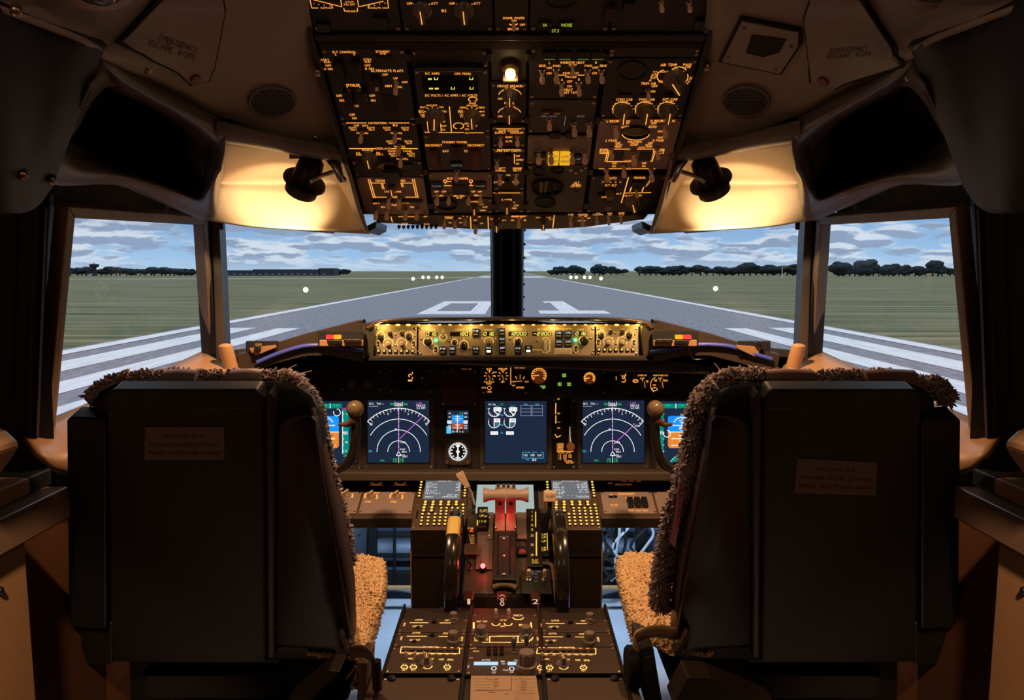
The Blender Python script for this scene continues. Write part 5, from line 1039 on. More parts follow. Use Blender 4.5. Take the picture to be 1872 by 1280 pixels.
def nd(side, crop, x0, x1, cx, label, ex):
    d = Disp('navigation_display', label, x0, 732 if side else 732, x1, 845, crop)
    cy = 960
    d.a(white_e, cx, cy, 460, -45, 45, 7).l(white_e, (cx-325, 640), (cx-290, 680), w=6).l(white_e, (cx+325, 640), (cx+290, 680), w=6)
    for k in range(-9, 10):
        t = math.radians(k*5-1); r1 = 440 if k % 2 else 425; d.l(white_e, (cx+460*math.sin(t), cy-460*math.cos(t)), (cx+r1*math.sin(t), cy-r1*math.cos(t)), w=5)
    for tx, dx, y in (('0', -112, 560), ('3', 100, 560), ('33', -290, 668), ('6', 290, 660)): d.t(white_e, tx, cx+dx, y, 22)
    d.a(white_e, cx, cy, 345, -60, 60, 6).a(white_e, cx, cy, 230, -90, 90, 6).a(white_e, cx, cy, 115, -90, 90, 6)
    d.l(mag_e, (cx, 480), (cx, 960), w=7, h=.0002)
    for k in range(10): d.l(white_e, (cx, 500+k*44), (cx, 522+k*44), w=4, h=.0005)
    d.l(mag_e, (cx+15, 820 if ex == 0 else 880), (cx+252 if ex == 0 else cx+210, 590 if ex == 0 else 695), w=7, h=.0002)
    d.l(white_e, (cx-24, 1000), (cx, 955), (cx+24, 1000), (cx-24, 1000), w=6).l(white_e, (cx, 1000), (cx, 1078), w=5)
    d.t(white_e, '016', cx, 455, 28, 62).l(white_e, (cx-40, 432), (cx-40, 475), (cx+40, 475), (cx+40, 432), w=5).t(green_e, 'TRK', cx-70, 457, 24, 42).t(green_e, 'MAG', cx+72, 457, 24, 42)
    d.t(white_e, 'GS 0', cx-290, 452, 20, 46).t(white_e, 'TAS ---', cx-195, 452, 20, 80).t(white_e, '---/--', cx-265, 478, 14, 100)
    d.t(mag_e, 'LAM', cx+215, 448, 22, 58).t(white_e, '0835.5Z', cx+235, 472, 20, 95).t(white_e, '2.0 NM', cx+235, 498, 20, 90).t(white_e, '10', cx-28, 724, 20, 24)
    d.t(cyan_e, 'VOR 1', cx-300, 955, 26, 38).t(green_e, 'TFC', cx-172, 1056, 20, 48).t(green_e, 'VOR', cx-38, 1040, 18, 42).t(green_e, '1.0', cx-38, 1062, 20, 38).t(green_e, 'VOR', cx+34, 1040, 18, 38).t(green_e, '1.0', cx+34, 1062, 20, 38)
    rnd = random.Random(5)
    for k in range(9): d.t(white_e, '.', cx-75+rnd.uniform(0, 150), 905+rnd.uniform(0, 100), 9)
    for tx, dx, y in (('LAM', 48, 862), ('RW01', 42, 935), ('BRA', 62, 962), ('EGLL', 45, 998), ('DET', 70, 1012)): d.t(white_e, tx, cx+dx, y, 18, 52)
    if ex: d.t(white_e, 'WOD', cx+262, 688, 20, 52).t(white_e, '+', cx+225, 668, 22)
    d.done(NM)
nd(0, c5, 673, 785, 988, 'navigation display with white arcs and magenta line, left of the small standby gauges', 0)
nd(1, c7b, 1065, 1177, 460, 'navigation display with white arcs and magenta line, right of the landing gear column', 1)
def pfd(side, crop, x0, x1, cx, label):
    """attitude display; cx is the picture column of its middle, in crop units"""
    d = Disp('attitude_display', label, x0, 733, x1, 846, crop)
    L_ = cx
    d.poly(sky_e, [(L_-150, 600), (L_-135, 582), (L_+135, 582), (L_+150, 600), (L_+150, 752), (L_-150, 752)]).poly(earth_e, [(L_-150, 752), (L_+150, 752), (L_+150, 900), (L_+130, 922), (L_-130, 922), (L_-150, 900)])
    d.l(white_e, (L_-150, 752), (L_+150, 752), w=7, h=.0003).l(white_e, (L_, 600), (L_, 905), w=7, h=.0003)
    for y, hw in ((632, 34), (652, 22), (682, 92), (700, 26), (716, 34), (732, 22), (770, 22), (786, 34), (802, 24), (822, 92), (840, 26), (858, 36), (876, 22), (894, 92)): d.l(white_e, (L_-hw, y), (L_+hw, y), w=7, h=.0004)
    for y in (682, 822, 894):
        for s_ in (-1, 1): d.t(white_e, '10', L_+s_*100, y, 20, 22, h=.0005)
    d.a(white_e, L_, 690, 92, -62, 62, 5, .0004)
    for k in (-60, -45, -30, -20, -10, 10, 20, 30, 45, 60): t = math.radians(k); d.l(white_e, (L_+88*math.sin(t), 690-88*math.cos(t)), (L_+104*math.sin(t), 690-104*math.cos(t)), w=6, h=.0004)
    d.t(mat('pfd_yellow', (0, 0, 0), emit=(.9, .9, .2), es=.9), 'CMD', L_, 572, 26, 40, h=.0004)
    d.poly(teal_e, [(L_-230, 452), (L_+180, 452), (L_+180, 500), (L_-230, 500)])
    for x in (-66, 58): d.l(white_e, (L_+x, 452), (L_+x, 500), w=7, h=.0004)
    d.t(green_e, 'SPD', L_-150, 470, 20, 56, .0005).t(green_e, 'TO/GA', L_-4, 470, 20, 62, .0005).t(green_e, 'TO/GA', L_+120, 470, 20, 60, .0005)
    d.poly(teal_e, [(L_+185, 520), (L_+255, 520), (L_+255, 985), (L_+185, 985)]).l(white_e, (L_+190, 530), (L_+190, 980), w=7, h=.0004).t(mag_e, '12000', L_+218, 508, 24, 62).t(green_e, '29.92', L_+218, 1005, 22, 40).t(white_e, '4', L_+235, 560, 24).t(white_e, '80', L_+222, 762, 34, 44).t(white_e, '00', L_+230, 860, 24, 24).t(white_e, '2', L_+225, 950, 22)
    d.poly(teal_e, [(L_-255, 540), (L_-195, 540), (L_-195, 985), (L_-255, 985)])
    for k in range(7): d.l(white_e, (L_-205, 560+k*66), (L_-190, 560+k*66), w=5, h=.0004); d.l(white_e, (L_+190, 560+k*66), (L_+204, 560+k*66), w=5, h=.0004)
    d.t(white_e, '45', L_-222, 760, 34, 44)
    n = 12; d.poly(teal_e, [(L_+150*math.sin(math.radians(-60+120*k/n)), 1140-150*math.cos(math.radians(-60+120*k/n))) for k in range(n+1)])
    for k in range(-5, 6): t = math.radians(k*11); d.l(white_e, (L_+150*math.sin(t), 1140-150*math.cos(t)), (L_+132*math.sin(t), 1140-132*math.cos(t)), w=5, h=.0004)
    d.a(white_e, L_+130 if side == 0 else L_-160, 545 if side == 0 else 770, 36, 0, 290, 7, .0004)
    d.poly(mat('display_black', (.002, .002, .003), .3), [(L_+14, 882), (L_+44, 882), (L_+44, 912), (L_+14, 912)] if side == 0 else [(L_-40, 882), (L_+30, 882), (L_+30, 912), (L_-40, 912)], h=.0006)
    d.done(NM)
pfd(0, c5, 541, 653, 205, 'blue and orange attitude display behind the left control wheel')
pfd(1, c7b, 1207, 1319, 1196, 'blue and orange attitude display behind the right control wheel')
# centre engine display
d = Disp('engine_display', 'dark blue engine display with small white dials top left, centre of the panel', 887, 733, 999, 846, c6)
for cx in (255, 420):
    d.a(white_e, cx, 528, 62, 95, 260, 6).l(white_e, (cx-5, 530), (cx+48, 575), w=9).r_(white_e, cx-8, 490, cx+76, 532, 0); d.t(screen_m, '20.2', cx+34, 511, 24, 66, .0006)
    for k in range(7): t = math.radians(100+k*25); d.l(white_e, (cx+62*math.sin(t), 528-62*math.cos(t)), (cx+48*math.sin(t), 528-48*math.cos(t)), w=5)
    d.a(white_e, cx-2, 648, 60, 90, 290, 6).l(white_e, (cx-2, 648), (cx-2, 700), w=8).r_(white_e, cx-5, 608, cx+62, 648); d.t(screen_m, '411', cx+28, 628, 22, 46, .0006)
    d.poly(mat('dial_fill', (0, 0, 0), emit=(.05, .15, .22), es=1), [(cx, 652), (cx+56, 652), (cx+46, 682), (cx+25, 700), (cx, 706)])
    d.r_(white_e, cx-40, 745, cx+40, 780); d.t(screen_m, '60.8', cx, 762, 18, 50, .0006); d.t(mag_e if 0 else red_e, '7', cx-58, 620, 22).t(white_e, 'T', cx-58, 515, 30)
    d.t(green_e, '94.2', cx+32, 480, 18, 46)
d.t(white_e, 'TAT +20c', 228, 460, 18, 80).t(green_e, 'TO', 334, 460, 20, 26).t(cyan_e, 'N1', 335, 572, 18, 24).t(cyan_e, 'EGT', 336, 676, 18, 34).t(cyan_e, 'N2', 336, 762, 20, 22)
box_e = glow('display_lavender', (.45, .50, .75), .7)
for x0 in (535, 655):
    d.l(box_e, (x0, 470), (x0+110, 470), (x0+110, 578), (x0, 578), (x0, 470), w=4).l(box_e, (x0, 506), (x0+110, 506), w=4).l(box_e, (x0, 540), (x0+110, 540), w=4); d.t(cyan_e, 'FUEL', x0+55, 460, 18, 38)
d.l(cyan_e, (575, 966), (552, 966), (552, 1028), (772, 1028), (772, 966), (750, 966), w=5).t(cyan_e, 'FUEL QTY', 650, 968, 14, 130).t(white_e, '5.02', 586, 996, 24, 42).t(white_e, '0.00', 660, 996, 24, 42).t(white_e, '5.03', 732, 996, 24, 42).t(cyan_e, 'TOTAL', 606, 1046, 14, 38).t(white_e, '10.0', 678, 1046, 26, 40)
d.done({**NM, screen_m: 'dark_figures', box_e: 'lavender_boxes'})
# standby instruments
d = Disp('standby_display', 'small square blue standby attitude display above the round white clock face', 818, 750, 857, 791, c5, frame=(4, 4, 4, 5))
L_ = 1612
d.poly(sky_e, [(L_-62, 572), (L_+62, 572), (L_+62, 655), (L_-62, 655)]).poly(glow('display_red_earth', (.55, .10, .03), .9), [(L_-62, 655), (L_+62, 655), (L_+62, 720), (L_-62, 720)]).l(white_e, (L_-2, 570), (L_-2, 740), w=6, h=.0004)
for y, w_ in ((590, 26), (612, 46), (632, 22), (678, 24), (708, 46)): d.l(white_e, (L_-w_, y), (L_+w_, y), w=5, h=.0004)
d.r_(white_e, L_-108, 630, L_-64, 662, .0003).r_(white_e, L_+64, 630, L_+106, 662, .0003).t(screen_m, '30', L_-86, 646, 18, 30, .0006).t(screen_m, '80', L_+85, 646, 18, 30, .0006)
for y in (553, 592, 684, 710): d.t(white_e, '160' if y < 600 else '60', L_+86, y, 18, 32).t(white_e, '60', L_-84, y, 16, 24)
d.t(green_e, 'STD', L_+40, 555, 18, 40).t(white_e, '33 N 3 6', L_, 748, 18, 125).r_(cyan_e, L_-118, 690, L_-68, 768, -.0002)
d.done({**NM})
gz = thing('standby_compass_gauge', 'round white dial with a compass needle below the small standby display', 'gauge', IP.P(*IP.uv(837, 850), 0))
oc = [(815, 812), (822, 804), (852, 804), (860, 812), (862, 845), (857, 850), (818, 850), (814, 845)]
MB().poly(IP, oc, 0, .007).build('housing', bezel_m, gz, None, .0015)
k5 = lambda x, y: (560+x/5.82, 660+y/5.82)
cx, cy = k5(1615, 962); MB().disc(IP, cx, cy, 17.5, .0075, n=30).build('face', black, gz, recalc=False)
w = MB(); w.arc(IP, cx, cy, 14.6, 0, 360, 1.4, n=36, h=.0082)
for k in range(36): t = math.radians(k*10); w.line(IP, [(cx+14.8*math.sin(t), cy-14.8*math.cos(t)), (cx+(17.4)*math.sin(t), cy-17.4*math.cos(t))], .9, .0082)
for k in range(12): t = math.radians(k*30+15); w.disc(IP, cx+11.4*math.sin(t), cy-11.4*math.cos(t), 1.35, .0082, n=8)
w.build('scale', white_e, gz, recalc=False)
w = MB(); w.line(IP, [(cx, cy-13), (cx, cy+13)], 2.2, .0088).line(IP, [(cx-2.5, cy-9), (cx, cy-14), (cx+2.5, cy-9)], 1.2, .0088).arc(IP, cx, cy, 2.6, 0, 360, 1.2, n=12, h=.0088); w.build('needle', white_e, gz, recalc=False)
for s_ in (-1, 1): a, b = IP.uv(837+s_*19, 845); inst('round_knob', proto('cknob', lambda mb: mb.lathe([(.0055, 0), (.0055, .006), (.004, .008), (.0004, .0085)], n=14), [mat('knob_brass', (.30, .2, .1), .3, metal=.7)]), gz, IP.M(a, b, .007))
# panel blocks: top row of lit controls
def bl2(name, label, x0, y0, x1, y1, crop, cat='control panel', leg=amber, m=None, th=.004): return Mod(IP, name, label, cat, (x0, y0, x1, y1), m or ipm, crop, th, px=True, leg=leg)
m = bl2('autobrake_panel', 'centre panel lettered AUTO BRAKE with two glowing selector dials', 880, 670, 965, 722, c6)
m.t('N1 SET', 200, 85, 18, 58).t('AUTO', 203, 102, 13, 40).t('SPEED REF', 345, 85, 20, 98).t('AUTO', 346, 102, 13, 40)
for cx in (203, 346):
    for k in (-90, -50, 0, 50, 90, 135, 180, 225): t = math.radians(k); m.l((cx+34*math.sin(t), 158-34*math.cos(t)), (cx+56*math.sin(t), 158-56*math.cos(t)), w=6)
    m.place('selector_knob', p_knob(), cx, 170, 30, .75)
m.l((429, 70), (429, 250), w=7).t('AUTO BRAKE', 527, 70, 20, 115).t('BOTH', 262, 120, 14, 34).t('1', 148, 160, 14).t('2', 260, 160, 16, 20).t('SET', 345, 222, 16, 40).t('FUEL FLOW', 200, 222, 16, 108).t('RESET', 200, 242, 16, 56).t('RATE', 145, 284, 16, 46).t('USED', 202, 328, 16, 46).a(202, 286, 20, 0, 360, 4, 20).t('RTO', 456, 220, 16, 30).t('OFF', 460, 260, 14, 36).t('MAX', 600, 220, 16, 38).t('ANTISKID', 528, 282, 20, 86)
m.l((480, 165), (492, 190), w=6).l((528, 148), (528, 172), w=6).l((575, 165), (562, 190), w=6).l((470, 218), (550, 212), w=5).kn(528, 215, 0, .8); m.done()
def agauge(name, label, px, py, r, hot=False):
    t = thing(name, label, 'gauge', IP.P(*IP.uv(px, py+r), 0)); a, b = IP.uv(px, py); rr = IP.uv(px+r, py)[0]-a
    MB().lathe([(rr, 0), (rr, .012), (rr*.9, .014), (rr*.86, .008), (rr*.86, .005)], IP.M(a, b), 30).build('bezel', mat('gauge_rim_brass', (.4, .22, .12), .3, metal=.6), t, 40)
    MB().disc(IP, px, py, r*.86, .006, n=28).build('face', mat('gauge_face_warm', (.05, .015, .006), .5, emit=(1, .22, .04), es=.09), t, recalc=False)
    w = MB(); 
    for k in range(11): q_ = math.radians(-120+k*24); w.line(IP, [(px+r*.55*math.sin(q_), py-r*.55*math.cos(q_)), (px+r*.75*math.sin(q_), py-r*.75*math.cos(q_))], 1.3, .0066)
    w.arc(IP, px, py, r*.8, -130, 130, 1.0, h=.0066); w.build('scale', amber, t, recalc=False); MB().line(IP, [(px, py), (px-r*.6, py+1)], 1.6, .0075).build('needle', amber, t, recalc=False)
    if hot: a, b = IP.uv(px, py-r); MB().ball(IP.P(a, b, .012), .004, 10).build('bulb', glow('gauge_bulb', (1, .5, .18), 10), t, 60)
agauge('flap_position_gauge', 'round orange gauge with a bright bulb on top, right of AUTO BRAKE', 985, 686, 16, True)
agauge('brake_pressure_gauge', 'small round orange gauge left of the LOWER DU lettering', 1077, 691, 12)
gl_ = thing('gear_light_panel', 'three green landing gear lights in a triangle above the flap column', 'indicator', IP.P(*IP.uv(1030, 706), 0))
MB().pbox(IP, 1005, 676, 1056, 712, 0, .004).build('faceplate', ipm, gl_, None, .001)
for x, y, tt in ((1031, 686, 'NOSE'), (1023, 702, 'LEFT'), (1040, 702, 'RGHT')):
    o = MB().pbox(IP, x-4.5, y-4.5, x+4.5, y+4.5, .003, .008).build('green_light', mat('lens_dark_green', (.004, .02, .004), .3), gl_); MB().text(IP, tt, x, y-1.5, 2.6, 7, .0086).text(IP, 'GEAR', x, y+1.8, 2.6, 7, .0086).build('legend', glow('green_bright', (.45, .9, .08), 1.5), o, recalc=False)
MB().text(IP, 'LE FLAPS', 992, 706, 2.6, 9, .0086).text(IP, 'EXT', 994, 709, 2.6, 6, .0086).build('flap_light', glow('green_bright', (.45, .9, .08), 1.5), gl_, recalc=False)
m = bl2('landing_gear_panel', 'narrow dark column with glowing FLAPS LIMIT lettering and a landing gear lever slot', 1009, 728, 1052, 858, c6, m=black)
m.t('UP', 936, 405, 18, 24).l((908, 450), (905, 560), w=10).l((908, 580), (906, 660), w=9).t('OFF', 938, 558, 16, 30).t('-', 928, 645, 20, 56).t('DN', 938, 712, 18, 26).l((900, 780), (920, 812), (960, 790), w=8)
m.l((918, 958), (1095, 958), w=6).t('FLAPS LIMIT', 1002, 974, 16, 140)
for i, tx in enumerate(('1 - 250', '2 - 250', '5 - 250')): m.t(tx, 948, 1000+i*20, 15, 34)
for i, tx in enumerate(('10-210', '15-200', '25-190')): m.t(tx, 1004, 1000+i*20, 15, 36)
for i, tx in enumerate(('30-175', '40-162', '')): 
    if tx: m.t(tx, 1058, 1000+i*20, 15, 36)
for i, tx in enumerate(('LANDING', 'GEAR', 'LIMIT', '270K')): m.t(tx, 955, 880+i*21, 18, 72)
m.t('EXTEND', 1040, 1060, 14, 80).t('320K-82M', 1055, 1078, 18, 84)
m.bt('lever_slot', 1030, 560, 60, 320, matte_black, .002)
a, b = IP.uv(*m.q(1055, 880)); MB().tube([IP.P(a, b+.05, .012), IP.P(a, b+.02, .02), IP.P(a, b, .03)], [.004, .006, .007], 8).build('gear_lever', metal, m.r, 60); MB().lathe([(.010, -.005), (.0125, 0), (.0125, .010), (.010, .013), (.001, .013)], IP.M(a, b-.004, .03), 24).build('lever_wheel', mat('wheel_lucite', (.30, .12, .05), .15), m.r, 50); m.done()
m = bl2('lower_display_selector', 'right panel lettered LOWER DU and MAIN PANEL DUs with two pointer knobs', 1155, 680, 1226, 720, c7b)
m.t('LOWER DU', 777, 153, 18, 96).t('MAIN PANEL DUs', 972, 153, 18, 154).t('NORM', 778, 185, 14, 48).t('NORM', 968, 184, 14, 42).a(706, 212, 28, 0, 360, 6, 16).t('ENG', 706, 212, 12, 36).t('ND', 830, 218, 24, 26).t('PFD', 920, 208, 26, 30).t('ENG', 1022, 208, 22, 48).t('INBD', 908, 256, 16, 34).a(910, 300, 28, 0, 360, 6, 16).l((778, 195), (795, 270), w=6).l((965, 195), (988, 270), w=6).a(955, 255, 90, 215, 335, 6, 90).kn(795, 300, 10, .95).kn(985, 300, 10, .95); m.done()
m = bl2('left_display_selector', 'dim unlit panel with two pointer knobs above the left navigation display', 622, 676, 700, 716, c5, leg=mat('print_dim', (.05, .03, .03), .6))
m.t('MAIN PANEL DUs', 480, 152, 14, 140).t('LOWER DU', 660, 152, 14, 90); kd = proto('knob_dim', knob_f, [knob_mat, mat('print_dim', (.05, .03, .03), .6)]); m.place('selector_knob', kd, 475, 240, -10, 1.2); m.place('selector_knob', kd, 655, 240, 35, 1.2); m.done()
m = bl2('left_annunciator_panel', 'dark panel with one tiny lit white and amber switch above the left navigation display', 712, 674, 790, 720, c5)
m.l((1130, 120), (1130, 138), w=9).l((1130, 172), (1130, 190), w=9).l((1088, 208), (1124, 208), w=16).a(1106, 156, 14, 200, 430, 8).bt('annunciator', 970, 160, 130, 60, matte_black, .004); m.bt('annunciator', 1090, 275, 190, 70, matte_black, .004); m.place('toggle_switch', p_toggle(), 1238, 182, 0, .5); m.done()
m = bl2('right_annunciator_panel', 'dark panel with one tiny lit switch right of the small orange gauge', 1100, 676, 1150, 722, c7b)
m.a(580, 172, 14, 0, 360, 8).l((600, 140), (600, 156), w=10).l((600, 195), (600, 208), w=10).l((500, 165), (502, 200), w=6).t('2', 555, 152, 12).t('OFF', 580, 222, 18, 42).bt('annunciator', 430, 180, 120, 90, matte_black, .004); m.bt('annunciator', 390, 270, 100, 60, matte_black, .004); m.done()
m = bl2('blank_panel_insert', 'plain dark red-tinged blank panel between the left navigation display and the engine display', 806, 676, 872, 742, c5, m=mat('blank_maroon', (.05, .012, .014), .45)); m.place('pull_knob', p_round(), 1548, 95, 0, .8); m.leg.text(IP, 'FOOT AIR', 853, 675, 2.4, 18, .0046); m.legm = amber_dim; m.done()
m = bl2('glareshield_label_strip', 'thin dark strip of red-orange lettering just below the autopilot panel', 870, 661, 1000, 668, g4, m=gsd, leg=amber_hot if 0 else glow('strip_amber', (1, .25, .06), .8))
for x, w_ in ((884, 10), (916, 12), (950, 20), (982, 6)): m.leg.text(IP, 'BELOW' if w_ > 11 else 'AUTO', x, 664.5, 3, w_, m.h+.0006)
m.done()
# shelf between the glareshield and the main panel
MB().add([P(430, 690, 1.90), P(664, 655, 1.89), P(1196, 655, 1.89), P(1430, 690, 1.90), IP.P(*IP.uv(1440, 652), 0), IP.P(*IP.uv(430, 652), 0)], [(0, 1, 2, 3, 4, 5)]).build('underside', gsd, gs)
# loose wires hanging under the glareshield
wm_ = mat('loose_wire', (.25, .22, .20), .5)
for pts, lab in (([(555, 633), (560, 645), (561, 656)], 'thin loose wire hanging straight under the left glareshield'), ([(578, 634), (566, 645), (553, 656)], 'thin loose wire crossing another under the left glareshield'), ([(542, 667), (524, 677), (545, 683), (570, 678)], 'curled loose wire on the dark shelf behind the left seat top')):
    tag(MB().tube(spline([P(x, y, 1.86+i*.004) for i, (x, y) in enumerate(pts)], 5), .0011, 6).build('loose_wire', wm_), lab, 'wire', 'loose wires under the glareshield')
for pts, lab in (([(1257, 632), (1262, 645), (1270, 657), (1296, 654)], 'twisted pale loose wire under the right glareshield'), ([(1310, 630), (1301, 643)], 'short loose wire under the right glareshield, nearer the window'), ([(1306, 664), (1314, 674), (1321, 680)], 'loose wire end just above the right seat cover')):
    tag(MB().tube(spline([P(x, y, 1.86+i*.004) for i, (x, y) in enumerate(pts)], 5), .0014, 6).build('loose_wire', wm_), lab, 'wire', 'loose wires under the glareshield')
# ---- control wheels
for side in ('left', 'right'):
    mx = (lambda x: x) if side == 'left' else (lambda x: 1848-x)
    Yw = 1.80; W = lambda x, y, dY=0: P(mx(x), y, Yw+dY)
    t = thing('control_yoke', 'black control wheel with a tan button grip in front of the %s attitude display' % side, 'control wheel', W(530, 850))
    rim_ = [(648, 752), (651, 772), (650, 800), (646, 826), (636, 846), (618, 858), (598, 863), (560, 866), (530, 866), (500, 866), (462, 863), (442, 858), (424, 846), (414, 826), (410, 800), (409, 772), (412, 752)]
    MB().tube(spline([W(x, y) for x, y in rim_], 4), [.0125]*(16*4+1), 12).build('rim', mat('wheel_black_gloss', (.02, .016, .013), .22), t, 60)
    for s_, hx in ((1, 648), (-1, 412)):
        top = W(hx+1*s_, 748); M = Matrix.Translation(top) @ Matrix.Rotation(PI/2, 4, 'X')
        MB().lathe([(.012, -.022), (.020, -.012), (.0215, 0), (.019, .012), (.012, .019), (.001, .021)], M, 24).build('horn_cap', mat('wheel_cap_tan', (.17, .11, .06), .28), t, 60)
        MB().tube([W(hx-3*s_, 768, -.012), W(hx-14*s_, 777, -.012), W(hx-29*s_, 776, -.012)], [.010, .007, .0035], 10).build('trigger', mat('trigger_brown', (.12, .05, .02), .3), t, 60)
    MB().tube(spline([W(530, 866, .0), W(530, 830, .02), W(530, 800, .05)], 4), .02, 12).build('hub_spoke', black, t, 60)
    MB().tube(spline([W(530, 800, .04), W(530, 840, .12), W(530, 960, .20)], 4), .028, 14).build('column', dark_metal, t, 60)
# ================================================================ sloping aisle panel, CDUs, throttles, radios
AP = Plane((0, 1.922, .558), (1, 0, 0), (0, .216, .084))
c8 = (580, 860, 4.572); c9 = (900, 860, 4.572)
ped_m = mat('pedestal_brown', (.050, .030, .018), .5, noise_amt=.15, nscale=20)
brown_m = mat('aisle_brown', (.115, .072, .042), .45, noise_amt=.1, nscale=15, bump=.1); brown_d = mat('aisle_dark_brown', (.03, .018, .011), .5, noise_amt=.15, nscale=15)
bd = thing('forward_aisle_panel', 'wide brown sloping panel under the displays that carries the keypads', 'panel', AP.P(0, 0, -.02))
MB().pbox(AP, 560, 873, 1300, 948, -.02, 0).build('board', brown_m, bd, None, .001); MB().pbox(AP, 560, 944, 757, 950, -.03, .004).build('lip', brown_m, bd, None, .001); MB().pbox(AP, 1098, 944, 1300, 950, -.03, .004).build('lip', brown_m, bd, None, .001)
MB().pbox(AP, 560, 873, 762, 899, 0, .0015).build('gloss_strip', mat('gloss_strip', (.03, .022, .017), .12), bd); MB().pbox(AP, 1088, 873, 1300, 899, 0, .0015).build('gloss_strip', MATS['gloss_strip'], bd)
MB().pbox(AP, 855, 876, 994, 945, 0, .003).build('centre_plate', face_mid, bd, None, .001)
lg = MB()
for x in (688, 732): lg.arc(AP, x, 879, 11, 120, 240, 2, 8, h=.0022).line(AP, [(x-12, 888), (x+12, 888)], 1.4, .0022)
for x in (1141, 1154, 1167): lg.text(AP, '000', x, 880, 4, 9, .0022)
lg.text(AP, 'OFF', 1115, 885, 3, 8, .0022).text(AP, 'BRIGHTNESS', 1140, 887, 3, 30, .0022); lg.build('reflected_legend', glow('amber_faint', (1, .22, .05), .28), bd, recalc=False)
m = Mod(AP, 'left_lighting_panel', 'brown panel with two pointer knobs left of the left keypad', 'control panel', (660, 901, 756, 941), face_light, c8, .004, px=True, leg=amber)
lk = lambda m, x, y, s_: (m.place('selector_knob', proto('knob_cream', knob_f, [mat('knob_cream', (.5, .36, .22), .3), amber]), x, y, -35, s_), m.a(x, y+4, 52, -110, -40, 12, 36), m.a(x, y+4, 52, 70, 120, 12, 36))
for x in (450, 662): lk(m, x, 225, 1.0); m.t('BRIGHT', x+48, 198, 12, 50).t('OFF', x-35, 272, 13, 34).l((x-20, 276), (x, 272), w=10)
m.done()
m = Mod(AP, 'left_outer_lighting_panel', 'brown panel with one pointer knob and a small round knob, partly behind the left seat', 'control panel', (590, 901, 657, 941), face_light, c8, .004, px=True, leg=amber)
lk(m, 245, 215, 1.0); m.place('round_knob', p_round(), 228, 310, 0, .9); m.l((180, 272), (202, 272), w=5).done()
m = Mod(AP, 'ground_proximity_panel', 'brown panel with three guarded switches right of the right keypad', 'control panel', (1100, 901, 1196, 941), face_light, c9, .004, px=True, leg=amber)
m.t('GROUND PROXIMITY', 1120, 208, 16, 145).t('INOP', 1005, 215, 14, 44).t('SYS TEST', 1018, 302, 16, 64)
for x, tt in ((1138, 'FLAP'), (1198, 'GEAR'), (1256, 'TERR')): m.t(tt, x, 242, 16, 44).bt('switch_guard', x+14, 292, 48, 70, black, .012); m.t('NORM', x+22, 347, 14, 44)
m.bt('annunciator', 1006, 234, 70, 18, black, .003); m.sw(1013, 280, 0, .6).done()
m = Mod(AP, 'right_outer_lighting_panel', 'plain brown panel partly behind the right seat', 'control panel', (1199, 901, 1290, 941), face_light, c9, .004, px=True); m.done()
# centre lower screen
t = thing('lower_centre_display', 'pale blank lit screen behind the thrust levers', 'display', AP.P(*AP.uv(923, 940), 0))
MB().pbox(AP, 864, 886, 984, 944, 0, .006).build('bezel', black, t, None, .001); MB().pbox(AP, 871, 890, 976, 942, .005, .0075).build('screen', glow('screen_pale', (.42, .52, .50), .9), t)
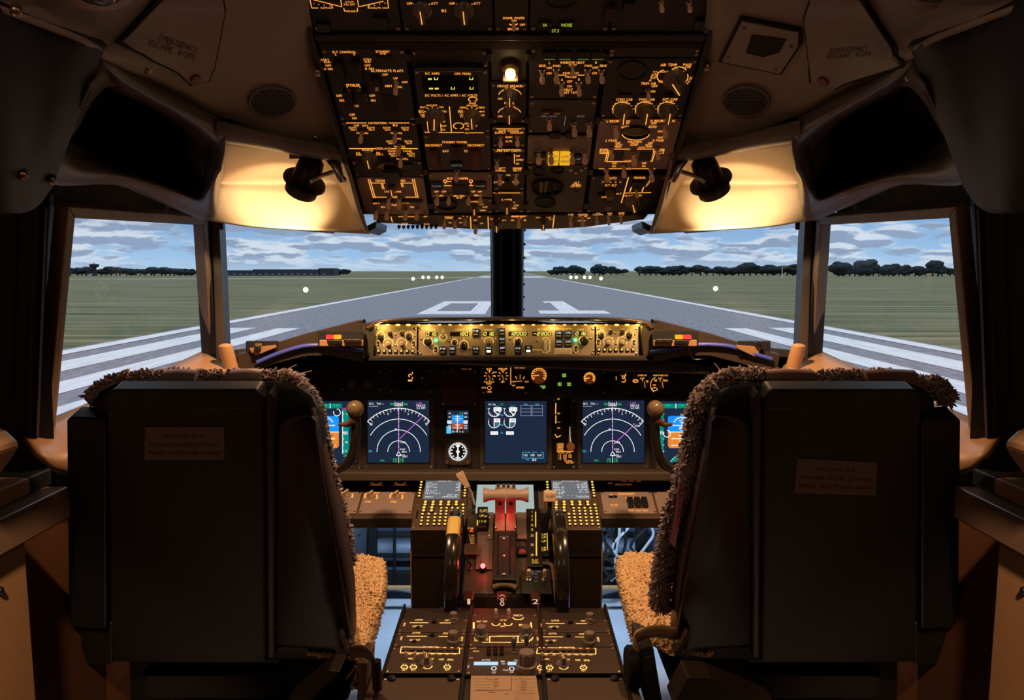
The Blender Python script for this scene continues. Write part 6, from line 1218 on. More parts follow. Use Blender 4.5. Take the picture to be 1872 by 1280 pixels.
# keypads
key_m = glow('key_lit', (1, .62, .12), 1.15); key_f = lambda mb: (mb.box((0, 0, .002), (.0086, .0064, .004)), setattr(mb, 'cur', 1), mb.lathe([(.0034, .004), (.0034, .0045), (.0003, .0046)], n=10))
key_r = lambda mb: (mb.lathe([(.0045, 0), (.0045, .004), (.0003, .004)], n=12), setattr(mb, 'cur', 1), mb.lathe([(.0036, .004), (.0036, .0045), (.0003, .0046)], n=10))
def cdu(side):
    L_ = side == 'left'; X0, X1 = (-.270, -.126) if L_ else (.094, .240); xm = (X0+X1)/2
    tx = lambda u, v: (X0+(X1-X0)*u, AP.uv(936, 973)[1]*(1-v)+AP.uv(936, 876)[1]*v)
    t = thing('keypad_unit', 'brown keypad with pale text screen and rows of lit keys, %s of the thrust levers' % side, 'keypad', AP.P(*tx(.5, 0), 0))
    w = X1-X0; b0 = tx(0, 0)[1]; b1 = tx(0, 1)[1]; h = b1-b0
    MB().ob(AP, xm, (b0+b1)/2, w, h, -.06, .008).build('case', brown_m, t, None, .002)
    pb = lambda u0, v0, u1, v1, h0, h1: MB().ob(AP, X0+w*(u0+u1)/2, b0+h*(v0+v1)/2, w*(u1-u0), h*(v1-v0), h0, h1)
    pb(.10, .50, .90, .93, .007, .011).build('screen_frame', brown_m, t, None, .001)
    s_ = pb(.14, .54, .86, .90, .010, .0125).build('screen', glow('cdu_screen', (.16, .165, .18), 1.0), t)
    lt = MB(); P_ = lambda u, v: (X0+w*u, b0+h*v)
    def tl(tx_, u, v, wu, hv=.022):
        gs = []; x = 0
        for ch in tx_:
            if ch == ' ': x += .38; continue
            g = glyph(ch); gs.append((g, x)); x += g[2]+.1
        x -= .1
        for (vs, fs, _), x0 in gs: lt.add([AP.P(X0+w*(u+(vx+x0)/x*wu), b0+h*(v+vy/CAP*hv), .0130) for vx, vy in vs], fs)
    if L_:
        rows = [('TAKEOFF REF', .36, .875, .3), ('FLAPS', .17, .835, .10), ('V1', .80, .835, .04), ('5 / 0.8', .17, .808, .2), ('132', .76, .808, .08), ('26K N1', .17, .775, .12), ('VR', .80, .775, .04), ('94.2 / 94.2', .17, .748, .22), ('135', .76, .748, .08), ('CG', .17, .715, .05), ('V2', .80, .715, .04), ('21.0 %  5.20', .17, .688, .22), ('141', .76, .688, .08), ('GW / TOCG', .17, .655, .16), ('62.0 / 21.0 %', .17, .628, .30), ('SELECT QRH', .60, .60, .22), ('INDEX        APPROACH', .18, .560, .62)]
    else:
        rows = [('APPROACH REF', .34, .875, .36), ('GROSS WT', .17, .835, .18), ('VREF', .76, .835, .08), ('62.0', .17, .808, .12), ('15  148 KT', .64, .808, .2), ('FLAPS', .17, .775, .1), ('30  141 KT', .64, .775, .2), ('EGLL 01', .17, .745, .2), ('40  135 KT', .64, .745, .2), ('2800 M', .17, .70, .2), ('FLAP SPD', .66, .70, .18), ('ILS 01 CRS', .17, .655, .22), ('30 / 141', .66, .655, .18), ('111.55', .17, .625, .18), ('- - - - - - - -', .17, .595, .62), ('INDEX', .18, .560, .14), ('TAKEOFF', .60, .560, .24)]
    for r in rows: tl(*r)
    lt.build('screen_text', white_e, s_, recalc=False)
    kk = proto('cdukey', key_f, [black, key_m]); kr = proto('cdukeyr', key_r, [black, key_m])
    def key(me, u, v, sc=1, n='key'): inst(n, me, t, AP.M(X0+w*u, b0+h*v, .008) @ Matrix.Scale(sc, 4))
    for v in (.87, .815, .76, .705, .65, .595): key(kk, .055, v, 1.1, 'line_key'); key(kk, .945, v, 1.1, 'line_key')
    for j, v in enumerate((.475, .425)):
        for i in range(5): key(kk, .20+i*.15, v, 1.35)
        if j: key(kk, .93, v, 1.2)
    for v in (.37, .315):
        for i in range(2): key(kk, .19+i*.15, v, 1.35)
        for i in range(5): key(kr, .52+i*.105, v)
    for j, v in enumerate((.26, .20, .14, .08)):
        for i in range(3): key(kr, .18+i*.12, v)
        for i in range(5): key(kr, .52+i*.105, v)
    for u, v in ((.05, .46), (.95, .05), (.05, .05), (.95, .40)): inst('screw', p_screw(), t, AP.M(X0+w*u, b0+h*v, .008) @ Matrix.Scale(1.1, 4))
    for u in (.075, .925): pb(u-.02, .20, u+.02, .34, .0079, .0085).build('side_light_slot', black, t)
cdu('left'); cdu('right')
# boxes under the keypads
for s_, x0, x1, lab in ((-1, -.272, -.128, 'tall dark brown box under the left keypad beside the thrust levers'), (1, .098, .242, 'tall dark brown box under the right keypad beside the thrust levers')):
    t = thing('pedestal_side_box', lab, 'pedestal', ((x0+x1)/2, 2.1, 0))
    MB().prism([(x0, 1.935, 0), (x1, 1.935, 0), (x1, 1.935, .485), (x0, 1.935, .485)], (0, .4, 0)).build('shell', brown_d, t, None, .004)
    MB().add([(x0, 1.934, .485), (x1, 1.934, .485), (x1, 1.925, .545), (x0, 1.925, .545)], [(0, 1, 2, 3)]).box(((x0+x1)/2, 1.9335, .487), (x1-x0, .004, .004)).build('upper_face', brown_d, t)
    MB().box((x0 if s_ < 0 else x1, 1.9335, .26), (.004, .006, .50)).build('corner_strip', tan, t, None, .001)
    a, b = (x0+.03*1 if s_ > 0 else x1-.03), .2
# trim wheels
for s_, x, lab in ((-1, -.142, 'black stabiliser trim wheel with a yellow band left of the thrust levers'), (1, .118, 'black glossy stabiliser trim wheel right of the thrust levers')):
    t = thing('trim_wheel', lab, 'trim wheel', (x, 1.80, .50)); Rw = .155; cY, cZ = 1.80, .495
    M = Matrix.Translation((x, cY, cZ)) @ Matrix.Rotation(PI/2, 4, 'Y')
    MB().lathe([(.02, -.014), (Rw-.01, -.016), (Rw-.002, -.013), (Rw, -.006), (Rw, .006), (Rw-.002, .013), (Rw-.01, .016), (.02, .014)], M, 64).build('wheel', mat('trim_wheel_black', (.015, .012, .009), .18), t, 30)
    if s_ < 0:
        bnd = MB(); a0, a1 = math.radians(98), math.radians(122); prof = [(-.0165, Rw-.012), (-.0135, Rw-.0015), (-.006, Rw+.0008), (.006, Rw+.0008), (.0135, Rw-.0015), (.0165, Rw-.012)]
        bnd.grid([[Vector((x+px_, cY+r*math.cos(a0+(a1-a0)*k/8), cZ+r*math.sin(a0+(a1-a0)*k/8))) for px_, r in prof] for k in range(9)]); bnd.build('yellow_band', mat('band_yellow', (.75, .52, .14), .35), t, 60)
    else:
        for k in (-.006, .006): MB().ball((x+k, cY+math.cos(math.radians(95))*Rw, cZ+math.sin(math.radians(95))*Rw), .003, 8).build('rivet', screw_m, t, 60)
# thrust lever quadrant
QP = Plane(P(926, 1085, 1.735), (1, 0, 0), P(926, 930, 2.0)-P(926, 1085, 1.735))
qd = thing('throttle_quadrant', 'brown throttle quadrant between the two trim wheels', 'throttle quadrant', QP.P(0, 0, -.3))
a0, b0 = QP.uv(866, 1010); a0 = -.122; a1 = .098
top = QP.P(0, QP.uv(926, 930)[1]); bot = QP.P(0, 0)
MB().prism([(a0, bot.y, 0), (a0, bot.y, bot.z), (a0, top.y, top.z), (a0, 2.1, top.z-.03), (a0, 2.1, 0)], (a1-a0, 0, 0)).build('housing', mat('quadrant_brown', (.045, .034, .024), .5, noise_amt=.15, nscale=20), qd, None, .004)
c10 = (820, 870, 4.923)
def qb(name, x0, y0, x1, y1, h0, h1, m, par=None, bev=.0015): return MB().pbox(QP, 820+x0/4.923, 870+y0/4.923, 820+x1/4.923, 870+y1/4.923, h0, h1).build(name, m, par or qd, None, bev)
def qt(mb, tx, x, y, hh, w=None, h=.001, rot=0): return mb.text(QP, tx, 820+x/4.923, 870+y/4.923, hh/4.923, w/4.923 if w else None, h)
def ql(mb, pts, w, h=.001): return mb.line(QP, [(820+x/4.923, 870+y/4.923) for x, y in pts], w/4.923, h)
qb('cover_left', 250, 515, 400, 855, 0, .006, face_mid); qb('cover_right', 612, 350, 715, 590, 0, .010, mat('cover_grey_brown', (.16, .13, .095), .4)); qb('cover_left_upper', 355, 350, 402, 590, 0, .010, MATS['cover_grey_brown'])
for x, y in ((370, 555), (632, 565), (375, 395), (680, 395)): a, b = QP.uv(820+x/4.923, 870+y/4.923); inst('screw', p_screw(), qd, QP.M(a, b, .010) @ Matrix.Scale(1.2, 4))
sl = qb('lever_gate', 402, 560, 606, 1010, 0, .030, black); qb('gate_slot', 440, 605, 560, 965, .0295, .031, matte_black, sl, 0); qb('gate_inner', 452, 612, 548, 960, .0305, .032, mat('gate_dark', (.010, .008, .007), .85), sl, 0)
for y in (640, 800, 965): a, b = QP.uv(820+500/4.923, 870+y/4.923); inst('screw', p_screw(), qd, QP.M(a, b, .032) @ Matrix.Scale(1.1, 4))
lg = MB(); ql(lg, [(462, 632), (540, 632)], 6, .0325); ql(lg, [(465, 968), (535, 968)], 5, .0325); lg.build('gate_mark', white_dim, sl, recalc=False)
MB().tube(spline([QP.P(*QP.uv(820+x/4.923, 870+y/4.923), .012) for x, y in ((395, 1040), (450, 1020), (500, 1015), (560, 1022), (615, 1045))], 4), .008, 10).build('gate_lip', brown_m, qd, 60)
# left side of quadrant: indicator, trim scale, parking brake
ib = qb('indicator_block', 258, 330, 352, 515, .004, .022, black); lg = MB(); qt(lg, 'FLAPS', 316, 370, 26, 64, .0226); qt(lg, 'UP', 300, 415, 24, 36, .0226); ql(lg, [(262, 455), (262, 500)], 10, .0226); qt(lg, '1 5 10', 310, 465, 20, 60, .0226); qt(lg, 'DN', 335, 420, 18, 22, .0226); lg.build('legend', yel_a := glow('yellow_amber', (1, .60, .08), 1.0), ib, recalc=False)
ib = qb('trim_scale', 165, 500, 236, 650, .004, .016, black); lg = MB(); qt(lg, 'STAB', 200, 515, 18, 52, .0166)
for i in range(5): qt(lg, '%d' % (i*2+1), 188+i*4, 575+i*18, 13, None, .0166); ql(lg, [(204, 575+i*18), (232, 575+i*18)], 5, .0166)
lg.build('legend', amber, ib, recalc=False); lg = MB(); lg.poly(QP, [(820+x/4.923, 870+y/4.923) for x, y in ((185, 545), (205, 525), (230, 545))], .0160, .0170); lg.build('trim_pointer', red_e, ib)
pk_ = thing('parking_brake_plate', 'small dark plate lettered PARKING BRAKE PULL left of the red lamp', 'placard', QP.P(*QP.uv(863, 1014), .012)); MB().pbox(QP, 849, 1003, 877, 1022, .014, .018).build('plate', brown_m, pk_, None, .001)
lg = MB(); lg.text(QP, 'PARKING', 863, 1007, 3.4, 22, .0186).text(QP, 'BRAKE', 863, 1012.5, 3.6, 18, .0186).text(QP, 'PULL', 863, 1018, 3.8, 16, .0186); lg.build('lettering', mat('plate_letter', (.02, .012, .01), .6), pk_, recalc=False)
MB().tube(spline([QP.P(*QP.uv(x, y), .014) for x, y in ((850, 1020), (856, 1032), (862, 1042), (860, 1050))], 4), .0028, 8).build('lever', dark_metal, pk_, 60)
rl = thing('red_lamp', 'small bright red lamp on the left side of the throttle quadrant', 'lamp', QP.P(*QP.uv(883, 1043), .0)); a, b = QP.uv(883, 1043); MB().lathe([(.008, 0), (.008, .005), (.006, .007)], QP.M(a, b, .006), 16).build('socket', black, rl, 40); MB().ball(QP.P(a, b, .016), .0062, 12).build('bulb', glow('red_bulb', (1, .10, .10), 6), rl, 60); REDL = QP.P(a, b, .03)
# flap scale
fs_ = thing('flap_scale', 'black strip with yellow numbers 1 to 40 and FLAP DOWN, right of the levers', 'scale', QP.P(*QP.uv(974, 1040), 0))
MB().pbox(QP, 963, 936, 990, 1042, 0, .012).build('strip', black, fs_, None, .001); lg = MB()
for i, (tx, y) in enumerate((('1', 355), ('2', 392), ('5', 425), ('10', 475), ('15', 515), ('25', 568), ('30', 652), ('40', 743))): qt(lg, tx, 752, y, 20, None, .0126)
ql(lg, [(783, 355), (783, 490)], 10, .0126); ql(lg, [(790, 540), (790, 750)], 12, .0126); qt(lg, 'FLAP', 778, 790, 18, 52, .0126); qt(lg, 'DOWN', 778, 812, 18, 60, .0126); lg.build('numbers', yel_a, fs_, recalc=False)
MB().pbox(QP, 991, 944, 1002, 1022, 0, .012).build('second_strip', black, fs_, None, .001); lg = MB(); ql(lg, [(886, 545), (890, 700)], 6, .0126)
for y in (560, 585, 620, 680, 700): qt(lg, 'UP', 858, y, 18, 40, .0126)
lg.build('numbers', yel_a, fs_, recalc=False)
hb = qb('horn_cutout_button', 620, 660, 705, 735, 0, .012, black); lg = MB(); qt(lg, 'HORN', 665, 700, 14, 44, .0126); qt(lg, 'CUTOUT', 665, 717, 14, 66, .0126); lg.build('legend', red_e, hb, recalc=False)
sb = qb('trim_cutout_panel', 655, 885, 925, 1095, .004, .014, black); lg = MB(); qt(lg, 'STAB TRIM', 768, 898, 16, 125, .0146); qt(lg, 'NORMAL', 775, 920, 12, 60, .0146); qt(lg, 'CUT', 788, 950, 14, 26, .0146); qt(lg, 'OUT', 788, 985, 14, 30, .0146); lg.build('legend', white_dim, sb, recalc=False)
for x in (722, 862): a, b = QP.uv(820+x/4.923, 870+965/4.923); inst('cutout_switch', p_toggle(), qd, QP.M(a, b, .014) @ Matrix.Scale(1.3, 4))
MB().tube(spline([QP.P(*QP.uv(820+x/4.923, 870+y/4.923), .01) for x, y in ((845, 815), (920, 825), (940, 870), (950, 960), (965, 1090), (975, 1180))], 4), .006, 8).build('edge_rail', brown_m, qd, 60)
# levers
tl_m = mat('lever_pale', (.42, .30, .25), .38); arm_m = mat('lever_arm_pale', (.45, .38, .34), .3)
for s_, xc in ((-1, 914), (1, 934)):
    t = thing('thrust_lever', 'pale T-shaped thrust lever, %s of the pair, lit red below the grip' % ('left' if s_ < 0 else 'right'), 'lever', QP.P(*QP.uv(xc, 985), 0), 'thrust levers')
    lo = QP.P(*QP.uv(xc, 988), .02); hi = P(xc, 892, 1.895); wv = Vector((.0128, 0, 0)); th = Vector((0, .012, .004)); md_ = P(xc, 940, 1.885)
    mb = MB(); mb.loft([[p-wv, p+wv, p+wv+th, p-wv+th] for p in (lo, md_, P(xc, 915, 1.888), hi)]); mb.build('arm', arm_m, t, None, .0015)
    cc = P(925, 905, 1.872); x0 = cc.x+s_*.0008; prof = [(0, .0165), (.012, .0165), (.028, .0135), (.042, .0145), (.052, .0185), (.056, .0195), (.0575, .018)]
    M = Matrix.Translation((x0, cc.y, cc.z)) @ Matrix.Rotation(s_*PI/2, 4, 'Y'); MB().lathe([(r, z) for z, r in prof], M, 24).build('grip', tl_m, t, 40)
    for dx in (4, 14): p = P(925+s_*dx, 889, 1.885); MB().box(p, (.008, .010, .012)).build('top_clip', screw_m, t, None, .001)
    a_ = P(xc, 921, 1.870); MB().ball(a_, .0045, 10).build('release_button', matte_black, t, 60); MB().ball(P(xc+s_*8, 965, 1.872), .005, 10).build('side_bolt', screw_m, t, 60)
t = thing('speedbrake_lever', 'cream wedge-shaped lever tilted across the left keypad screen', 'lever', P(862, 905, 2.02))
mb = MB(); mb.loft([[P(833, 867, 1.98), P(846, 860, 1.98), P(846, 860, 2.0), P(833, 867, 2.0)], [P(835, 872, 1.98), P(850, 868, 1.98), P(850, 868, 2.0), P(835, 872, 2.0)], [P(851, 893, 1.985), P(860, 890, 1.985), P(860, 890, 2.0), P(851, 893, 2.0)]]); mb.build('grip', mat('cream_grip', (.85, .66, .42), .35), t, None, .0015)
MB().tube([P(856, 891, 1.992), P(861, 900, 2.0), P(868, 925, 2.02)], .004, 8).build('stem', cream, t, 60)
t = thing('flap_lever', 'cream block lettered FLAP on a dark stem over the right keypad', 'lever', P(1002, 985, 1.9))
MB().box(P(1005.5, 907, 1.93), (.034, .02, .028)).build('handle', MATS['cream_grip'], t, None, .003); pl = Plane(P(1005, 907, 1.9185), (1, 0, 0), (0, 0, 1)); MB().text(pl, 'FLAP', 1006, 907.5, 4, 14, .0).build('lettering', mat('plate_letter', (.02, .012, .01), .6), t, recalc=False)
MB().tube(spline([P(1005, 916, 1.935), P(1004, 935, 1.93), P(996, 960, 1.925), P(992, 990, 1.90)], 4), [.006]*5+[.009]*8, 8).build('stem', matte_black, t, 60)
# fire handles
fp = thing('fire_panel', 'black panel below the throttle quadrant that holds the numbered fire handles', 'panel', (-.012, 1.74, .47)); MB().prism([P(845, 1090, 1.733), P(1010, 1090, 1.733), P(1010, 1135, 1.728), P(845, 1135, 1.728)], (0, .03, 0)).build('plate', brown_d, fp, None, .002)
for tx, x, lab in (('1', 857, 'fire handle with a lit figure 1, left of three'), ('8', 918, 'fire handle with a small lit ringed symbol, middle of three'), ('2', 979, 'fire handle with a lit figure 2, right of three')):
    t = thing('fire_switch', lab, 'handle', P(x, 1118, 1.70), 'numbered fire handles'); MB().box(P(x, 1100, 1.695), (.024, .05, .032)).build('grip', mat('fire_handle_maroon', (.06, .015, .01), .35), t, None, .003); MB().box(P(x, 1118, 1.70), (.018, .05, .02)).build('stem', mat('fire_handle_brown', (.20, .11, .06), .4), t, None, .002)
    pl = Plane(P(x, 1100, 1.6685), (1, 0, 0), (0, 0, 1)); lt = MB()
    if tx == '8': lt.arc(pl, x, 1097, 2.4, 0, 360, 1.3, h=.0).arc(pl, x, 1104, 3.2, 20, 340, 1.5, h=.0).arc(pl, x, 1093, 5, -60, 60, 1.1, h=0)
    else: lt.text(pl, tx, x, 1100, 10 if tx == '1' else 9, 5 if tx == '1' else 11, .0)
    lt.build('figure', glow('handle_white', (1, .72, .5), .8), t, recalc=False)
# ---- radio pedestal
RP = Plane((0, 1.6, .465), (1, 0, 0), (0, 1, 0))
r1 = (690, 1100, 7.1125); r2 = (910, 1100, 7.112)
pd = thing('radio_pedestal', 'brown centre pedestal between the seats that carries the radio panels', 'pedestal', (-.017, 1.45, 0))
MB().prism([(-.252, 1.675, 0), (.218, 1.675, 0), (.218, 1.675, .462), (-.252, 1.675, .462)], (0, -.85, 0)).build('body', brown_d, pd, None, .003)
for x in (-.252, -.094, .0615, .218): MB().box((x, 1.25, .466), (.006, .85, .012)).build('rail', black, pd, None, .0015)
for x, lab in ((-.262, 'l'), (.228, 'r')): MB().box((x, 1.16, .440), (.02, .45, .06)).build('side_cheek', brown_m, pd, None, .003)
for x0, x1, y0, y1 in ((803, 855, 1117, 1134), (985, 1035, 1117, 1134)): MB().prism([P(x0, y0, 1.71), P(x1, y0, 1.71), P(x1, y1, 1.70), P(x0, y1, 1.70)], (0, .02, 0)).build('end_block', brown_m, pd, None, .002)
amber_p = glow('pedestal_amber', (1, .50, .13), 2.2)
def radio(c, X0, X1, which):
    sx = lambda x: x if which == 'left' else x+275
    m = Mod(RP, 'communication_radio', 'radio panel lettered ACTIVE and STANDBY, top row of the %s pedestal column' % which, 'radio', (X0, 1137, X1, 1160.5), ped_m, c, .006, leg=amber_p)
    o = 0 if which == 'left' else 206; dy = 0 if which == 'left' else 8
    m.t('ACTIVE', 540+o, 275+dy, 20, 100).t('STANDBY', 930+o, 280+dy, 20, 110).l((420+o, 312+dy), (660+o, 312+dy), w=11).l((810+o, 314+dy), (1000+o, 314+dy), w=11).t('COMM TEST', 522+o, 357+dy, 22, 132).t('TFR', 740+o, 285+dy, 14, 34).t('COMM', 350+o, 335+dy, 44, 26).bt('transfer_button', 738+o, 308+dy, 56, 24, black, .006); m.bt('test_button', 530+o, 380+dy, 50, 18, black, .004); m.rk(990+o, 330+dy, 1.0); m.place('round_knob', p_round(), 990+o, 310+dy, 0, .6); m.done()
    m = Mod(RP, 'navigation_radio', 'radio panel with two amber windows, second row of the %s pedestal column' % which, 'radio', (X0, 1161, X1, 1187), ped_m, c, .006, leg=amber_p)
    m.t('ACTIVE', 505+o, 445+dy, 20, 104).t('STANDBY', 902+o, 450+dy, 20, 100).l((385+o, 488+dy), (640+o, 488+dy), w=11).l((800+o, 490+dy), (940+o, 490+dy), w=11).t('NAV TEST', 488+o, 538+dy, 20, 140).t('TFR', 718+o, 458+dy, 20, 50).t('NAV', 312+o, 514+dy, 50, 24).t('DME', 1100+o, 522+dy, 56, 26).bt('transfer_button', 712+o, 482+dy, 60, 24, black, .006); m.bt('test_button', 480+o, 562+dy, 54, 22, black, .004); m.place('round_knob', p_round(), 985+o, 570+dy, 0, 1.25); m.place('round_knob', p_round(), 985+o, 535+dy, 0, .9); m.done()
    m = Mod(RP, 'audio_control_panel', 'audio panel with a long glowing MIC SELECTOR frame, in the %s pedestal column' % which, 'control panel', (X0, 1188, X1, 1236), ped_m, c, .006, leg=amber_p)
    m.l((312+o, 628+dy), (1068+o, 640+dy), (1068+o, 716+dy), (298+o, 706+dy), (312+o, 628+dy), w=11).t('MIC SELECTOR', 692+o, 627+dy, 14, 200)
    for k in range(8): m.bt('selector_button', 362+k*93+o, 668+dy, 54, 30, mat('button_maroon', (.10, .04, .025), .4), .004)
    for tx, x in (('1-VHF-2', 420), ('HF-1', 520), ('FLT', 640), ('SVC', 720), ('PA', 815), ('INT', 912), ('PA', 1000)): m.t(tx, x+o, 722+dy, 18, 46)
    m.t('MIC', 434+o, 782+dy, 20, 60).t('VOR', 708+o, 785+dy, 18, 50).t('MASK', 835+o, 792+dy, 22, 64).t('SPKR', 950+o, 796+dy, 22, 78)
    for x in (352, 468, 908): m.a(x+o, 892+dy, 42, 0, 360, 13, 24).t('V', x+o, 892+dy, 14, 24).t('ALT', x+o, 930+dy, 20, 60).t('I I', x+o, 858+dy, 20, 40)
    m.a(650+o, 870+dy, 62, 95, 265, 12, 44).t('B', 650+o, 800+dy, 10)
    for x, y in ((370, 795), (490, 800), (610, 800)): m.place('toggle_switch', p_toggle(), x+o, y+dy, 0, .7)
    m.place('selector_knob', p_knob(), 640+o, 850+dy, 8, 1.2); m.done()
    m = Mod(RP, 'blank_pedestal_panel', 'plain brown blank panel at the bottom of the %s pedestal column' % which, 'control panel', (X0, 1243, X1, 1300), mat('blank_pedestal_brown', (.065, .036, .019), .5, noise_amt=.15, nscale=18), c, .004)
    for u in (0.12, .88):
        a = RP.o.x+X0+(X1-X0)*u; inst('fastener', proto('fastener', lambda mb: mb.lathe([(.008, 0), (.008, .008), (.005, .011), (.0004, .011)], n=14), [black]), m.r, RP.M(a, RP.uv(936, 1246)[1], .0))
    m.done()
radio(r1, -.249, -.098, 'left'); radio(r2, .065, .215, 'right')
m = Mod(RP, 'fire_test_panel', 'centre pedestal panel with two small glowing arcs below the middle fire handle', 'control panel', (-.091, 1128, .0585, 1160.5), ped_m, r1, .006, leg=amber_p)
m.t('FAULT', 1320, 295, 20, 60).t('OVHT', 1400, 295, 20, 60).t('TEST', 1365, 368, 20, 66).l((1252, 310), (1252, 385), w=22).a(1540, 320, 50, 90, 270, 14, 30).a(1700, 320, 50, 90, 270, 14, 30).t('EXT TEST', 1640, 278, 18, 80).t('NORM', 1628, 358, 18, 56).t('BELL', 1878, 342, 22, 74); m.place('toggle_switch', p_toggle(), 1540, 270, 0, 1); m.place('toggle_switch', p_toggle(), 1708, 270, 0, 1)
m.c = r2; m.t('DISCH', 262, 215, 22, 110).a(265, 240, 70, 95, 265, 12, 30).l((218, 270), (310, 270), w=9).t('BELL CUTOUT', 318, 342, 20, 74).l((430, 310), (440, 380), w=18); m.done()
m = Mod(RP, 'weather_radar_panel', 'centre pedestal panel with a long glowing rectangle between two knobs', 'control panel', (-.091, 1161, .0585, 1187), ped_m, r1, .006, leg=amber_p)
m.l((1460, 490), (1900, 486), w=12).l((1460, 490), (1460, 568), (1900, 568), w=12).l((1365, 568), (1460, 568), w=12); m.c = r2; m.l((0, 486), (262, 488), (262, 572), (0, 568), w=12).a(375, 510, 72, 80, 280, 14, 40, 9, 16); m.c = r1; m.t('TILT', 1285, 530, 50, 60).t('AUTO', 1425, 525, 40, 30).place('round_knob', p_round(), 1350, 500, 0, 1.3); m.c = r2; m.place('round_knob', p_round(), 365, 500, 0, 1.3); m.done()
m = Mod(RP, 'transponder_panel', 'centre pedestal panel with two pale blue lit windows lettered ACTIVE', 'control panel', (-.091, 1188, .0585, 1239), ped_m, r1, .006, leg=glow('pedestal_white', (.9, .85, .8), .95))
pb_ = glow('pale_blue_window', (.55, .80, .95), 1.0)
m.bt('active_window', 1412, 848, 316, 36, pb_, .002); m.t('ACTIVE', 1410, 800, 22, 110).t('TFR', 1630, 820, 20, 54).t('TEST', 1640, 850, 18, 60).t('TEST', 1514, 965, 22, 54).a(1514, 910, 30, 0, 360, 14, 24).t('COMM', 1182, 885, 40, 22).l((1205, 680), (1210, 730), w=20)
m.c = r2; m.bt('standby_window', 218, 848, 180, 36, pb_, .002); m.t('STANDBY', 265, 803, 20, 108).t('TEST', 62, 820, 20, 56).a(182, 915, 30, 0, 360, 14, 24).t('PANEL', 105, 932, 20, 76).t('HF', 182, 960, 18, 50)
m.c = r1
for x in (1448, 1534, 1618):
    for y in (660, 698, 736): m.place('keypad_button', proto('pbtn', lambda mb: mb.lathe([(.0042, 0), (.0042, .006), (.003, .0075), (.0003, .0075)], n=12), [black]), x, y, 0, 1)
m.c = r2
for y in (660, 698, 736): m.place('keypad_button', PROTO['pbtn'], 52, y, 0, 1)
for x, y in ((208, 700), (372, 660)): m.place('toggle_switch', proto('toggle_blue', toggle_f, [mat('blue_grey_plastic', (.12, .13, .17), .35), metal]), x, y, 0, 1.3)
m.place('round_knob', p_round(), 375, 920, 0, 1.9); m.place('round_knob', p_round(), 375, 860, 0, 1.3); m.done()
# amber side notes of the transponder row
m = Mod(RP, 'selector_lights', 'row of small amber legends beside the keypad on the centre pedestal', 'indicator', (-.0905, 1189, -.075, 1212), ped_m, r1, .007, leg=amber_p); m.t('XPNDR', 1268, 650, 16, 20).t('1', 1255, 690, 20).l((1245, 690), (1320, 690), w=8).done()
# paper checklist
t = thing('paper_checklist', 'tan printed paper sheet lying on the bottom of the centre pedestal', 'paper', RP.P(-.015, RP.uv(920, 1262)[1], .003))
MB().prism([RP.P(*RP.uv(x, y), .004) for x, y in ((861, 1240), (980, 1240), (988, 1300), (859, 1300))], (0, 0, .0012)).build('sheet', mat('paper_tan', (.42, .27, .17), .7), t)
lg = MB(); ink = mat('paper_ink', (.12, .06, .03), .8)
ql_ = lambda *p, w=.7: lg.line(RP, p, w, .0058)
ql_((889, 1241), (889, 1248), (903, 1248), (904, 1267), w=.6); ql_((935, 1241), (935, 1267), (870, 1267), w=.9); ql_((951, 1241), (951, 1247), w=.8); ql_((936, 1247), (980, 1247), w=.6)
for k in range(5): ql_((866, 1246+k*5.5), (900, 1246+k*5.5), w=.5); ql_((945, 1253+k*5), (980, 1253+k*5), w=.5); ql_((940, 1272+k*4), (978, 1272+k*4), w=.4)
for y in (1246, 1252, 1258): ql_((904.5, y), (907, y+2.5), (910, y), w=1.2); ql_((910, y), (912, y-1), w=.7)
lg.text(RP, 'FLAPS', 957, 1251, 2.4, 9, .0058).text(RP, 'CHECKLIST', 900, 1271, 2.4, 14, .0058).text(RP, 'BRAKE', 958, 1256, 2.4, 10, .0058).text(RP, 'GEAR', 957, 1261, 2.4, 9, .0058).text(RP, 'SPEED', 957, 1266, 2.4, 10, .0058).text(RP, 'TAXI', 925, 1274, 2.4, 8, .0058)
lg.build('print', ink, t, recalc=False)
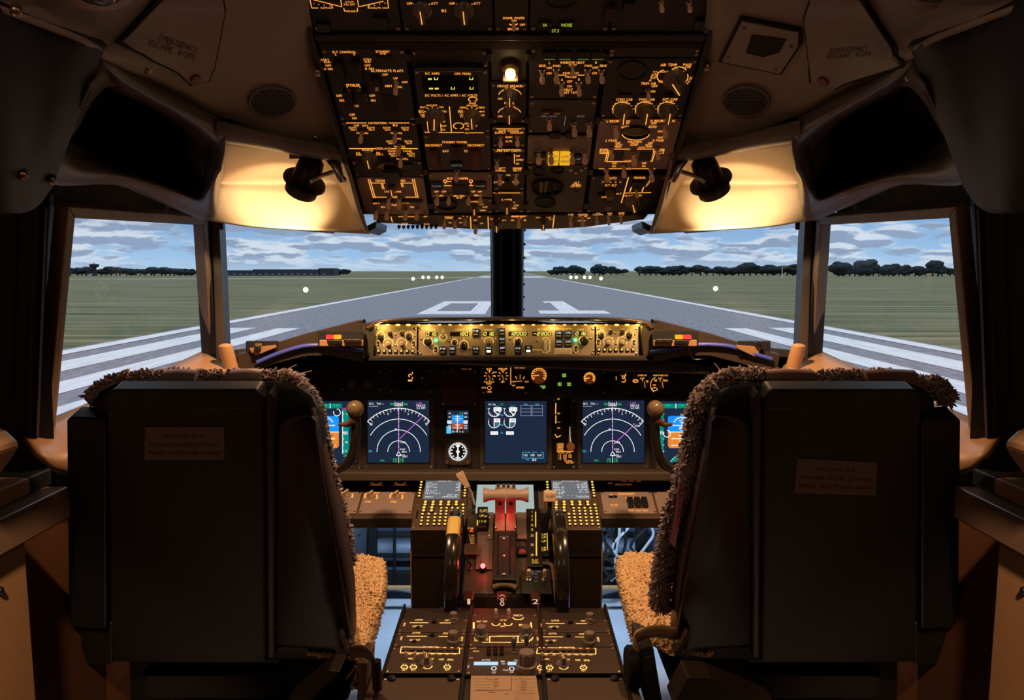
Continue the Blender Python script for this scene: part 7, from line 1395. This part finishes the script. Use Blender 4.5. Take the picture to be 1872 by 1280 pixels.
# ---- footwells
blue_grey = mat('footwell_blue_grey', (.16, .20, .27), .4, noise_amt=.15, nscale=6)
for s_, lab, xs in ((-1, 'left', (675, 716, 757)), (1, 'right', (1100, 1128, 1184))):
    t = thing('rudder_pedal_frame', 'black frame of square openings in the %s footwell' % lab, 'frame', (s_*.45, 2.7, 0)); Yp = 2.70
    f = (lambda x: x) if s_ < 0 else (lambda x: x+0)
    if s_ < 0: hx = [(688, 718), (722, 760)]; x0, x1 = 672, 790
    else: hx = [(1098, 1124), (1130, 1163)]; x0, x1 = 1075, 1184
    ys = [(945, 976), (984, 1016), (1021, 1047)]
    mb = MB(); B_ = lambda xa, ya, xb, yb: mb.prism([P(xa, ya, Yp), P(xb, ya, Yp), P(xb, yb, Yp), P(xa, yb, Yp)], (0, .03, 0))
    B_(x0, 930, hx[0][0], 1078); B_(hx[0][1], 930, hx[1][0], 1078); B_(hx[1][1], 930, x1, 1078)
    for a, b in hx:
        B_(a, 930, b, ys[0][0]); B_(a, ys[0][1], b, ys[1][0]); B_(a, ys[1][1], b, ys[2][0]); B_(a, ys[2][1], b, 1078)
    mb.build('frame', matte_black, t, None, .004)
    MB().prism([P(x0-10, 1074, 2.60), P(x1, 1074, 2.60), P(x1, 1079, 2.60), P(x0-10, 1079, 2.60)], (0, .02, 0)).build('cross_rail', tan, t, None, .002)
    bk = thing('footwell_pipes', 'blue-grey horizontal drums seen through the %s footwell frame' % lab, 'pipes', (s_*.42, 2.95, 0))
    for yy, r in ((962, .030), (1002, .05), (1050, .030)): MB().tube([P(x0-60, yy, 2.92), P(x1+30, yy, 2.92)], r, 24).build('drum', blue_grey, bk, 60)
    sp_ = thing('footwell_side_panel', 'dark blue-grey riveted side panel in the %s footwell' % lab, 'panel', (s_*.75, 2.5, 0)); pp = [P(560, 945, 2.3), P(682, 945, 2.75), P(672, 1080, 2.75), P(560, 1080, 2.3)]
    if s_ > 0: pp = [P(1872-x+25, y, Y) for x, y, Y in ((560, 945, 2.3), (682, 945, 2.75), (672, 1080, 2.75), (560, 1080, 2.3))]
    MB().prism(pp, (0, .01, 0)).build('plate', mat('side_plate_blue', (.05, .06, .075), .5), sp_)
    for k in range(7): p = pp[1].lerp(pp[0], .12+.1*(k % 3)).lerp(pp[2].lerp(pp[3], .12+.1*(k % 3)), .1+k*.12); MB().ball(p-Vector((0, .004, 0)), .006, 8).build('rivet', black, sp_, 60)
rnd = random.Random(11)
for k in range(9):
    x = rnd.uniform(1096, 1170); pts = [(x, 940), (x+rnd.uniform(-25, 25), 965+rnd.uniform(-5, 10)), (x+rnd.uniform(-25, 25), 1000), (x+rnd.uniform(-35, 25), 1035), (x+rnd.uniform(-30, 20), 1062)]
    tag(MB().tube(spline([P(max(1085, a), b, 2.64) for a, b in pts], 5), .0055, 8).build('hanging_cable', black if k % 3 else mat('cable_pale', (.4, .42, .46), .4)), 'tangled cable hanging in the right footwell', 'cable', 'cables in the right footwell')
# ================================================================ seats
shell_m = mat('seat_shell_black', (.005, .0045, .005), .5, bump=.15, bscale=500); shell_g = mat('seat_shell_maroon_grey', (.030, .016, .016), .35, bump=.15, bscale=500)
wool_d = mat('wool_greybrown', (.36, .27, .27), .95, noise_amt=.35, nscale=60, spec=.1); wool_l = mat('wool_honey', (.78, .52, .29), .95, noise_amt=.3, nscale=70, spec=.1)
leather = mat('leather_tan', (.22, .12, .09), .4)
stick_m = mat('sticker_grey', (.16, .105, .11), .5); stick_t = mat('sticker_letter', (.03, .015, .018), .6)
def tufts(mb, pts_n, n, L, r, rnd):
    for _ in range(n):
        p, nn = pts_n(rnd); nn = (nn+Vector((rnd.gauss(0, .45), rnd.gauss(0, .45), rnd.gauss(0, .45)))).normalized(); l = L*rnd.uniform(.6, 1.3); rr = r*rnd.uniform(.7, 1.3)
        a = nn.orthogonal().normalized(); b = nn.cross(a); bend = (a*rnd.gauss(0, .5)+b*rnd.gauss(0, .5)-Vector((0, 0, .35)))*l*.5
        l0 = [p+(a*math.cos(k*2.094)+b*math.sin(k*2.094))*rr-nn*l*.15 for k in range(3)]; m_ = p+nn*l*.55+bend*.3; l1 = [m_+(a*math.cos(k*2.094+.5)+b*math.sin(k*2.094+.5))*rr*.95 for k in range(3)]; t_ = p+nn*l+bend
        mb.add(l0+l1+[t_], [(0, 1, 4, 3), (1, 2, 5, 4), (2, 0, 3, 5), (3, 4, 6), (4, 5, 6), (5, 3, 6)])
def lumpy(mb, amp, f):
    for i, v in enumerate(mb.v): mb.v[i] = v+Vector((noise.noise(v*f), noise.noise(v*f+Vector((5, 2, 8))), noise.noise(v*f+Vector((1, 9, 4)))))*amp
def fur_tube(path, r, n, L, tr, rnd, mb=None):
    mb = mb or MB(); pts = spline(path, 6); rs = r if isinstance(r, list) else None
    mb.tube(pts, r, 12); lumpy(mb, .006, 45)
    def pn(rd):
        k = rd.randrange(len(pts)-1); p = pts[k].lerp(pts[k+1], rd.random()); t = (pts[k+1]-pts[k]).normalized(); a = t.orthogonal().normalized(); b = t.cross(a); th = rd.random()*6.283; nn = a*math.cos(th)+b*math.sin(th); return p+nn*r*.95, nn
    tufts(mb, pn, n, L, tr, rnd); return mb
def seat(side):
    L_ = side == 'left'; rnd = random.Random(21 if L_ else 22)
    ox = 0
    if L_: SP = Plane(P(365, 1180, 1.40), (1, 0, 0), P(365, 700, 1.22)-P(365, 1180, 1.40)); f = lambda x: x
    else: SP = Plane(P(1500, 1180, 1.40), (1, 0, 0), P(1500, 703, 1.22)-P(1500, 1180, 1.40)); f = lambda x: 1878-x   # mirrored outline with its own offsets below
    X = -.53 if L_ else .54
    t = thing('pilot_seat', 'black-backed pilot seat with sheepskin cover, %s of the pedestal' % side, 'seat', (X, 1.45, 0))
    U = lambda x, y, h=0: SP.P(*SP.uv(x, y), h)
    def plate(name, pts, h0, h1, m, bev=.004): return MB().poly(SP, [(f(x), y) for x, y in pts], h0, h1).build(name, m, t, None, bev)
    # moulded back shell with round shoulders
    sh = [(160, 770), (165, 738), (182, 718), (212, 705), (500, 705), (540, 712), (566, 730), (580, 758), (592, 850), (612, 960), (636, 1100), (640, 1170), (640, 1215), (150, 1215), (150, 1130)]
    mb = MB(); o0 = [U(f(x), y, -.012) for x, y in sh]; o1 = [U(f(x), y+(34 if y < 720 else 24 if y < 780 else 0), -.065) for x, y in sh]; cI = sum(o0, Vector())/len(o0); mb.loft([[p.lerp(cI, .03)+SP.n*.008 for p in o0], o0, o1, [p.lerp(cI, .04)-SP.n*.02 for p in o1]])
    mb.build('back_shell', shell_m, t, 50)
    plate('centre_back_panel', [(205, 720), (216, 702), (478, 702), (490, 716), (492, 1196), (214, 1196)], -.015, .022, shell_m, .005)
    plate('upper_back_ledge', [(206, 712), (217, 700), (478, 700), (489, 712), (489, 736), (206, 736)], .018, .026, shell_m, .004)
    plate('back_edge_bead', [(492, 716), (500, 706), (508, 718), (510, 780), (508, 1190), (494, 1190)], -.01, .020, shell_g, .004)
    # wings
    plate('side_wing', [(128, 764), (134, 757), (200, 760), (200, 1140), (196, 1142), (138, 1140), (131, 1130)], -.03, .012, shell_m, .004); plate('lower_side_panel', [(146, 1140), (205, 1140), (205, 1216), (148, 1214)], -.04, .0, shell_m, .003)
    wb = MB(); w0 = [(508, 762), (572, 757), (580, 766), (592, 850), (612, 960), (632, 1080), (642, 1150), (634, 1205), (612, 1180), (500, 1176)]
    a = [U(f(x), y, .010) for x, y in w0]; b = [U(f(x), y, -.05) for x, y in w0]; cI = sum(a, Vector())/len(a); wb.loft([[p.lerp(cI, .05)+SP.n*.004 for p in a], a, b]); wb.build('side_wing', shell_g if 0 else mat('wing_maroon', (.014, .006, .006), .38, bump=.15, bscale=500), t, 50)
    # inner flank of the backrest: cloth, leather and sheepskin edge
    fl = MB(); rows = [[(574, 745, 1.235), (592, 850, 1.265), (612, 960, 1.30), (636, 1090, 1.36), (642, 1180, 1.40)], [(590, 748, 1.29), (610, 860, 1.32), (634, 960, 1.36), (650, 1080, 1.42), (645, 1180, 1.45)]]
    fl.grid([spline([P(f(x), y, Y) for x, y, Y in r], 4) for r in rows]); fl.build('flank_cloth', mat('flank_cloth', (.10, .055, .05), .8, bump=.4, bscale=900), t, 60, solid=.006)
    # round hinge disc at the bottom of the flank
    hc = P(f(632), 1168, 1.375); M = Matrix.Translation(hc) @ Matrix.Rotation((1 if L_ else -1)*math.radians(72), 4, 'Y') @ Matrix.Scale(1, 4)
    MB().lathe([(.034, -.002), (.034, .004), (.031, .006), (.016, .006), (.014, .002), (.001, .002)], M, 28).build('hinge_disc', shell_g, t, 40)
    for k in range(5): aa = k*1.2566; inst('screw', p_screw(), t, M @ Matrix.Translation((.024*math.cos(aa), .024*math.sin(aa), .006)) @ Matrix.Scale(.7, 4))
    # sheepskin over the top and inner edge
    fb = MB()
    top = [(168, 732, 1.25), (205, 703, 1.25), (260, 697, 1.255), (330, 696, 1.26), (400, 696, 1.26), (470, 696, 1.26), (530, 699, 1.26), (556, 712, 1.26)] if L_ else [(144, 735, 1.25), (170, 708, 1.25), (240, 697, 1.255), (320, 695, 1.26), (400, 693, 1.26), (480, 692, 1.26), (540, 694, 1.26), (576, 706, 1.26)]
    fur_tube([P(f(x), y-2, Y+.035) for x, y, Y in top], .013, 2200, .009, .0028, rnd, fb)
    edge = [(548, 706, 1.25), (568, 728, 1.255), (582, 762, 1.27), (594, 820, 1.29), (610, 890, 1.32), (630, 960, 1.37), (642, 1030, 1.41)] if L_ else [(570, 706, 1.25), (594, 726, 1.255), (606, 762, 1.27), (616, 820, 1.29), (634, 890, 1.31), (655, 960, 1.35), (668, 1030, 1.38), (676, 1085, 1.40), (668, 1110, 1.41)]
    fur_tube([P(f(x-4), y, Y+.02) for x, y, Y in edge], .012 if L_ else .018, 1500, .009, .0028, rnd, fb)
    fb.build('sheepskin_cover', wool_d, t, 180)
    # bare leather between the fleece along the top
    for a, b in (((305, 362), (425, 480)) if L_ else ((395, 480), (210, 300))):
        MB().tube(spline([P(f(a), 693, 1.285), P(f((a+b)/2), 691, 1.285), P(f(b), 693, 1.285)], 4), .0165, 14).build('leather_patch', leather if not L_ else mat('leather_lilac', (.30, .22, .24), .45), t, 60)
    # seat pan with honey fleece
    cu = MB()
    if L_: G = [[(560, 1200, 1.40), (575, 1100, 1.55), (590, 1040, 1.68), (600, 1018, 1.74)], [(628, 1205, 1.40), (640, 1110, 1.54), (648, 1045, 1.66), (650, 1018, 1.74)], [(652, 1205, 1.39), (668, 1140, 1.50), (682, 1072, 1.60), (688, 1022, 1.72)], [(655, 1225, 1.385), (675, 1160, 1.49), (697, 1085, 1.59), (699, 1035, 1.70)], [(640, 1262, 1.40), (668, 1200, 1.48), (690, 1120, 1.58), (692, 1060, 1.70)]]
    else: G = [[(x, y, Y) for x, y, Y in r] for r in [[(1300, 1200, 1.40), (1290, 1100, 1.55), (1270, 1040, 1.68), (1255, 1018, 1.74)], [(1225, 1195, 1.40), (1215, 1100, 1.54), (1200, 1045, 1.66), (1190, 1014, 1.74)], [(1190, 1180, 1.40), (1175, 1120, 1.50), (1158, 1062, 1.62), (1150, 1014, 1.73)], [(1180, 1195, 1.39), (1160, 1140, 1.49), (1140, 1072, 1.60), (1132, 1028, 1.71)], [(1190, 1240, 1.40), (1165, 1180, 1.48), (1148, 1110, 1.58), (1142, 1060, 1.70)]]]
    g = [[P(*p) for p in r] for r in G]; fine = [spline(r, 8) for r in g]; gr = [spline([fr[j] for fr in fine], 6) for j in range(len(fine[0]))]; cu.grid(gr); lumpy(cu, .008, 30)
    ct = sum((p for r in gr for p in r), Vector())/sum(len(r) for r in gr)
    def pn(rd):
        i = rd.randrange(len(gr)-1); j = rd.randrange(len(gr[0])-1); a, b, c = gr[i][j], gr[i+1][j], gr[i][j+1]; p = a+(b-a)*rd.random()+(c-a)*rd.random(); n_ = (b-a).cross(c-a).normalized()
        if n_.dot(Vector(((.5 if L_ else -.5), -.2, 1))) < 0: n_ = -n_
        return p, n_
    tufts(cu, pn, 5200, .011, .0036, rnd); cu.build('seat_cushion_fleece', wool_l, t, 180)
    # front roll of the cushion and padded core
    cr_ = MB(); s_ = 1 if L_ else -1; x0 = X-.20*s_*1; ix = -.335 if L_ else .335; ox_ = -.76 if L_ else .76
    cr_.prism([Vector((ix, 1.44, .36)), Vector((ix, 1.70, .36)), Vector((ix, 1.72, .54)), Vector((ix, 1.44, .50))], (ox_-ix, 0, 0)); cr_.build('seat_pan', cloth_black, t, None, .02)
    MB().prism([Vector((X-.14, 1.40, .06)), Vector((X+.14, 1.40, .06)), Vector((X+.14, 1.40, .38)), Vector((X-.14, 1.40, .38))], (0, .26, 0)).build('pedestal_base', dark_metal, t, None, .01)
    for dx in (-.16, .16): MB().box((X+dx, 1.45, .03), (.04, .60, .06)).build('floor_rail', dark_metal, t, None, .004)
    # belt and buckle straps on the inner side
    if L_: sp = [(640, 1195, 1.33), (662, 1192, 1.31), (680, 1205, 1.30), (688, 1240, 1.30), (684, 1290, 1.30)]
    else: sp = [(1238, 1160, 1.36), (1205, 1155, 1.35), (1176, 1160, 1.34), (1160, 1172, 1.335), (1168, 1200, 1.33)]
    pts = spline([P(*p) for p in sp], 5); bl = MB(); wv = Vector((0, -.01, .028)); bl.grid([[p-wv*.5 for p in pts], [p+wv*.5 for p in pts]]); bl.build('belt_strap', mat('belt_brown', (.14, .09, .05), .6) if L_ else mat('belt_tan', (.45, .30, .16), .6), t, 60, solid=.003)
    if L_:
        MB().tube([P(688, 1208, 1.30), P(690, 1260, 1.30)], .009, 12).build('adjust_lever', mat('lever_dark_gloss', (.02, .012, .008), .2), t, 60); MB().tube([P(634, 1240, 1.33), P(650, 1218, 1.33)], .003, 8).build('lever_rod', screw_m, t, 60)
        MB().prism([P(655, 1212, 1.33), P(672, 1212, 1.33), P(668, 1290, 1.33), P(652, 1290, 1.33)], (0, .08, 0)).build('side_plate', brown_m, t, None, .003)
    else:
        MB().lathe([(.001, -.012), (.036, -.012), (.040, -.008), (.040, .008), (.036, .012), (.001, .012)], Matrix.Translation(P(1156, 1220, 1.34)) @ Matrix.Rotation(PI/2, 4, 'Y'), 28).build('hand_wheel', matte_black, t, 40)
        MB().prism([P(1168, 1180, 1.36), P(1195, 1185, 1.36), P(1212, 1290, 1.34), P(1180, 1290, 1.34)], (0, .10, 0)).build('side_bag', mat('mesh_bag', (.03, .022, .016), .8, bump=.8, bscale=700), t, None, .004)
        MB().prism([P(1172, 1188, 1.335), P(1191, 1180, 1.335), P(1192, 1200, 1.335), P(1176, 1206, 1.335)], (0, .01, 0)).build('buckle', dark_metal, t, None, .002)
        # vertical label on the flank
        lb = MB(); c0 = [P(1243, 880, 1.285), P(1252, 885, 1.28), P(1234, 1000, 1.33), P(1224, 990, 1.345)]; lb.prism(c0, (0, -.002, 0)); o = lb.build('flank_label', mat('label_pink', (.30, .13, .14), .6), t)
        lt = MB()
        for k in range(9): a = c0[0].lerp(c0[3], (k+.5)/9.5); b = c0[1].lerp(c0[2], (k+.5)/9.5); d = Vector((0, -.003, 0)); z_ = Vector((0, 0, .004)); lt.add([a.lerp(b, .2)+d-z_, a.lerp(b, .2)+d, a.lerp(b, .8)+d+z_, a.lerp(b, .8)+d], [(0, 1, 2, 3)])
        lt.build('red_lettering', mat('label_red', (.45, .02, .03), .6), o, recalc=False)
    # armrest stub and lower frame block in front of the camera
    q0 = [(600, 1225), (622, 1228), (560, 1290), (520, 1290)] if L_ else [(1258, 1238), (1300, 1240), (1420, 1290), (1230, 1290)]
    MB().prism([P(x, y, 1.24) for x, y in q0], (0, .06, 0)).build('lower_bracket', brown_d, t, None, .003)
    # placard
    q_ = [(276, 769), (419, 769), (419, 827), (275, 829)] if L_ else [(1449, 825), (1594, 833), (1590, 892), (1443, 888)]
    st = MB().poly(SP, [(x, y) for x, y in q_], .0215 if 1 else 0, .0235).build('placard', stick_m, t, None, .0008)
    tb = MB(); an = 0 if L_ else 2.2
    class SPd:   # text helper on the back plane
        pass
    cx = 347 if L_ else 1519; cy = 799 if L_ else 860
    for tx, dx, dy, w in (('SEAT MUST BE IN', 0, -15, 68 if L_ else 72), ('FORWARD 7 INCHES OF TRAVEL', 0, 1, 126 if L_ else 130), ('DURING TAKEOFF AND LANDING', 0, 16, 128 if L_ else 134)):
        text_rot(SP, tb, tx, cx+dx, cy+dy, 6.5, w, an, .0240)
    tb.build('lettering', stick_t, st, recalc=False)
    plate('lower_skirt', [(226, 1188), (500, 1188), (530, 1330), (230, 1330)], -.06, -.02, shell_m, .004)
    return t
seat('left'); seat('right')
# ================================================================ sills, consoles and side furniture
for s_, q, side in ((1, lambda v: v, 'left'), (-1, mirW, 'right')):
    # sill shelf under the side window
    mb = MB(); mb.surf([[q(P(*p)) for p in r] for r in [[(40, 792, 1.36), (80, 779, 1.415), (180, 733, 1.53), (280, 687, 1.68), (372, 646, 1.84), (408, 655, 1.90)], [(48, 800, 1.32), (100, 792, 1.385), (215, 745, 1.50), (320, 700, 1.65), (400, 668, 1.78), (440, 668, 1.86)], [(70, 828, 1.27), (128, 832, 1.33), (235, 790, 1.44), (340, 738, 1.58), (420, 692, 1.74), (452, 690, 1.82)], [(90, 860, 1.29), (140, 866, 1.34), (245, 815, 1.46), (345, 755, 1.60), (424, 706, 1.75), (460, 700, 1.84)]]], 3, 4)
    struct('trim_%d' % (41 if s_ > 0 else 42), mb, tan, 60, solid=.01)
    mb = MB(); mb.tube([q(P(312, 705, 1.66)), q(P(385, 664, 1.80))], .0045, 8); tag(mb.build('sill_slot', matte_black), 'narrow black slot along the %s window sill' % side, 'slot')
    for k, (x, y, Y) in enumerate(((373, 655, 1.82), (351, 690, 1.70))): tag(MB().ball(q(P(x, y, Y)), .004, 8).build('sill_screw', dark_metal), 'small dark screw on the %s window sill, %s' % (side, ('nearest the post', 'beside the grab handle')[k]), 'screw', 'screws on the window sills')
    # grab handle
    t = thing('grab_handle', 'glossy tan grab handle standing at the foot of the %s window post' % side, 'handle', q(P(420, 690, 1.80)))
    up_ = spline([q(P(x, y, Y)) for x, y, Y in ((412, 634, 1.775), (418, 655, 1.78), (424, 678, 1.785))], 4); MB().tube(up_, [.0165, .0165]+[.0165]*(len(up_)-2), 20).build('grip', tan_gloss, t, 60); MB().ball(up_[0], .0165, 20, sc=(1, 1, .5)).build('end_cap', tan_gloss, t, 60)
    MB().tube(spline([q(P(x, y, Y)) for x, y, Y in ((430, 681, 1.785), (405, 692, 1.76), (378, 688, 1.745), (358, 678, 1.75))], 5), [.019]*8+[.016]*5+[.014]*3, 14).build('base_arm', tan_gloss, t, 60)
    MB().prism([q(P(x, y, Y)) for x, y, Y in ((336, 694, 1.70), (352, 680, 1.72), (378, 690, 1.74), (366, 702, 1.70))], (0, 0, .006)).build('bracket', mat('bracket_pale', (.55, .40, .25), .4), t, None, .001)
    # side console ledge with its slab
    t = thing('side_console', 'long brown side console ledge at the %s edge of the picture' % side, 'console', q(Vector((-.9, 1.1, .82))))
    MB().prism([q(Vector(v)) for v in ((-.985, .55, .875), (-.775, .55, .875), (-.775, .55, .818), (-.985, .55, .818))], (0, .72, 0)).build('ledge', mat('console_brown', (.20, .125, .08), .35, noise_amt=.12, nscale=10), t, None, .004)
    MB().prism([q(Vector(v)) for v in ((-.98, .60, .905), (-.81, .60, .905), (-.81, .60, .876), (-.98, .60, .876))], (0, .62, 0)).build('slab', tan, t, None, .003); MB().prism([q(Vector(v)) for v in ((-.98, 1.22, .9045), (-.811, 1.22, .9045), (-.811, 1.22, .8765), (-.98, 1.22, .8765))], (0, .06, 0)).build('slab_end', black, t, None, .003)
    t = tag(MB().prism([q(P(x, y, 1.08)) for x, y in ((-60, 770), (-10, 776), (14, 786), (32, 803), (38, 812), (30, 830), (6, 862), (-20, 880), (-60, 890))], (0, -.10, 0)).build('folded_armrest', tan_gloss, None, None, .006), 'rounded tan folded armrest above the %s console' % side, 'armrest')
    # lower side locker and the wall behind
    t = thing('side_locker', 'tall tan side locker below the %s console' % side, 'locker', q(Vector((-.93, .9, 0))))
    MB().prism([q(Vector(v)) for v in ((-.985, .55, .815), (-.79, .55, .815), (-.79, .55, .002), (-.985, .55, .002))], (0, .62, 0)).build('body', tan, t, None, .006)
    a = q(Vector((-.789, 1.10, .76))); MB().ball(a, .006, 10).build('bolt', dark_metal, t, 60); MB().ball(q(Vector((-.789, 1.07, .745))), .004, 8).build('bolt', dark_metal, t, 60)
    t = tag(MB().box(q(Vector((-.862, 1.90, .40))), (.02, 1.40, .796)).build('lower_wall_panel', mat('wall_panel_brown', (.10, .042, .018), .9, noise_amt=.12, spec=.05), None, None, .004), 'brown lower wall panel beside the %s seat' % side, 'panel')
    f = (lambda x: x) if s_ > 0 else (lambda x: 1880-x)
    rp = [(117, 985), (122, 966), (134, 958), (170, 958), (170, 1168), (144, 1168), (134, 1160), (128, 1140), (121, 1080)]
    tag(MB().prism([P(f(x), y, 1.40) for x, y in rp], (0, .10, 0)).build('door_pocket', mat('pocket_tan', (.40, .25, .15), .4), None, 30, .01), 'tall rounded tan wall pocket behind the %s seat' % side, 'wall pocket')
# binder clip on the right post
t = thing('binder_clip', 'small black binder clip with wire handles on the right window frame', 'clip', P(1803, 571, 1.36))
MB().prism([P(1797, 562, 1.352), P(1801, 562, 1.352), P(1803, 578, 1.352), P(1798, 578, 1.352)], (0, .012, 0)).build('clip_body', black, t, None, .001)
MB().tube(spline([P(x, y, 1.35) for x, y in ((1800, 566), (1808, 568), (1814, 572), (1813, 577), (1808, 575), (1800, 574))], 3), .0009, 6).build('wire_handle', metal, t, 60); MB().tube(spline([P(x, y, 1.36) for x, y in ((1802, 567), (1812, 563), (1822, 560), (1825, 565), (1820, 569), (1804, 570))], 3), .0009, 6).build('wire_handle', metal, t, 60)
# ================================================================ lights and view
def spot(name, loc, target, energy, col, size, blend=.6, rad=.02):
    l = bpy.data.lights.new(name, 'SPOT'); l.energy = energy; l.color = col; l.spot_size = math.radians(size); l.spot_blend = blend; l.shadow_soft_size = rad
    o = bpy.data.objects.new(name, l); C.objects.link(o); o.location = loc; o.rotation_euler = (Vector(target)-Vector(loc)).to_track_quat('-Z', 'Y').to_euler(); return o
for LM, bt_, s_ in LAMPS:
    spot('map_lamp_spill', LM, P(512 if s_ < 0 else 1346, 384, 1.72), 11, (1, .74, .44), 88, 1, .012)
    spot("map_lamp_beam", LM, Vector((s_*.52, 1.66, .5)), 20, (1, .58, .30), 112, .5, .02)
spot("flood_lamp_beam", FLOOD, (0, 1.5, .5), 9, (1, .62, .30), 95, .6, .01)
def point(name, loc, e, col, r=.01):
    l = bpy.data.lights.new(name, 'POINT'); l.energy = e; l.color = col; l.shadow_soft_size = r; o = bpy.data.objects.new(name, l); C.objects.link(o); o.location = loc; return o
point('red_lamp_light', REDL, .06, (1, .04, .04), .006); point('lever_red_fill', P(925, 968, 1.83), .10, (1, .03, .03), .008)  # the second red point is an added unseen fill reddening the lever arms
for px in (700, 780, 860, 936, 1010, 1090, 1165): point('strip_light', MP.P(*MP.uv(px, 596), .030), .10, (1, .66, .18), .006)
for s_ in (-1, 1): point('overhead_fill', (s_*.46, .32, 1.72), 1.7, (1, .64, .40), .05); spot('console_fill', (s_*.55, .45, 1.55), (s_*.88, 1.0, .40), 62, (1, .60, .36), 46, .4, .03); spot('footwell_fill', (s_*.36, 2.35, .66), (s_*.30, 2.72, .05), 20, (.55, .75, 1), 118, .5, .05)  # unseen fill lamps added above and beside seats and in footwells for brightness
sc = bpy.context.scene
sc.view_settings.view_transform = 'Standard'; sc.view_settings.look = 'None'; sc.view_settings.exposure = 0; sc.view_settings.gamma = 1
sc.cycles.use_denoising = True; sc.cycles.max_bounces = 6; sc.cycles.diffuse_bounces = 4; sc.cycles.glossy_bounces = 3; sc.cycles.transparent_max_bounces = 8; sc.cycles.sample_clamp_indirect = 3; sc.cycles.caustics_reflective = False; sc.cycles.caustics_refractive = False
